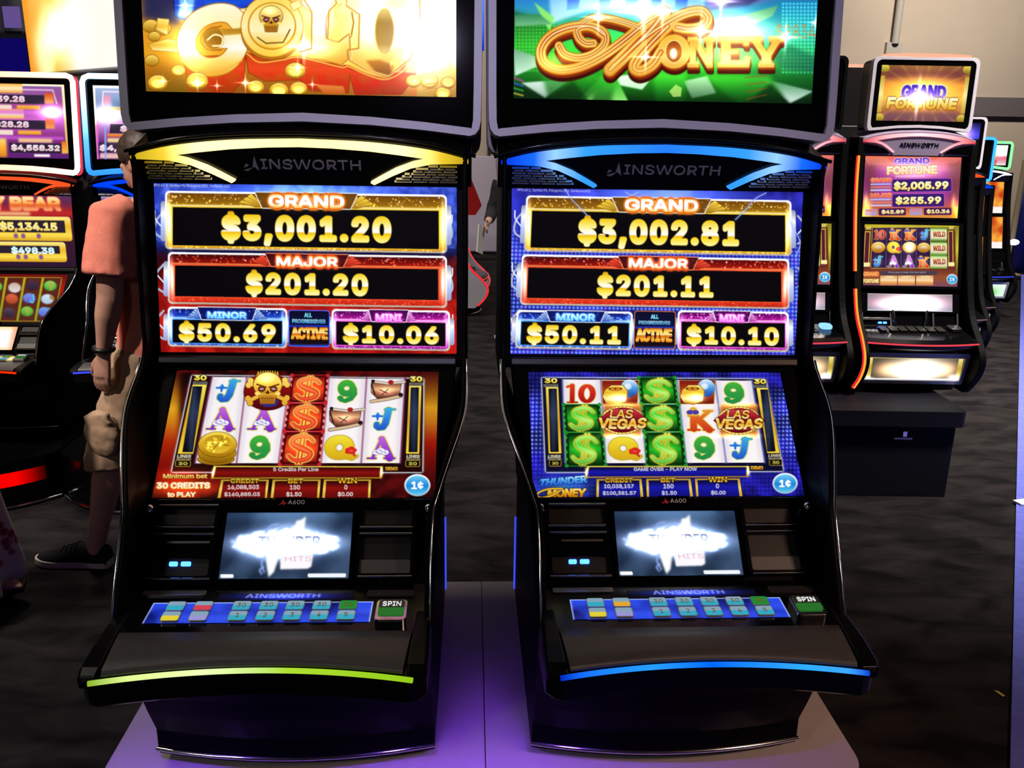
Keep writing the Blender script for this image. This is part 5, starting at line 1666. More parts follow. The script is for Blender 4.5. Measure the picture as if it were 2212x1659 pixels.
def pots():
    """tall topper picture with stacked jackpot windows"""
    A = Art(220, 124, [(-807, 300), (990, 300), (1030, 1340), (-807, 1340)], '4a2060')
    A.rect(-850, 280, 1050, 1360, [(0, '8a60a8'), (.3, 'a84890'), (.5, 'd868d8'), (.7, '8a3080'), (1, '5a2070')])
    A.line([(-540, 310), (970, 310), (1015, 1240)], 40, [(0, 'fffbd8'), (1, 'd8b040')])
    A.line([(-540, 380), (830, 380), (880, 560)], 22, 'ffc8f0', alpha=.8, blur=4)
    for y0, t1, t2 in ((450, '$4,739.28', 590), (800, '$4,828.28', 940)):
        A.rect(-500, y0 - 150, 420, y0 - 20, [(0, 'ffb040'), (.5, 'fff0c0'), (1, 'f0a040')], blur=6)
        A.rect(-500, y0, 715, y0 + 125, '30243a')
        A.text(t1, -240 + (y0 == 800) * 40, y0 + 6, 445 + (y0 == 800) * 40, y0 + 120, [(0, 'ffe8ff'), (1, 'e8b0b8')], bold=.05)
        A.rect(-500, t2, 260, t2 + 70, 'fff0d8', alpha=.9, blur=6)
        A.rect(330, t2 + 5, 650, t2 + 60, [(0, 'ffc050'), (1, 'e89020')], blur=6)
        A.rect(715, y0 - 30, 840, y0 + 110, [(0, 'd84a20'), (1, 'ffb060')], blur=8)
    A.line([(-540, 690), (650, 690)], 60, 'e070e8', alpha=.8, blur=14)
    A.line([(-540, 1045), (950, 1045)], 46, 'd060e0', alpha=.8, blur=12)
    A.rect(40, 1060, 160, 1330, [(0, 'ffe080'), (.5, 'ffb030'), (1, 'd88020')], blur=14)
    A.rect(200, 1120, 930, 1260, '2c2038')
    A.text('$4,558.32', 220, 1135, 905, 1245, [(0, 'fff0ff'), (1, 'e8c0c0')], bold=.05)
    A.rect(330, 1055, 800, 1110, 'ffd890', alpha=.9, blur=10)
    A.rect(930, 1090, 1000, 1260, [(0, 'e87020'), (1, 'ffc050')], blur=5)
    A.rect(-520, 1130, -20, 1260, '2c2038')
    A.rect(540, 1275, 760, 1315, 'fff0f0', blur=5)
    A.glow(810, 680, 160, 90, 'e8b8ff', 1)
    A.glow(810, 680, 110, 60, 'ffffff', 1)
    return A


FAR['pots_red'] = pots()
A = Art(220, 124, [(1325, 280), (3120, 280), (3275, 1340), (1480, 1340)], '6a4a90')
A.rect(1300, 260, 3350, 1360, [(0, 'a8c8f0'), (.3, '8a90c0'), (.5, 'd8a0e0'), (.75, '7a3080'), (1, '5a2870')])
A.line([(2900, 300), (1345, 300), (1380, 620), (1480, 1330)], 44, [(0, 'ffffff'), (.5, 'fff0c0'), (1, 'f068c8')])
A.line([(2900, 370), (1480, 370), (1490, 560)], 24, 'ffe0f8', alpha=.9, blur=4)
for y0, t in ((450, '$4,739.28'), (830, '$4,628.10')):
    A.rect(1620, y0, 2700, y0 + 130, [(0, '90b0d8'), (1, '5a7098')] if y0 == 450 else '30243a')
    A.text(t, 1760, y0 + 12, 2560, y0 + 120, [(0, 'fff0ff'), (1, 'e8b0c0')], bold=.05)
    A.rect(1590, y0 + 140, 2700, y0 + 180, [(0, 'ffb040'), (1, 'e05a20')], blur=6)
A.rect(1500, 420, 1590, 560, 'f0a0c0', blur=8)
A.rect(1480, 1090, 2900, 1260, '3a2848')
A.text('$4,682.17', 1500, 1120, 2300, 1230, [(0, 'fff0ff'), (1, 'f0d0d8')], bold=.05)
A.rect(1600, 1030, 2500, 1090, 'ffe8a0', alpha=.9, blur=10)
A.rect(1520, 1245, 2200, 1320, [(0, 'e8a0d0'), (1, 'f0d8a0')], blur=8)
A.line([(1440, 860), (1480, 1330)], 34, 'f070d0', blur=6)
A.line([(1550, 840), (1600, 1330)], 22, '88a8ff', blur=4)
A.glow(1560, 690, 150, 110, 'ffffff', 1)
A.glow(1560, 690, 220, 60, 'ffe8ff', .8)
FAR['pots_blue'] = A

A = Art(150, 100, [(200, 0), (1000, 0), (1010, 560), (240, 620)], 'ffb040')
A.rect(100, -200, 1100, 700, 'fff6c8')
A.mottled(180, -100, 640, 640, 60, ('ff9a20', 'fff0a0'), .9)
A.rect(560, -200, 1100, 700, 'fffff4', blur=60)
A.rect(180, -100, 300, 700, 'ff9a28', alpha=.8, blur=40)
A.glow(330, 60, 120, 40, 'ffb030', .8, 'over')
A.glow(420, 360, 130, 40, 'ffc850', .6, 'over')
A.glow(480, 480, 120, 90, 'ffffff', .7)
FAR['flame_wall'] = A

A = Art(90, 60, [(0, 0), (100, 0), (100, 66), (0, 66)], '14106a')
A.rect(0, 0, 100, 66, [(0, '06063a'), (.3, '3a3ad8'), (.6, '2c28b8'), (1, '0a0848')])
A.glow(72, 20, 16, 16, 'ffc0f0', 1)
A.glow(68, 26, 8, 14, 'f05040', .8)
A.text('743', 58, 30, 90, 50, [(0, 'fff060'), (1, 'd8a818')], bold=.05, outl=(2, '2a1a10'))
A.text('JACKPOT', 6, 16, 50, 34, 'ffd060', bold=.05, outl=(2, '5a1a10'))
FAR['number_top'] = A

A = Art(70, 44, [(0, 0), (100, 0), (100, 64), (0, 64)], 'a85a10')
A.mottled(0, 0, 100, 64, 9, ('5a2a08', 'ffb030'), 1)
A.glow(80, 50, 12, 10, 'd8e030', .9)
A.glow(30, 20, 20, 14, 'fff0a0', .8)
FAR['amber'] = A

A = Art(70, 44, [(0, 0), (100, 0), (100, 64), (0, 64)], 'e8e8f8')
A.rect(0, 0, 100, 64, [(0, 'f8f8ff'), (.5, 'd8d8f0'), (.6, 'e05a70'), (1, 'f0f0f0')])
A.mottled(50, 20, 80, 64, 5, ('e0303a', 'f8c040'), .8)
A.glow(80, 20, 16, 14, 'ffffff', 1)
FAR['white'] = A

A = Art(70, 44, [(0, 0), (100, 0), (100, 64), (0, 64)], 'e06a18')
A.mottled(0, 0, 100, 64, 8, ('c84010', 'ffb040'), 1)
A.rect(0, 50, 100, 64, 'fff4f0')
FAR['orange'] = A

A = Art(70, 30, [(0, 0), (100, 0), (100, 44), (0, 44)], 'b8d0ff')
A.rect(0, 0, 100, 44, [(0, 'c8e0ff'), (.8, '98b8ff'), (1, 'ffffff')])
A.mottled(0, 0, 100, 40, 8, ('88a8f0', 'e8f4ff'), .6)
FAR['ice'] = A

A = Art(70, 30, [(0, 0), (100, 0), (100, 44), (0, 44)], 'e8fff0')
A.glow(70, 30, 14, 14, '58d838', 1, 'over')
FAR['mint'] = A

A = Art(60, 34, [(0, 0), (100, 0), (100, 56), (0, 56)], '1c1030')
A.rect(0, 0, 100, 56, [(0, 'd8d0f0'), (.05, '6a58a0'), (.3, '3a2458'), (1, '180c2a')])
FAR['plum'] = A

A = Art(70, 12, [(0, 0), (100, 0), (100, 16), (0, 16)], 'ffe070')
A.rect(0, 0, 100, 16, [(0, 'ffb040'), (.5, 'fff8c0'), (1, 'ffd060')])
FAR['lit_keys'] = A
# ------------------------------------------------------------------ the hall
def carpet_material():
    m = bpy.data.materials.new('trade_hall_carpet')
    n, l = nodes_of(m)
    b = n['Principled BSDF']
    b.inputs['Roughness'].default_value = 0.95
    b.inputs['Specular IOR Level'].default_value = 0.1
    tc = n.new('ShaderNodeTexCoord')
    mp = n.new('ShaderNodeMapping')
    mp.inputs['Scale'].default_value = (1.0, 2.2, 1)
    mp.inputs['Rotation'].default_value = (0, 0, .3)
    n1 = n.new('ShaderNodeTexNoise'); n1.inputs['Scale'].default_value = 4.2; n1.inputs['Detail'].default_value = 6; n1.inputs['Distortion'].default_value = .6
    n2 = n.new('ShaderNodeTexNoise'); n2.inputs['Scale'].default_value = 420; n2.inputs['Detail'].default_value = 2
    cr = n.new('ShaderNodeValToRGB')
    e = cr.color_ramp.elements
    e[0].position, e[0].color = .34, (.0072, .0066, .0085, 1)
    e[1].position, e[1].color = .66, (.033, .029, .0305, 1)
    mx = n.new('ShaderNodeMix'); mx.data_type = 'RGBA'; mx.blend_type = 'MULTIPLY'; mx.inputs[0].default_value = .6
    l.new(tc.outputs['Object'], mp.inputs['Vector'])
    l.new(mp.outputs[0], n1.inputs['Vector'])
    l.new(tc.outputs['Object'], n2.inputs['Vector'])
    l.new(n1.outputs['Fac'], cr.inputs[0])
    l.new(cr.outputs[0], mx.inputs[6])
    l.new(n2.outputs['Color'], mx.inputs[7])
    l.new(mx.outputs[2], b.inputs['Base Color'])
    bp = n.new('ShaderNodeBump'); bp.inputs['Strength'].default_value = .4; bp.inputs['Distance'].default_value = .004
    l.new(n2.outputs['Fac'], bp.inputs['Height'])
    l.new(bp.outputs[0], b.inputs['Normal'])
    return m


carpet = carpet_material()
wallp = plain('beige_wall_paint', (0.53, 0.445, 0.355), 0.8, noise=(1.2, .06))
wallg = plain('grey_wall_paint', (0.42, 0.40, 0.38), 0.8, noise=(1.2, .06))
darkp = plain('dark_rail_paint', (0.13, 0.11, 0.12), 0.7)
ceilp = plain('dark_ceiling', (0.03, 0.03, 0.032), 0.9)
drape_blue = plain('blue_drape_cloth', (0.012, 0.02, 0.22), 0.8)
drape_black = plain('navy_drape_cloth', (0.006, 0.006, 0.02), 0.8)
runner_m = plain('lavender_carpet', (0.145, 0.165, 0.66), 0.95, 0, .1, noise=(30, .1), bump=(500, .3))
lav = plain('lavender_board', (0.55, 0.42, 0.66), 0.7)
whiteb = plain('white_booth_board', (0.74, 0.68, 0.86), 0.7)
tan = plain('tan_pole_paint', (0.42, 0.33, 0.20), 0.5)
laminate = plain('pale_laminate', (0.34, 0.30, 0.30), 0.42, 0, .25, noise=(5, .06))
standp = plain('black_stand_paint', (0.005, 0.005, 0.010), 0.6, 0, .15)

g = MB().add([(-13, -4, 0), (14, -4, 0), (14, 13.4, 0), (-13, 13.4, 0)], [(0, 1, 2, 3)]).build('floor', carpet)
tag(g, kind='structure')
b = MB().add([(-13, -4, 6.6), (14, -4, 6.6), (14, 13.4, 6.6), (-13, 13.4, 6.6)], [(3, 2, 1, 0)])
tag(b.build('ceiling', ceilp), kind='structure')
tag(MB().box((0.5, 13.3, 3.3), (27, .2, 6.6)).build('wall_back', wallp), kind='structure')
tag(MB().box((-13, 4.7, 3.3), (.2, 17.4, 6.6)).build('wall_left', wallg), kind='structure')
tag(MB().box((14, 4.7, 3.3), (.2, 17.4, 6.6)).build('wall_right', wallg), kind='structure')
tag(MB().box((0.5, -4, 3.3), (27, .2, 6.6)).build('wall_front', wallg), kind='structure')
tag(MB().box((9.2, 13.17, 2.08), (8.4, .06, .26)).build('trim_1', darkp), kind='structure')
pm = plain('wall_pipe_paint', (0.46, 0.43, 0.38), 0.6)
for x, w in ((5.30, .10), (-.435, .06)):
    o = MB().tube([(x, 13.12, 6.5), (x, 13.12, 2.9 if x > 0 else .02)], w / 2, 12).build('wall_pipe', pm)
    if x > 0: MB().box((x, 13.16, 2.75), (.22, .08, .34)).build('junction_box', pm, o)
    tag(o, 'beige conduit running down the back wall to a junction box' if x > 0 else 'narrow beige conduit on the back wall seen between the two near slot machines', 'pipe')

# lavender aisle carpet laid over the dark floor on the right
a0, a1 = Vector((-.33, -1.03, 0)), Vector((6.35, 10.9, 0))
d = (a1 - a0).normalized()
s = Vector((d.y, -d.x, 0)) * 2.6
rb = MB()
P0 = [a0, a1, a1 + s, a0 + s]
rb.add([p + Vector((0, 0, .001)) for p in P0] + [p + Vector((0, 0, .009)) for p in P0], [(3, 2, 1, 0), (4, 5, 6, 7), (0, 1, 5, 4), (1, 2, 6, 5), (2, 3, 7, 6), (3, 0, 4, 7)])
tag(rb.build('aisle_carpet', runner_m), 'lavender blue aisle carpet strip along the right edge of the dark floor', 'carpet')

# near stand that carries the two machines
NS = empty('display_stand', (-.39898, 1.41029, 0), .0496, label='low black stand with pale laminate top under the two near slot machines', cat='stand')
xl, xm, xr = -.362, .360, 1.092
for x0, x1, rad in ((xl, xm - .001, (.08, .004, .004, .01)), (xm + .001, xr, (.004, .08, .01, .004))):
    f = (Vector((0, 0, .43)), Vector((1, 0, 0)), Vector((0, 1, 0)), Vector((0, 0, 1)))
    MB().plate(rr(x0, -.085, x1, .70, rad, 8), f, .035, 0).build('stand_top', laminate, NS, bevel=.003)
MB().box(((xl + xr) / 2, .315, .1975), (xr - xl - .08, .72, .395)).build('stand_body', standp, NS, bevel=.004)

FS = empty('display_stand', (1.32, 3.79, 0), 0, label='low black stand with rounded top edge and latch under the orange neon edged machine', cat='stand')
MB().plate(rr(-.72, -.05, .735, 1.66, .03), (Vector((0, 0, .43)), Vector((1, 0, 0)), Vector((0, 1, 0)), Vector((0, 0, 1))), .075, 0).build('stand_top', standp, FS, bevel=.03, seg=4)
MB().box((-.0, .80, .1775), (1.42, 1.62, .355)).build('stand_body', standp, FS, bevel=.004)
lt = MB().box((.47, -.016, .29), (.085, .012, .012)).build('latch', M['darkmetal'], FS, bevel=.002)
MB().box((.475, -.018, .312), (.02, .012, .028)).build('latch_key', M['chrome'], lt, bevel=.002)


def wavy(name, p0, p1, z0, z1, mat, amp=.03, waves=14, **kw):
    p0, p1 = Vector((*p0, 0)), Vector((*p1, 0))
    d = p1 - p0
    nn = Vector((d.y, -d.x, 0)).normalized()
    top, bot = [], []
    n = waves * 8
    F, B = [], []
    for i in range(n + 1):
        t = i / n
        q = p0 + d * t + nn * amp * math.sin(t * waves * 2 * math.pi)
        F.append(q)
        B.append(q - nn * .012)
    vs = [(p.x, p.y, z) for z in (z0, z1) for p in F] + [(p.x, p.y, z) for z in (z0, z1) for p in B]
    k = n + 1
    fs = []
    for i in range(n):
        fs += [(i, i + 1, k + i + 1, k + i), (2 * k + i, 3 * k + i, 3 * k + i + 1, 2 * k + i + 1), (i, 2 * k + i, 2 * k + i + 1, i + 1), (k + i, k + i + 1, 3 * k + i + 1, 3 * k + i)]
    fs += [(0, k, 3 * k, 2 * k), (n, 2 * k + n, 3 * k + n, k + n)]
    return tag(MB().add(vs, fs, 0, True).build(name, mat), **kw)


wavy('blue_drape', (6.22, 11.0), (11.0, 10.6), .02, 1.38, drape_blue, label='royal blue drape partition at the far end of the right aisle', cat='drape')
pole = MB().tube([(6.13, 10.85, .01), (6.13, 10.85, 1.40)], .035, 12).build('drape_pole', tan)
MB().box((6.13, 10.85, .02), (.26, .22, .025)).build('pole_base', tan, pole, bevel=.004)
tag(pole, 'tan upright pole at the left end of the blue drape', 'pole')
lamp = empty('clip_lamp', (6.02, 10.60, .44), label='small bright white lamp shining in front of the blue drape', cat='lamp')
MB().tube([(0, 0, -.42), (0, 0, -.03)], .012, 8).build('lamp_stem', M['black2'], lamp)
MB().ell((0, 0, 0), (.06, .04, .035), 16, 8).build('lamp_head', glow('white_lamp', (.85, .92, 1), 6), lamp)
MB().box((0, 0, -.42), (.2, .2, .02)).build('lamp_base', M['black2'], lamp, bevel=.003)
bp_ = empty('booth_panel', (5.72, 11.4, 0), label='lavender booth board on a dark base left of the tan pole', cat='board')
MB().box((0, 0, .92), (.62, .05, 1.02)).build('board_sheet', lav, bp_, bevel=.004)
MB().box((0, 0, .21), (.66, .30, .40)).build('board_base', standp, bp_, bevel=.004)
bw = empty('booth_wall', (-.6, 12.2, 0), label='white booth wall low behind the gap between the near machines', cat='partition')
MB().box((0, 0, .66), (2.6, .06, 1.28)).build('wall_sheet', whiteb, bw, bevel=.004)
MB().box((0, 0, .012), (2.7, .3, .02)).build('wall_foot', standp, bw)
rs = empty('red_sign', (-.52, 11.2, 0), label='dark red sign board standing behind the gap person', cat='sign')
f = (Vector((0, 0, .02)), Vector((1, 0, 0)), Vector((0, 0, 1)), Vector((0, -1, 0)))
MB().plate([(-.40, .58), (.02, .58), (.10, .70), (-.03, 1.02), (-.40, 1.02)], f, .04, 0).build('sign_sheet', M['red'], rs, bevel=.003)
MB().tube([(-.3, .03, .012), (-.3, .03, .8)], .018, 8).build('sign_post', standp, rs)
MB().box((-.3, .03, .012), (.3, .26, .02)).build('sign_foot', standp, rs)
wavy('navy_drape', (-8.5, 8.0), (-3.62, 7.2), .02, 3.3, drape_black, amp=.05, label='dark navy drape hanging behind the left machines', cat='drape')
tw = empty('light_tower', (-3.62, 6.75, 0), label='tall dark kiosk tower with blue lit face at the upper left', cat='kiosk')
MB().box((0, 0, 1.12), (.36, .3, 2.24)).build('tower_body', standp, tw, bevel=.01)
MB().box((.0, -.157, 1.98), (.26, .014, .42)).build('tower_face', glow('indigo_lit_face', rgb(14, 6, 92), 1.0), tw, bevel=.003)
MB().box((.06, -.157, 2.33), (.12, .014, .14)).build('tower_sign', glow('lilac_lit_sign', rgb(98, 78, 140), 1.0), tw, bevel=.003)

fl = empty('video_wall', (-3.16, 6.0, 0), math.atan2(-.667, .745), label='large bright screen of orange and white flames above the left machines', cat='screen')
MB().box((.78, .06, 2.45), (1.60, .10, 1.10)).build('screen_housing', M['silver'], fl, bevel=.01)
ff = (Vector((0, 0, 0)), Vector((1, 0, 0)), Vector((0, 0, 1)), Vector((0, -1, 0)))
FAR['flame_wall'].mesh('flame_picture', ff, 0, 1.56, 2.98, 1.925, fl, M['lcd'], 0, lift=.004)
for x in (.10, 1.46):
    MB().tube([(x, .10, .02), (x, .10, 2.0)], .03, 10).build('screen_post', standp, fl)
    MB().box((x, .10, .015), (.3, .4, .025)).build('post_foot', standp, fl)

o = MB().box((0, 0, .006), (.11, .05, .010)).build('floor_socket', M['white'], None, bevel=.003)
o.location = (2.37, 3.71, .009); o.rotation_euler = (0, 0, .3)
tag(o, 'small white socket plate lying on the lavender carpet', 'socket')
sc = MB()
sc.add([(0, 0, .002), (.006, .002, .003), (.03, -.012, .002), (.028, -.016, .002)], [(0, 1, 2, 3)])
sc.add([(.006, .002, .003), (.010, .006, .002), (.032, -.006, .002), (.03, -.012, .002)], [(0, 1, 2, 3)])
o = sc.build('paper_scrap', plain('yellow_paper', rgb(190, 175, 70), .8))
o.location = (1.475, 2.29, .001); o.rotation_euler = (0, 0, -.7)
tag(o, 'tiny yellow scrap of paper lying on the dark carpet near its right edge', 'scrap')
bag = empty('duffel_bag', (6.05, 9.45, .009), .2, label='dark rounded bag on the far lavender carpet', cat='bag')
MB().ell((0, 0, .16), (.26, .15, .16), 24, 12).build('bag_body', drape_black, bag)
MB().tube([(-.15, 0, .26), (-.12, 0, .36), (0, 0, .40), (.12, 0, .36), (.15, 0, .26)], .012, 8).build('bag_handle', M['black2'], bag)
YAW_L, YAW_R = 0.04533, 0.05480
led_y = ramp_glow('amber_light_guide', [(0, (.55, .36, .01)), (.10, (1.0, .70, .04)), (.2, (2.4, 1.9, .7)), (.5, (2.2, 1.8, .55)), (.8, (2.4, 1.9, .7)), (.92, (.9, .62, .03)), (1, (.5, .33, .01))], 1.0)
led_b = ramp_glow('blue_light_guide', [(0, (.0, .03, .75)), (.10, (.01, .16, 1.3)), (.16, (.35, .7, 1.6)), (.25, (.04, .38, 1.4)), (.5, (.02, .22, 1.3)), (.75, (.04, .38, 1.4)), (.84, (.35, .7, 1.6)), (.92, (.01, .16, 1.3)), (1, (.0, .03, .75))], 1.0)
led_g = ramp_glow('lime_light_guide', [(0, (.25, .45, .01)), (.12, (.8, 1.0, .3)), (.35, (.9, 1.05, .5)), (.6, (.42, .75, .03)), (1, (.30, .6, .01))], 1.0)
led_b2 = ramp_glow('azure_light_guide', [(0, (.0, .02, .5)), (.1, (.01, .2, 1.2)), (.3, (.02, .35, 1.3)), (.5, (.0, .14, 1.2)), (.8, (.03, .42, 1.4)), (.93, (.05, .4, 1.2)), (1, (.0, .03, .6))], 1.0)
edge_b = ramp_glow('blue_edge_light', [(0, (.0, .02, .5)), (.35, (.1, .25, 1.6)), (1, (.9, 1.0, 2.2))], 1.0, axis=2)
slot_machine('slot_machine', 'black slot machine with amber marquee light, gold topper and red reel screen', (-.39898, 1.41029, ZB), YAW_L, ART_L, led_y, led_g, KEY['redk'], edge_b, 'pair of slot machines on the near stand', None, (-.236, .236))
slot_machine('slot_machine', 'black slot machine with blue marquee light, green banknote topper and blue reel screen', (.31089, 1.44635, ZB), YAW_R, ART_R, led_b, led_b2, KEY['orangek'], None, 'pair of slot machines on the near stand', None, (-.236,))
# ------------------------------------------------------------------ machines farther off (their heights drawn for a 0.43 m stand)
F_MQ = frame((.37, 1.640), (.392, 1.530))
F_UP = frame((.42, 1.524), (.37, 1.24))
F_RL = frame((.335, 1.207), (.26, .923))
F_MG = frame((.25, .885), (.225, .807))
F_BG = frame((.085, .625), (.118, .492))
F_CN = frame((.235, .803), (.20, .712))
F_TB = frame((.40, 1.645), (.412, 1.975))
marq_face = plain('lavender_marquee_face', (0.30, 0.26, 0.42), 0.3, 0, .5)
glassrim = plain('pale_glass_rim', (0.42, 0.42, 0.55), 0.3)


red_side = glow('red_side_neon', (.85, .02, .03), 1.0)  # red edge neon, also the bloom halo behind every side light


def far_machine(label, loc, yaw, top, up, low, mid, belly, arc_mat, strip_mat, side_mat=None, top_neon=None, top_bar=None, face=None, group=None, tb_h=.33, side_panel=None, frame_mat=None, name='slot_machine', kick=None, bright=None, sw=.287, sides=(-1,)):
    root = empty(name, loc, yaw, label=label, cat='slot machine', group=group)
    B = lambda: MB(.43)
    s = [ring(.432, .17, .235, .02, .70), ring(.47, .15, .245, .02, .70), ring(.49, .135, .252, .0, .70), ring(.63, .10, .252, .0, .70), ring(.655, .06, .252, .02, .70), ring(.70, .06, .252, .02, .70),
         ring(.71, .22, .25, 0, .70), ring(.80, .25, .25, 0, .70), ring(.89, .265, .25, 0, .70), ring(.93, .285, .25, 0, .70), ring(1.21, .355, .252, 0, .70), ring(1.24, .39, .252, 0, .70), ring(1.60, .44, .252, 0, .70)]
    B().loft(s, smooth=False).build('cabinet', M['black'], root, bevel=.003)
    prof = smooth_path([(1.61, .385), (1.40, .36), (1.20, .31), (.95, .225), (.80, .155), (.70, .055), (.635, .005), (.58, .0), (.52, .03), (.46, .085), (.437, .11)], 5)
    for sg in (-1, 1):
        rings = [[(sg * sw, y + .004, z), (sg * (sw - .003), y, z), (sg * .257, y, z), (sg * .2535, y + .004, z), (sg * .2535, .698, z), (sg * sw, .698, z)] for z, y in prof]
        B().loft(rings, smooth=False).build('side_panel', side_panel or M['panel'], root)
        if side_mat and sg in sides:
            for a, b in ((.955, 1.56), (.46, .925)):
                path = [(sg * (sw - .007), y - .003, z) for z, y in prof if a <= z <= b]
                sl = B().tube(path, .0062, 8).build('side_light', side_mat, root)
                B().tube([(x + sg * .001, y + .0052, z) for x, y, z in path], .0092, 8).build('light_halo', red_side, sl)  # wider red tube behind the neon, put in as its bloom
    for fr_, hw, L, art, nm in ((F_UP, .232, .2884, up, 'upper'), (F_RL, .228, .2937, low, 'reel')):
        B().plate([(-.258, -.012), (.258, -.012), (.258, L + .014), (-.258, L + .014)], fr_, .02, .004, [[(-hw, 0), (hw, 0), (hw, L), (-hw, L)]]).build(nm + '_bezel', M['black'], root)
        if art: art.mesh(nm + '_screen', fr_, -hw, hw, 0, L, root, M['lcd'], .43)
        else: B().plate([(-hw, 0), (hw, 0), (hw, L), (-hw, L)], fr_, .004, .001).build(nm + '_screen', M['glass'], root)
    if mid: mid.mesh('glass_panel', F_MG, -.205, .205, 0, .082, root, M['lcd'], .43, lift=.002)
    B().plate([(-.256, -.006), (.256, -.006), (.256, .088), (-.256, .088)], F_MG, .016, 0).build('glass_bezel', M['black'], root)
    # marquee
    arch = mirror([tuple(p) for p in smooth_path([(-.268, .038), (-.20, .018), (-.11, .005), (0, 0)], 5)])
    B().plate(arch + [(.268, .112), (-.268, .112)], F_MQ, .12, 0).build('marquee', face or M['black'], root, bevel=.004)
    B().plate([(x * .83, t * 1.08) for x, t in light_bar_outline()], F_MQ, .006, .0045).build('marquee_light', arc_mat, root)
    lg = letters(B(), 'AINSWORTH', F_MQ, -.09, .052, .095, .070, .003, .003)
    lg.build('brand_lettering', M['black2'] if face else M['chrome'], root)
    for sg in (-1, 1):
        B().plate([(sg * .255, .060), (sg * .200, .068), (sg * .155, .082), (sg * .130, .102), (sg * .255, .106)], F_MQ, .006, .003).build('speaker_grille', M['black'], root)
    # console and deck
    B().plate([(-.252, -.006), (.252, -.006), (.252, .10), (-.252, .10)], F_CN, .02, -.004).build('console', M['black'], root, bevel=.003)
    bay = B().plate(rr(-.235, .0, -.085, .088, .006), F_CN, .012, .008, [rr(-.225, .008, -.095, .034, .003), rr(-.225, .044, -.095, .08, .003)]).build('bill_acceptor', M['darkmetal'], root, bevel=.0015)
    for xa, xb in ((-.15, -.133), (-.126, -.109)):
        B().plate(rr(xa, .052, xb, .062, .002), F_CN, .004, .004).build('slot_lamp', M['bluelamp'], bay)
    B().plate(rr(.110, .0, .235, .088, .006), F_CN, .012, .008, [rr(.118, .008, .227, .08, .003)]).build('ticket_printer', M['darkmetal'], root, bevel=.0015)
    for sg in (-1, 1):
        B().tube([F_CN[0] + F_CN[1] * (sg * x) + F_CN[2] * t + F_CN[3] * .012 for x, t in ((.083, -.002), (.078, .04), (.066, .085), (.060, .098))], .007, 8).build('console_rib', M['chrome'], root)
    rings = []
    for x in np.linspace(-.262, .262, 25):
        y = .0 + .045 * (x / .262) ** 2
        rings.append([(x, .235, .742), (x, y + .03, .708), (x, y + .004, .696), (x, y, .690), (x, y + .004, .668), (x, y + .03, .655), (x, .20, .655)])
    B().loft(rings, smooth=False).build('button_deck', M['black'], root)
    f = frame((.225, .7445), (.045, .7155), (0, 0, 1))
    for i in range(7):
        x = -.165 + i * .045
        B().plate(rr(x, .04, x + .036, .10, .004), f, .004, .0035).build('button', M['bay'], root)
    B().plate(rr(.165, .035, .222, .095, .02), f, .012, .012).build('spin_button', bright or M['darkmetal'], root, bevel=.003)
    path = [(x, .045 * (x / .262) ** 2 - .002, .690) for x in np.linspace(-.260, .260, 25)]
    B().tube(path, .0042, 8).build('deck_light', strip_mat, root)
    # belly glass
    B().plate(rr(-.248, -.014, .248, .152, .01), F_BG, .012, .012, [rr(-.230, .012, .230, .135, .004)]).build('belly_rim', glassrim, root, bevel=.002)
    if belly: belly.mesh('belly_glass', F_BG, -.231, .231, .010, .137, root, M['lcd'], .43, lift=.003)
    else: B().plate(rr(-.231, .010, .231, .137, .004), F_BG, .004, .003).build('belly_glass', M['glass'], root)
    # topper
    h = tb_h
    B().box((0, .50, 1.635), (.36, .12, .07)).build('topper_neck', M['black2'], root, bevel=.004)
    bot = mirror([(-.249, .03), (-.247, .008), (-.238, -.004), (-.20, -.001), (-.11, .009), (0, .013)])
    out = bot + rr(-.249, .1, .249, h, .028)[12:24]
    inn = [(x * .936, .5 * h + (t - .5 * h) * .918) for x, t in out]
    B().plate(out, F_TB, .04, 0, [inn]).build('topper_frame', frame_mat or (M['silver'] if not top_neon else M['panel']), root, bevel=.003)
    B().plate([(x * .955, .5 * h + (t - .5 * h) * .94) for x, t in out], F_TB, .03, -.006).build('topper_glass', M['glass'], root)
    B().plate([(x * .985, .5 * h + (t - .5 * h) * .97) for x, t in out], F_TB, .10, -.036).build('topper_housing', M['black2'], root)
    if top: top.mesh('topper_screen', F_TB, -.208, .208, h * .885, h * .13, root, M['lcd'], .43, lift=-.003)
    if top_neon:
        path = [F_TB[0] + F_TB[1] * (x * .975) + F_TB[2] * (.5 * h + (t - .5 * h) * .965) + F_TB[3] * .004 for x, t in out]
        B().tube(path, .0115, 8, closed=True).build('topper_light', top_neon, root)
    if top_bar:
        path = [F_TB[0] + F_TB[1] * x + F_TB[2] * (h + .003) - F_TB[3] * .012 for x in np.linspace(-.205, .205, 9)]
        B().tube(path, [.008, .011, .013, .0135, .0135, .0135, .013, .011, .008], 8).build('topper_light', top_bar, root)
    if kick:
        zk, mk, mg = kick
        B().loft([ring(.43 - zk + .002, .16, .245, .09, .69), ring(.432, .16, .245, .09, .69)], smooth=False).build('plinth', M['black'], root, bevel=.003)
        B().tube([(x, .16 - .09 * (1 - (x / .245) ** 2) - .003, .43 - zk + .012) for x in np.linspace(-.245, .245, 21)], .006, 8).build('plinth_trim', M['chrome'], root)
        if mg:
            B().loft([[(x, .16 - .09 * (1 - (x / .245) ** 2) - .002, z) for x in np.linspace(-.13, .17, 13)] for z in (.43 - zk + .115, .43 - zk + .16)], cap=False, closed=False).build('kick_light', mg, root, fix=False)
    return root


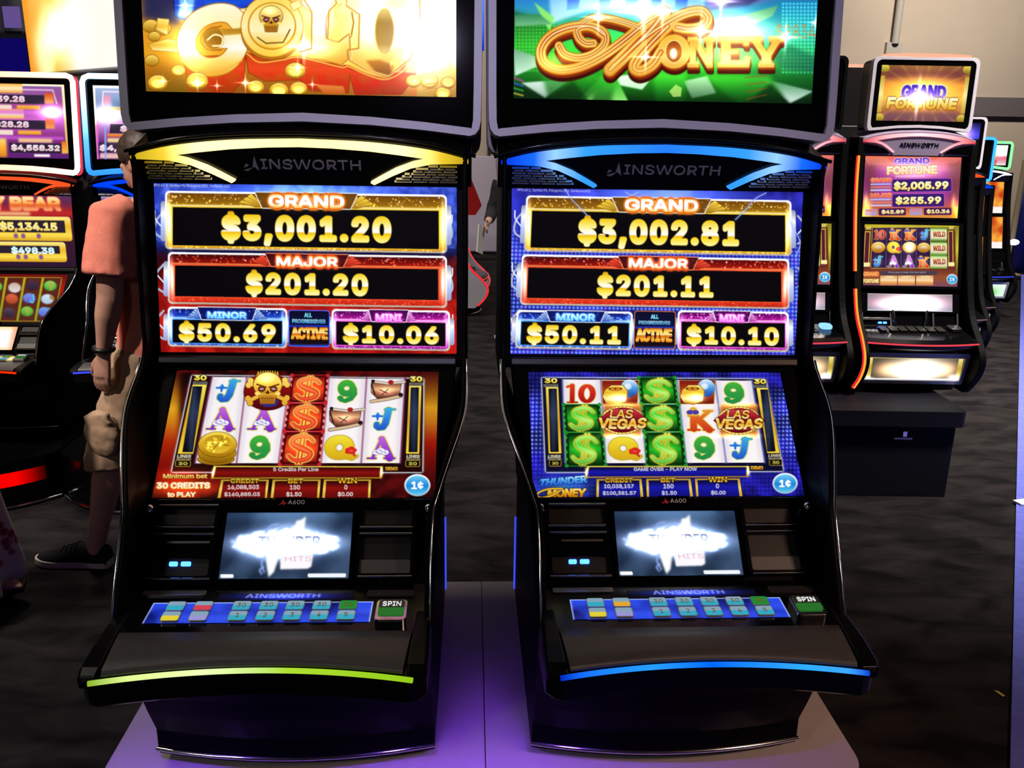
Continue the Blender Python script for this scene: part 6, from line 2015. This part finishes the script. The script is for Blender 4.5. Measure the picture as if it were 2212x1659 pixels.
red_arc = ramp_glow('red_light_guide', [(0, (.8, .05, .06)), (.2, (1.6, .55, .6)), (.5, (1.8, .9, .95)), (.8, (1.6, .55, .6)), (1, (.9, .05, .06))])
red_arc2 = glow('red_marquee_guide', (1.0, .10, .02), 1.0)
blue_arc = glow('deep_blue_guide', (.0, .06, 1.0), 1.0)
red_strip = glow('red_deck_strip', (.85, .06, .09), 1.0)
blue_strip = glow('blue_deck_strip', (.05, .08, 1.0), 1.0)
dim_strip = glow('rose_deck_strip', (.22, .11, .12), 1.0)
orange_side = glow('orange_side_neon', (1.6, .34, .03), 1.3)
hot_side = glow('scarlet_side_neon', (1.3, .05, .06), 1.2)
red_bar = glow('red_topper_bar', (1.8, .35, .22), 1.4)
neon_red = ramp_glow('white_red_neon', [(0, (1.5, .3, .15)), (.55, (2.0, 1.0, .55)), (.93, (2.2, 1.3, .9)), (1, (2.4, 1.9, 1.9))], 1.2)
neon_blue = ramp_glow('white_blue_neon', [(0, (.03, .3, 1.7)), (.35, (.15, .6, 2.0)), (1, (1.4, 2.2, 2.6))], 1.2, axis=2)
neon_cyan = glow('cyan_neon', (.05, .45, 1.4), 1.4)
neon_green = glow('green_neon', (.25, 1.6, .35), 1.5)
neon_white = glow('white_neon', (1.6, 1.5, 2.0), 1.3)
kick_red = ramp_glow('red_stand_glow', [(0, (.5, 0, 0)), (.3, (1.0, .0, .0)), (.86, (1.0, .0, .0)), (.97, (.12, 0, 0)), (1, (.03, 0, 0))])  # reflected red glow of the stand front, faded towards the ends
lamp_blue = glow('pale_blue_button', rgb(130, 190, 255), 1.6)
lav_face = plain('rose_marquee_face', (0.34, 0.28, 0.42), 0.35)
rows = 'machines on the black stand at the right'
far_machine('black slot machine with orange neon edge and gold lit topper screen', (1.915, 3.93, .43), 0.0, FAR['fortune_top'], FAR['fortune_up'], FAR['fortune_low'], FAR['mid_glass'], FAR['belly_glass'],
            red_arc, red_strip, orange_side, None, red_bar, lav_face, rows)
far_machine('black slot machine half hidden behind the right near machine, red lit deck edge showing', (1.30, 3.93, .43), 0.0, None, FAR['fortune_up'], FAR['fortune_low'], FAR['mid_glass'], FAR['belly_glass'],
            red_arc, red_strip, None, None, None, lav_face, rows, bright=lamp_blue, frame_mat=M['panel'])
far_machine('black slot machine turned its back, dark topper with red top light beside the gold topper', (1.72, 5.44, .43), math.pi, None, None, None, None, None, red_arc2, red_strip, None, None, red_bar, None, None)
far_machine('slot machine with indigo numbered topper just behind the orange neon edged machine', (2.865, 5.62, .21), 0.0, FAR['number_top'], FAR['amber'], FAR['amber'], FAR['amber'], FAR['ice'], red_arc2, dim_strip, red_side, None, None, None, None, kick=(.21, 0, None))
far_machine('slot machine with cyan neon topper frame, second behind the orange neon edged machine', (3.54, 6.75, .085), 0.0, None, FAR['amber'], FAR['amber'], None, FAR['ice'], blue_arc, dim_strip, red_side, neon_cyan, None, None, None, kick=(.085, 0, None))
far_machine('slot machine with green neon topper and white lit screens, farthest on the right', (4.36, 8.0, .143), 0.0, FAR['white'], FAR['orange'], FAR['orange'], None, FAR['mint'], neon_white, blue_strip, neon_white, neon_green, None, None, None, tb_h=.24, kick=(.17, 0, None))
far_machine('slot machine seen from its side, scarlet neon edge in the gap between the near machines', (-.235, 8.05, .07), math.pi / 2, None, None, None, None, None, red_arc2, red_strip, hot_side, None, None, None, None, kick=(.07, 0, None), sides=(-1, 1), side_panel=M['silver'])

# two neon topped machines on low rounded stands, behind the man
def low_stand(x, y, label, lit):
    r_ = empty('low_stand', (x, y, 0), .052, label=label, cat='stand')
    B = MB()
    def rg(z, g=0.0):
        return [(-.355 + .71 * i / 20, -.44 - g + .20 * (abs(-1 + i / 10)) ** 2.2, z) for i in range(21)] + [(.355, .62, z), (-.355, .62, z)]
    B.loft([rg(.003), rg(.215)], smooth=False).build('stand_body', M['black'], r_, bevel=.004)
    MB().tube([(px_, py_ - .003, .012) for px_, py_, _ in rg(0)[:21]], .006, 8).build('stand_trim', M['chrome'], r_)
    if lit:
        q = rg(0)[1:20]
        MB().loft([[(a, b - .002, z) for a, b, _ in q] for z in (.105, .168)], cap=False, closed=False).build('stand_glow', kick_red, r_, fix=False)  # reflected red glow on the front, put in as an emissive strip
    return r_


low_stand(-2.378, 3.84, 'low black stand with red reflected glow at the front under the bear game machine', True)
low_stand(-1.655, 3.88, 'low black stand under the blue neon machine, chrome line behind the man', False)
hot_strip = glow('hot_red_strip', (1.3, .03, .0), 1.2)
halo_red = glow('red_neon_diffuser', (1.0, .05, .06), 1.0)  # bloom around the topper tube, as an emissive colour
halo_blue = glow('blue_neon_diffuser', (.0, .10, 1.0), 1.0)
rows = 'neon topped machines behind the man'
slot_machine('slot_machine', 'slot machine with bear game screens and red neon topper at the left edge', (-2.378, 3.84, .216), .052, {'up': FAR['bear_up'], 'low': FAR['bear_low'], 'top': FAR['pots_red'], 'track': FAR['bear_mid'], 'panel': FAR['lit_keys']},
             red_arc2, hot_strip, KEY['yellow'], None, rows, (neon_red, halo_red))
slot_machine('slot_machine', 'slot machine with blue neon topper behind the man in the salmon shirt', (-1.655, 3.88, .216), .052, {'up': FAR['plum'], 'low': FAR['plum'], 'top': FAR['pots_blue'], 'track': FAR['plum']},
             blue_arc, blue_strip, KEY['redk'], None, rows, (neon_blue, halo_blue))
# ------------------------------------------------------------------ people
def noisy(me, amp, scale):
    from mathutils import noise
    me.calc_loop_triangles()
    for v in me.vertices:
        v.co += v.normal * amp * (noise.noise(v.co * scale) + .5 * noise.noise(v.co * scale * 2.3))


def fuse(mb, name, mat, parent, voxel=.008, smooth=4, fold=None, delta=None):
    """one continuous skin over the overlapping volumes of mb"""
    me = mb.mesh(name + '_raw')
    o = bpy.data.objects.new(name + '_raw', me)
    COL.objects.link(o)
    m = o.modifiers.new('r', 'REMESH')
    m.mode = 'VOXEL'
    m.voxel_size = voxel
    sm = o.modifiers.new('s', 'SMOOTH')
    sm.factor = .5
    sm.iterations = smooth
    dg = bpy.context.evaluated_depsgraph_get()
    new = bpy.data.meshes.new_from_object(o.evaluated_get(dg))
    bpy.data.objects.remove(o)
    bpy.data.meshes.remove(me)
    new.name = name
    if fold: noisy(new, *fold)
    new.polygons.foreach_set('use_smooth', [True] * len(new.polygons))
    new.materials.clear()
    new.materials.append(mat)
    ob = bpy.data.objects.new(name, new)
    COL.objects.link(ob)
    if parent: ob.parent = parent
    return ob


def oval(c, rx, ry, n=20, ax=None):
    """ellipse ring around c; ax = direction of the limb (default up)"""
    c = Vector(c)
    if ax is None:
        return [c + Vector((rx * math.cos(a), ry * math.sin(a), 0)) for a in np.linspace(0, 2 * math.pi, n, endpoint=False)]
    t = Vector(ax).normalized()
    u = Vector((1, 0, 0))
    u = (u - t * u.dot(t)).normalized()
    w = t.cross(u)
    return [c + u * rx * math.cos(a) + w * ry * math.sin(a) for a in np.linspace(0, 2 * math.pi, n, endpoint=False)]


def limb(mb, pts, n=16):
    """pts: (position, rx, ry)"""
    P = [Vector(p[0]) for p in pts]
    rings = []
    for i, p in enumerate(pts):
        t = (P[min(i + 1, len(P) - 1)] - P[max(i - 1, 0)])
        rings.append(oval(p[0], p[1], p[2], n, t))
    return mb.loft(rings)


def hand(mb, wrist, down, across, palmn, s=1.0):
    """wrist, pointing direction, direction towards the thumb, palm normal"""
    w, d, a, p = Vector(wrist), Vector(down).normalized(), Vector(across).normalized(), Vector(palmn).normalized()
    pts = [(0, .026, .018), (.03, .034, .016), (.065, .040, .015), (.088, .040, .013)]
    rings = []
    for l, rx, ry in pts:
        c = w + d * l * s
        rings.append([c + a * rx * s * math.cos(q) + p * ry * s * math.sin(q) for q in np.linspace(0, 2 * math.pi, 14, endpoint=False)])
    mb.loft(rings)
    for k, (off, L) in enumerate(((.030, .068), (.010, .078), (-.011, .072), (-.031, .056))):
        base = w + d * .080 * s + a * off * s
        pa = [base, base + (d * .45 + p * .05) * L * s, base + (d * .78 + p * .22) * L * s, base + (d * .95 + p * .48) * L * s]
        mb.tube(pa, [.0092 * s, .0088 * s, .0080 * s, .0068 * s], 8)
    b = w + d * .022 * s + a * .026 * s
    mb.tube([b, b + (a * .024 + d * .022 + p * .006) * s, b + (a * .034 + d * .050 + p * .014) * s, b + (a * .036 + d * .070 + p * .020) * s], [.012 * s, .0108 * s, .0095 * s, .0078 * s], 8)


def head(mb, c, s=1.0):
    """skull, jaw, nose, ears; faces +y"""
    c = Vector(c)
    mb.ell(c + Vector((0, -.008, .028)) * s, (.074 * s, .092 * s, .084 * s))
    mb.ell(c + Vector((0, .022, -.040)) * s, (.056 * s, .064 * s, .062 * s))
    mb.ell(c + Vector((0, .062, -.078)) * s, (.026 * s, .022 * s, .020 * s), 12, 8)
    mb.tube([c + Vector((0, .084, .012)) * s, c + Vector((0, .100, -.012)) * s, c + Vector((0, .106, -.026)) * s, c + Vector((0, .088, -.034)) * s], [.010 * s, .011 * s, .014 * s, .012 * s], 8)
    for sx in (-1, 1):
        mb.ell(c + Vector((sx * .074, -.012, -.008)) * s, (.010 * s, .020 * s, .032 * s), 10, 8)
        mb.ell(c + Vector((sx * .030, .066, -.018)) * s, (.020 * s, .014 * s, .016 * s), 10, 8)
        mb.ell(c + Vector((sx * .028, .078, .030)) * s, (.024 * s, .010 * s, .009 * s), 10, 8)
    mb.ell(c + Vector((0, .080, -.056)) * s, (.024 * s, .010 * s, .006 * s), 10, 6)
    mb.ell(c + Vector((0, .079, -.064)) * s, (.021 * s, .010 * s, .006 * s), 10, 6)


def face_bits(c, s, parent, eye=(.08, .05, .03)):
    c = Vector(c)
    for sx in (-1, 1):
        e = MB().ell(c + Vector((sx * .030, .077, .010)) * s, (.0125 * s, .008 * s, .0075 * s), 12, 8).build('eye', plain('eye_white', (.7, .68, .66), .3), parent)
        MB().ell(c + Vector((sx * .030, .0835, .010)) * s, (.0055 * s, .003 * s, .0055 * s), 10, 6).build('iris', plain('iris', eye, .3), e)
    MB().ell(c + Vector((0, .0875, -.060)) * s, (.022 * s, .004 * s, .008 * s), 12, 6).build('lips', plain('lips', (.42, .16, .13), .5), parent)


def hair_cap(c, s, low=-.05, grow=.010, back=0.0, voxel=.009):
    mb = MB()
    c = Vector(c)
    vs = []
    nu, nv = 28, 14
    rings = []
    for i in range(nv + 1):
        v = i / nv
        ring_ = []
        for j in range(nu):
            a = 2 * math.pi * j / nu
            fr_ = max(0, math.sin(a))                       # hairline higher at the front
            zlow = low + .095 * fr_ ** 1.5 - back * max(0, -math.sin(a))
            z = .112 + (zlow - .112) * (1 - math.cos(v * math.pi / 2)) if True else 0
            k = math.sqrt(max(0.0, 1 - (max(z - .028, -.02) / .094) ** 2))
            ring_.append(c + Vector(((.076 + grow) * k * math.cos(a), -.008 + (.093 + grow) * k * math.sin(a), z)) * s)
        rings.append(ring_)
    outer = [p for r in rings for p in r]
    mb.loft(rings, cap=False)
    return mb


skin = plain('skin', (.46, .26, .19), .5, 0, .35, noise=(25, .06))
skin2 = plain('pale_skin', (.52, .32, .25), .5, 0, .35)
hair_d = plain('dark_brown_hair', (.028, .017, .011), .55, noise=(60, .4))
hair_f = plain('fair_hair', (.20, .155, .085), .6, noise=(60, .4))
salmon = plain('salmon_cotton', (.72, .235, .17), .85, 0, .15, noise=(120, .07), bump=(9, .12))
khaki = plain('khaki_twill', (.36, .255, .165), .85, 0, .15, noise=(90, .08), bump=(12, .2))
shoe_b = plain('black_suede', (.010, .010, .012), .8, 0, .2)
sole_w = plain('cream_rubber', (.62, .56, .47), .6)
dark_cloth = plain('black_cotton', (.012, .012, .015), .85)
jeans = plain('dark_denim', (.02, .024, .045), .85)


def shoe(parent, heel, toe_dir, L=.285, up=shoe_b, so=sole_w):
    """low trainer; heel = point on the floor under the heel"""
    h = Vector(heel)
    d = Vector((toe_dir[0], toe_dir[1], 0)).normalized()
    s = Vector((d.y, -d.x, 0))
    P = lambda l, x, z: h + d * (l * L) + s * x + Vector((0, 0, z))
    st = smooth_path([(-.02, .024, .0), (.04, .034, 0), (.25, .036, 0), (.5, .042, 0), (.72, .050, 0), (.88, .043, .002), (.97, .026, .005), (1.0, .010, .009)], 4)
    rings = [[P(l, -w, z), P(l, w, z), P(l, w * 1.02, z + .026 - max(0, z - .003)), P(l, -w * 1.02, z + .026 - max(0, z - .003))] for l, w, z in st]
    root = MB().loft(rings, smooth=False)
    sole = root.build('sole', so, None, bevel=.004)
    mb = MB()
    st = smooth_path([(-.01, .030, .085), (.06, .035, .088), (.20, .036, .080), (.36, .038, .092), (.50, .042, .075), (.68, .048, .056), (.86, .042, .045), (.96, .026, .036)], 4)
    rings = []
    for l, w, z in st:
        rings.append([P(l, w * math.cos(a), .018 + max(0, math.sin(a)) * (z - .018)) for a in np.linspace(0, math.pi, 11)] + [P(l, -w * .9, .016), P(l, w * .9, .016)])
    mb.loft(rings)
    u = mb.build('shoe', up, parent)
    sole.parent = u
    lc = MB()
    for l in (.40, .47, .54, .61):
        z = np.interp(l, [.36, .5, .68], [.095, .078, .059])
        lc.tube([P(l, -.022, z - .006), P(l, 0, z + .003), P(l, .022, z - .006)], .0028, 6)
    lc.build('laces', so if so is not sole_w else shoe_b, u)
    return u


# --- the man walking away behind the left near machine
TH = math.radians(66)
man = empty('person', (-1.255, 3.08, 0), TH, label='man in salmon t-shirt and khaki cargo shorts walking behind the left near machine', cat='person')
mb = MB()
LS, LE, LW = (-.178, .0, 1.315), (-.226, .004, 1.045), (-.238, .046, .862)
RS, RE, RW = (.178, .0, 1.315), (.225, -.035, 1.05), (.235, .03, .865)
limb(mb, [((0, .0, .80), .150, .105), ((0, 0, .88), .160, .115), ((0, 0, .98), .148, .105), ((0, .005, 1.10), .155, .108), ((0, .005, 1.20), .168, .112), ((0, 0, 1.29), .165, .092), ((0, -.005, 1.335), .105, .07), ((0, .0, 1.37), .060, .058)], 24)
limb(mb, [((0, -.002, 1.33), .058, .058), ((0, .012, 1.40), .052, .056), ((0, .02, 1.45), .052, .056)])
head(mb, (0, .025, 1.487), .96)
for s, a, e, w in ((-1, LS, LE, LW), (1, RS, RE, RW)):
    A_, E_, W_ = Vector(a), Vector(e), Vector(w)
    limb(mb, [(A_, .058, .058), (A_.lerp(E_, .35), .050, .052), (A_.lerp(E_, .8), .043, .044), (E_, .041, .042), (E_.lerp(W_, .3), .043, .040), (E_.lerp(W_, .75), .030, .028), (W_, .025, .022)])
    hand(mb, W_ - Vector((0, 0, .004)), (W_ - E_) + Vector((0, .02, -.10)), (0, 1, -.1), (-s, 0, 0))
LH, LK, LA = Vector((-.088, .01, .82)), Vector((-.165, .150, .45)), Vector((-.205, .243, .085))
RH, RK, RA = Vector((.088, -.01, .82)), Vector((.10, -.05, .45)), Vector((.105, -.26, .10))
for h_, k_, a_ in ((LH, LK, LA), (RH, RK, RA)):
    limb(mb, [(h_, .085, .09), (h_.lerp(k_, .4), .075, .08), (k_, .054, .056), (k_.lerp(a_, .3), .052, .056), (k_.lerp(a_, .7), .038, .040), (a_, .033, .036), (a_ - Vector((0, 0, .03)), .034, .04)])
    mb.ell(a_ + Vector((0, .05, -.045)), (.036, .09, .028))
body = fuse(mb, 'body', skin, man, .0065, 3)
face_bits((0, .025, 1.487), .96, body)
fuse(hair_cap((0, .025, 1.487), .96, -.045, .010, .028).ell((0, .012, 1.515), (.074, .092, .082)), 'hair', hair_d, man, .008, 3, (.003, 60))
# shirt: body and two sleeves in one cloth
mb = MB()
limb(mb, [((0, .005, .755), .178, .138), ((0, .005, .775), .180, .140), ((0, .005, .95), .174, .136), ((0, .006, 1.10), .178, .134), ((0, .005, 1.22), .186, .128), ((0, .0, 1.30), .178, .104), ((0, -.003, 1.345), .115, .082), ((0, .0, 1.372), .070, .068)], 28)
for s, a, e in ((-1, LS, LE), (1, RS, RE)):
    A_, E_ = Vector(a), Vector(e)
    out = Vector((s * .008, -.002, 0))
    limb(mb, [(A_ + Vector((-s * .05, 0, .01)), .066, .068), (A_ + out * .5, .072, .076), (A_.lerp(E_, .30) + out, .070, .080), (A_.lerp(E_, .62) + out * 1.6, .072, .088), (A_.lerp(E_, .70) + out * 1.6, .072, .089)])
shirt = fuse(mb, 'tshirt', salmon, man, .009, 3, (.006, 11))
tb = MB()
tb.tube([(.176 * math.cos(a), .005 + .138 * math.sin(a), .760) for a in np.linspace(0, 2 * math.pi, 40, endpoint=False)], .0052, 6, closed=True)
tb.build('hem', salmon, shirt)
# cargo shorts
mb = MB()
limb(mb, [((0, 0, .91), .158, .118), ((0, 0, .84), .172, .132), ((0, 0, .76), .170, .135), ((0, 0, .70), .12, .10)], 26)
for h_, k_ in ((LH, LK), (RH, RK)):
    q = h_.lerp(k_, 1.10)
    limb(mb, [(h_ + Vector((0, 0, .02)), .098, .108), (h_.lerp(k_, .35), .098, .108), (h_.lerp(k_, .72), .094, .102), (q, .086, .094), (q - Vector((0, .002, .01)), .086, .094)])
shorts = fuse(mb, 'shorts', khaki, man, .009, 3, (.007, 13))
for s, h_, k_ in ((-1, LH, LK), (1, RH, RK)):
    c = h_.lerp(k_, .72) + Vector((s * .088, .0, 0))
    t = (k_ - h_).normalized()
    pk = MB().ell(c, (.030, .078, .092), 20, 12)
    pk.box(c + Vector((s * .016, -.008, .058)), (.020, .118, .045), rx=-.25)
    fuse(pk, 'cargo_pocket', khaki, shorts, .007, 3, (.005, 20))
wb = MB()
W_ = Vector(LW) + Vector((.0, -.003, .012))
wb.tube([W_ + Vector((.030 * math.cos(a), .028 * math.sin(a), .004 * math.sin(a))) for a in np.linspace(0, 2 * math.pi, 24, endpoint=False)], .009, 8, closed=True)
wb.build('wristband', M['black2'], man)
shoe(man, (LA.x + .012, LA.y - .045, 0), (-.34, .94))
shoe(man, (RA.x, RA.y - .05, .0), (.05, 1))

# --- the woman at the left edge: only her skirt hem and foot reach the picture
woman = empty('person', (-1.90, 2.66, 0), math.radians(-68), label='woman in long white and maroon patterned dress and sandals at the left edge', cat='person')
mb = MB()
limb(mb, [((0, 0, .80), .155, .115), ((0, 0, .88), .165, .12), ((0, 0, .99), .13, .10), ((0, .01, 1.12), .145, .11), ((0, .01, 1.22), .15, .11), ((0, 0, 1.30), .14, .085), ((0, 0, 1.35), .06, .055)], 24)
limb(mb, [((0, 0, 1.33), .050, .05), ((0, .015, 1.42), .047, .05)])
head(mb, (0, .025, 1.475), .93)
for s in (-1, 1):
    A_, E_, W_ = Vector((s * .155, 0, 1.29)), Vector((s * .20, -.03, 1.03)), Vector((s * .20, .05, .83))
    limb(mb, [(A_, .048, .05), (A_.lerp(E_, .5), .041, .043), (E_, .035, .036), (E_.lerp(W_, .3), .036, .034), (W_, .022, .02)])
    hand(mb, W_, (W_ - E_) + Vector((0, .02, -.08)), (0, 1, -.1), (-s, 0, 0), .9)
    ax = .085
    h_, k_, a_ = Vector((s * ax, 0, .80)), Vector((s * .085, .03 if s < 0 else -.02, .45)), Vector((s * .085, .035 if s < 0 else -.10, .075))
    limb(mb, [(h_, .08, .085), (k_, .05, .052), (k_.lerp(a_, .3), .048, .052), (a_, .030, .034), (a_ - Vector((0, 0, .025)), .03, .04)])
    f_ = a_ + Vector((0, .0, -.046))
    limb(mb, [(f_ + Vector((0, -.04, 0)), .026, .026), (f_ + Vector((0, .03, .004)), .03, .028), (f_ + Vector((0, .10, -.008)), .040, .016), (f_ + Vector((0, .135, -.012)), .038, .012)])
    for k, (ox, L) in enumerate(((-.028, .034), (-.012, .032), (.002, .028), (.015, .024), (.027, .018))):
        o_ = f_ + Vector((-s * ox * -1, .13, -.013))
        mb.tube([o_, o_ + Vector((0, L * .6, .002)), o_ + Vector((0, L, -.003))], [.009 - .0008 * k, .009 - .0008 * k, .007 - .0006 * k], 8)
wbody = fuse(mb, 'body', skin2, woman, .0065, 3)
face_bits((0, .025, 1.475), .93, wbody)
fuse(hair_cap((0, .025, 1.475), .93, -.07, .014, .10).ell((0, .010, 1.50), (.072, .09, .082)), 'hair', hair_d, woman, .008, 3, (.004, 50))


def dress_cloth():
    m = bpy.data.materials.new('maroon_print_cotton')
    n, l = nodes_of(m)
    b = n['Principled BSDF']
    b.inputs['Roughness'].default_value = .85
    tc = n.new('ShaderNodeTexCoord')
    vo = n.new('ShaderNodeTexVoronoi')
    vo.inputs['Scale'].default_value = 24
    cr = n.new('ShaderNodeValToRGB')
    cr.color_ramp.interpolation = 'CONSTANT'
    e = cr.color_ramp.elements
    e[0].position, e[0].color = 0, (.22, .05, .07, 1)
    e[1].position, e[1].color = .40, (.62, .56, .56, 1)
    q = e.new(.30)
    q.color = (.45, .16, .20, 1)
    l.new(tc.outputs['Object'], vo.inputs['Vector'])
    l.new(vo.outputs['Distance'], cr.inputs[0])
    l.new(cr.outputs[0], b.inputs['Base Color'])
    return m


rings = []
for z, r, k in ((.105, .245, .030), (.14, .242, .030), (.30, .215, .024), (.50, .185, .016), (.70, .170, .008), (.86, .172, .004), (.99, .142, .0), (1.12, .155, .0), (1.22, .158, 0), (1.29, .150, 0), (1.325, .11, 0)):
    rings.append([Vector(((r + k * math.sin(9 * a)) * math.cos(a), (r * .86 + k * math.sin(9 * a + .6)) * math.sin(a), z)) for a in np.linspace(0, 2 * math.pi, 72, endpoint=False)])
dr = MB().loft(rings, cap=False).build('dress', dress_cloth(), woman)
dr.modifiers.new('cloth', 'SOLIDIFY').thickness = .004
for s in (-1, 1):
    fy = .035 if s < 0 else -.10
    sd = MB().plate([(-.035, -.055), (.032, -.055), (.036, .05), (.046, .11), (.036, .165), (-.036, .170), (-.046, .11), (-.034, .05)], (Vector((s * .085, fy, .014)), Vector((1, 0, 0)), Vector((0, 1, 0)), Vector((0, 0, 1))), .013, 0).build('sandal', shoe_b, woman, bevel=.003)
    MB().tube([(s * .085 - .040, fy + .09, .014), (s * .085 - .03, fy + .09, .040), (s * .085, fy + .092, .050), (s * .085 + .03, fy + .09, .040), (s * .085 + .040, fy + .09, .014)], .006, 8).build('sandal_strap', shoe_b, sd)

# --- someone in black behind the right near machine, seen in the gap
far = empty('person', (.045, 7.0, 0), math.radians(165), label='person in black clothes with fair hair standing far behind the gap', cat='person')
mb = MB()
limb(mb, [((0, 0, .76), .15, .11), ((0, 0, .86), .158, .115), ((0, 0, .96), .138, .10), ((0, .01, 1.08), .15, .11), ((0, .01, 1.18), .16, .11), ((0, 0, 1.25), .155, .088), ((0, 0, 1.30), .06, .055)], 22)
limb(mb, [((0, 0, 1.28), .05, .05), ((0, .012, 1.36), .048, .05)])
head(mb, (0, .022, 1.405), .92)
arms = []
for s in (-1, 1):
    A_ = Vector((s * .165, 0, 1.235))
    E_, W_ = (Vector((s * .225, .03, 1.0)), Vector((s * .205, .22, .93))) if s > 0 else (Vector((s * .21, -.02, .99)), Vector((s * .21, .05, .80)))
    arms.append((A_, E_, W_))
    limb(mb, [(A_, .05, .05), (A_.lerp(E_, .5), .043, .044), (E_, .037, .037), (E_.lerp(W_, .3), .037, .035), (W_, .024, .022)])
    hand(mb, W_, (W_ - E_), (0, .3, 1) if s > 0 else (0, 1, 0), (-s, 0, 0), .9)
    h_, k_, a_ = Vector((s * .085, 0, .78)), Vector((s * .09, .02, .43)), Vector((s * .095, 0, .08))
    limb(mb, [(h_, .082, .086), (k_, .052, .054), (k_.lerp(a_, .3), .05, .053), (a_, .032, .036), (a_ - Vector((0, 0, .03)), .033, .04)])
fb = fuse(mb, 'body', skin2, far, .008, 3)
face_bits((0, .022, 1.405), .92, fb)
fuse(hair_cap((0, .022, 1.405), .92, -.075, .015, .10).ell((0, .010, 1.43), (.073, .09, .084)), 'hair', hair_f, far, .009, 3, (.004, 50))
mb = MB()
limb(mb, [((0, .0, .78), .172, .128), ((0, 0, .95), .160, .122), ((0, .008, 1.10), .168, .126), ((0, .005, 1.2), .172, .12), ((0, 0, 1.26), .155, .092), ((0, 0, 1.31), .072, .066)], 24)
for A_, E_, W_ in arms:
    limb(mb, [(A_, .064, .066), (A_.lerp(E_, .5), .056, .06), (E_, .050, .052), (E_.lerp(W_, .5), .045, .044), (E_.lerp(W_, .72), .040, .04)])
fuse(mb, 'sweater', dark_cloth, far, .010, 3, (.006, 11))
mb = MB()
limb(mb, [((0, 0, .86), .162, .12), ((0, 0, .78), .165, .125), ((0, 0, .70), .12, .1)], 22)
for s in (-1, 1):
    limb(mb, [((s * .085, 0, .80), .090, .096), ((s * .09, .02, .45), .066, .07), ((s * .095, 0, .10), .056, .062), ((s * .095, 0, .075), .056, .062)])
fuse(mb, 'trousers', jeans, far, .010, 3, (.005, 13))
for s in (-1, 1): shoe(far, (s * .095, -.055, 0), (s * .1, 1), .25)
sheet = MB().box((.215, .37, .82), (.008, .15, .21), rx=.25).build('paper_sheets', plain('paper', (.62, .62, .60), .7), None)
sheet.parent = far
sheet.parent = None
sheet.matrix_world = Matrix.Translation((.045, 7.0, 0)) @ Matrix.Rotation(math.radians(165), 4, 'Z')
tag(sheet, 'white sheets of paper held by the far person in black', 'paper')
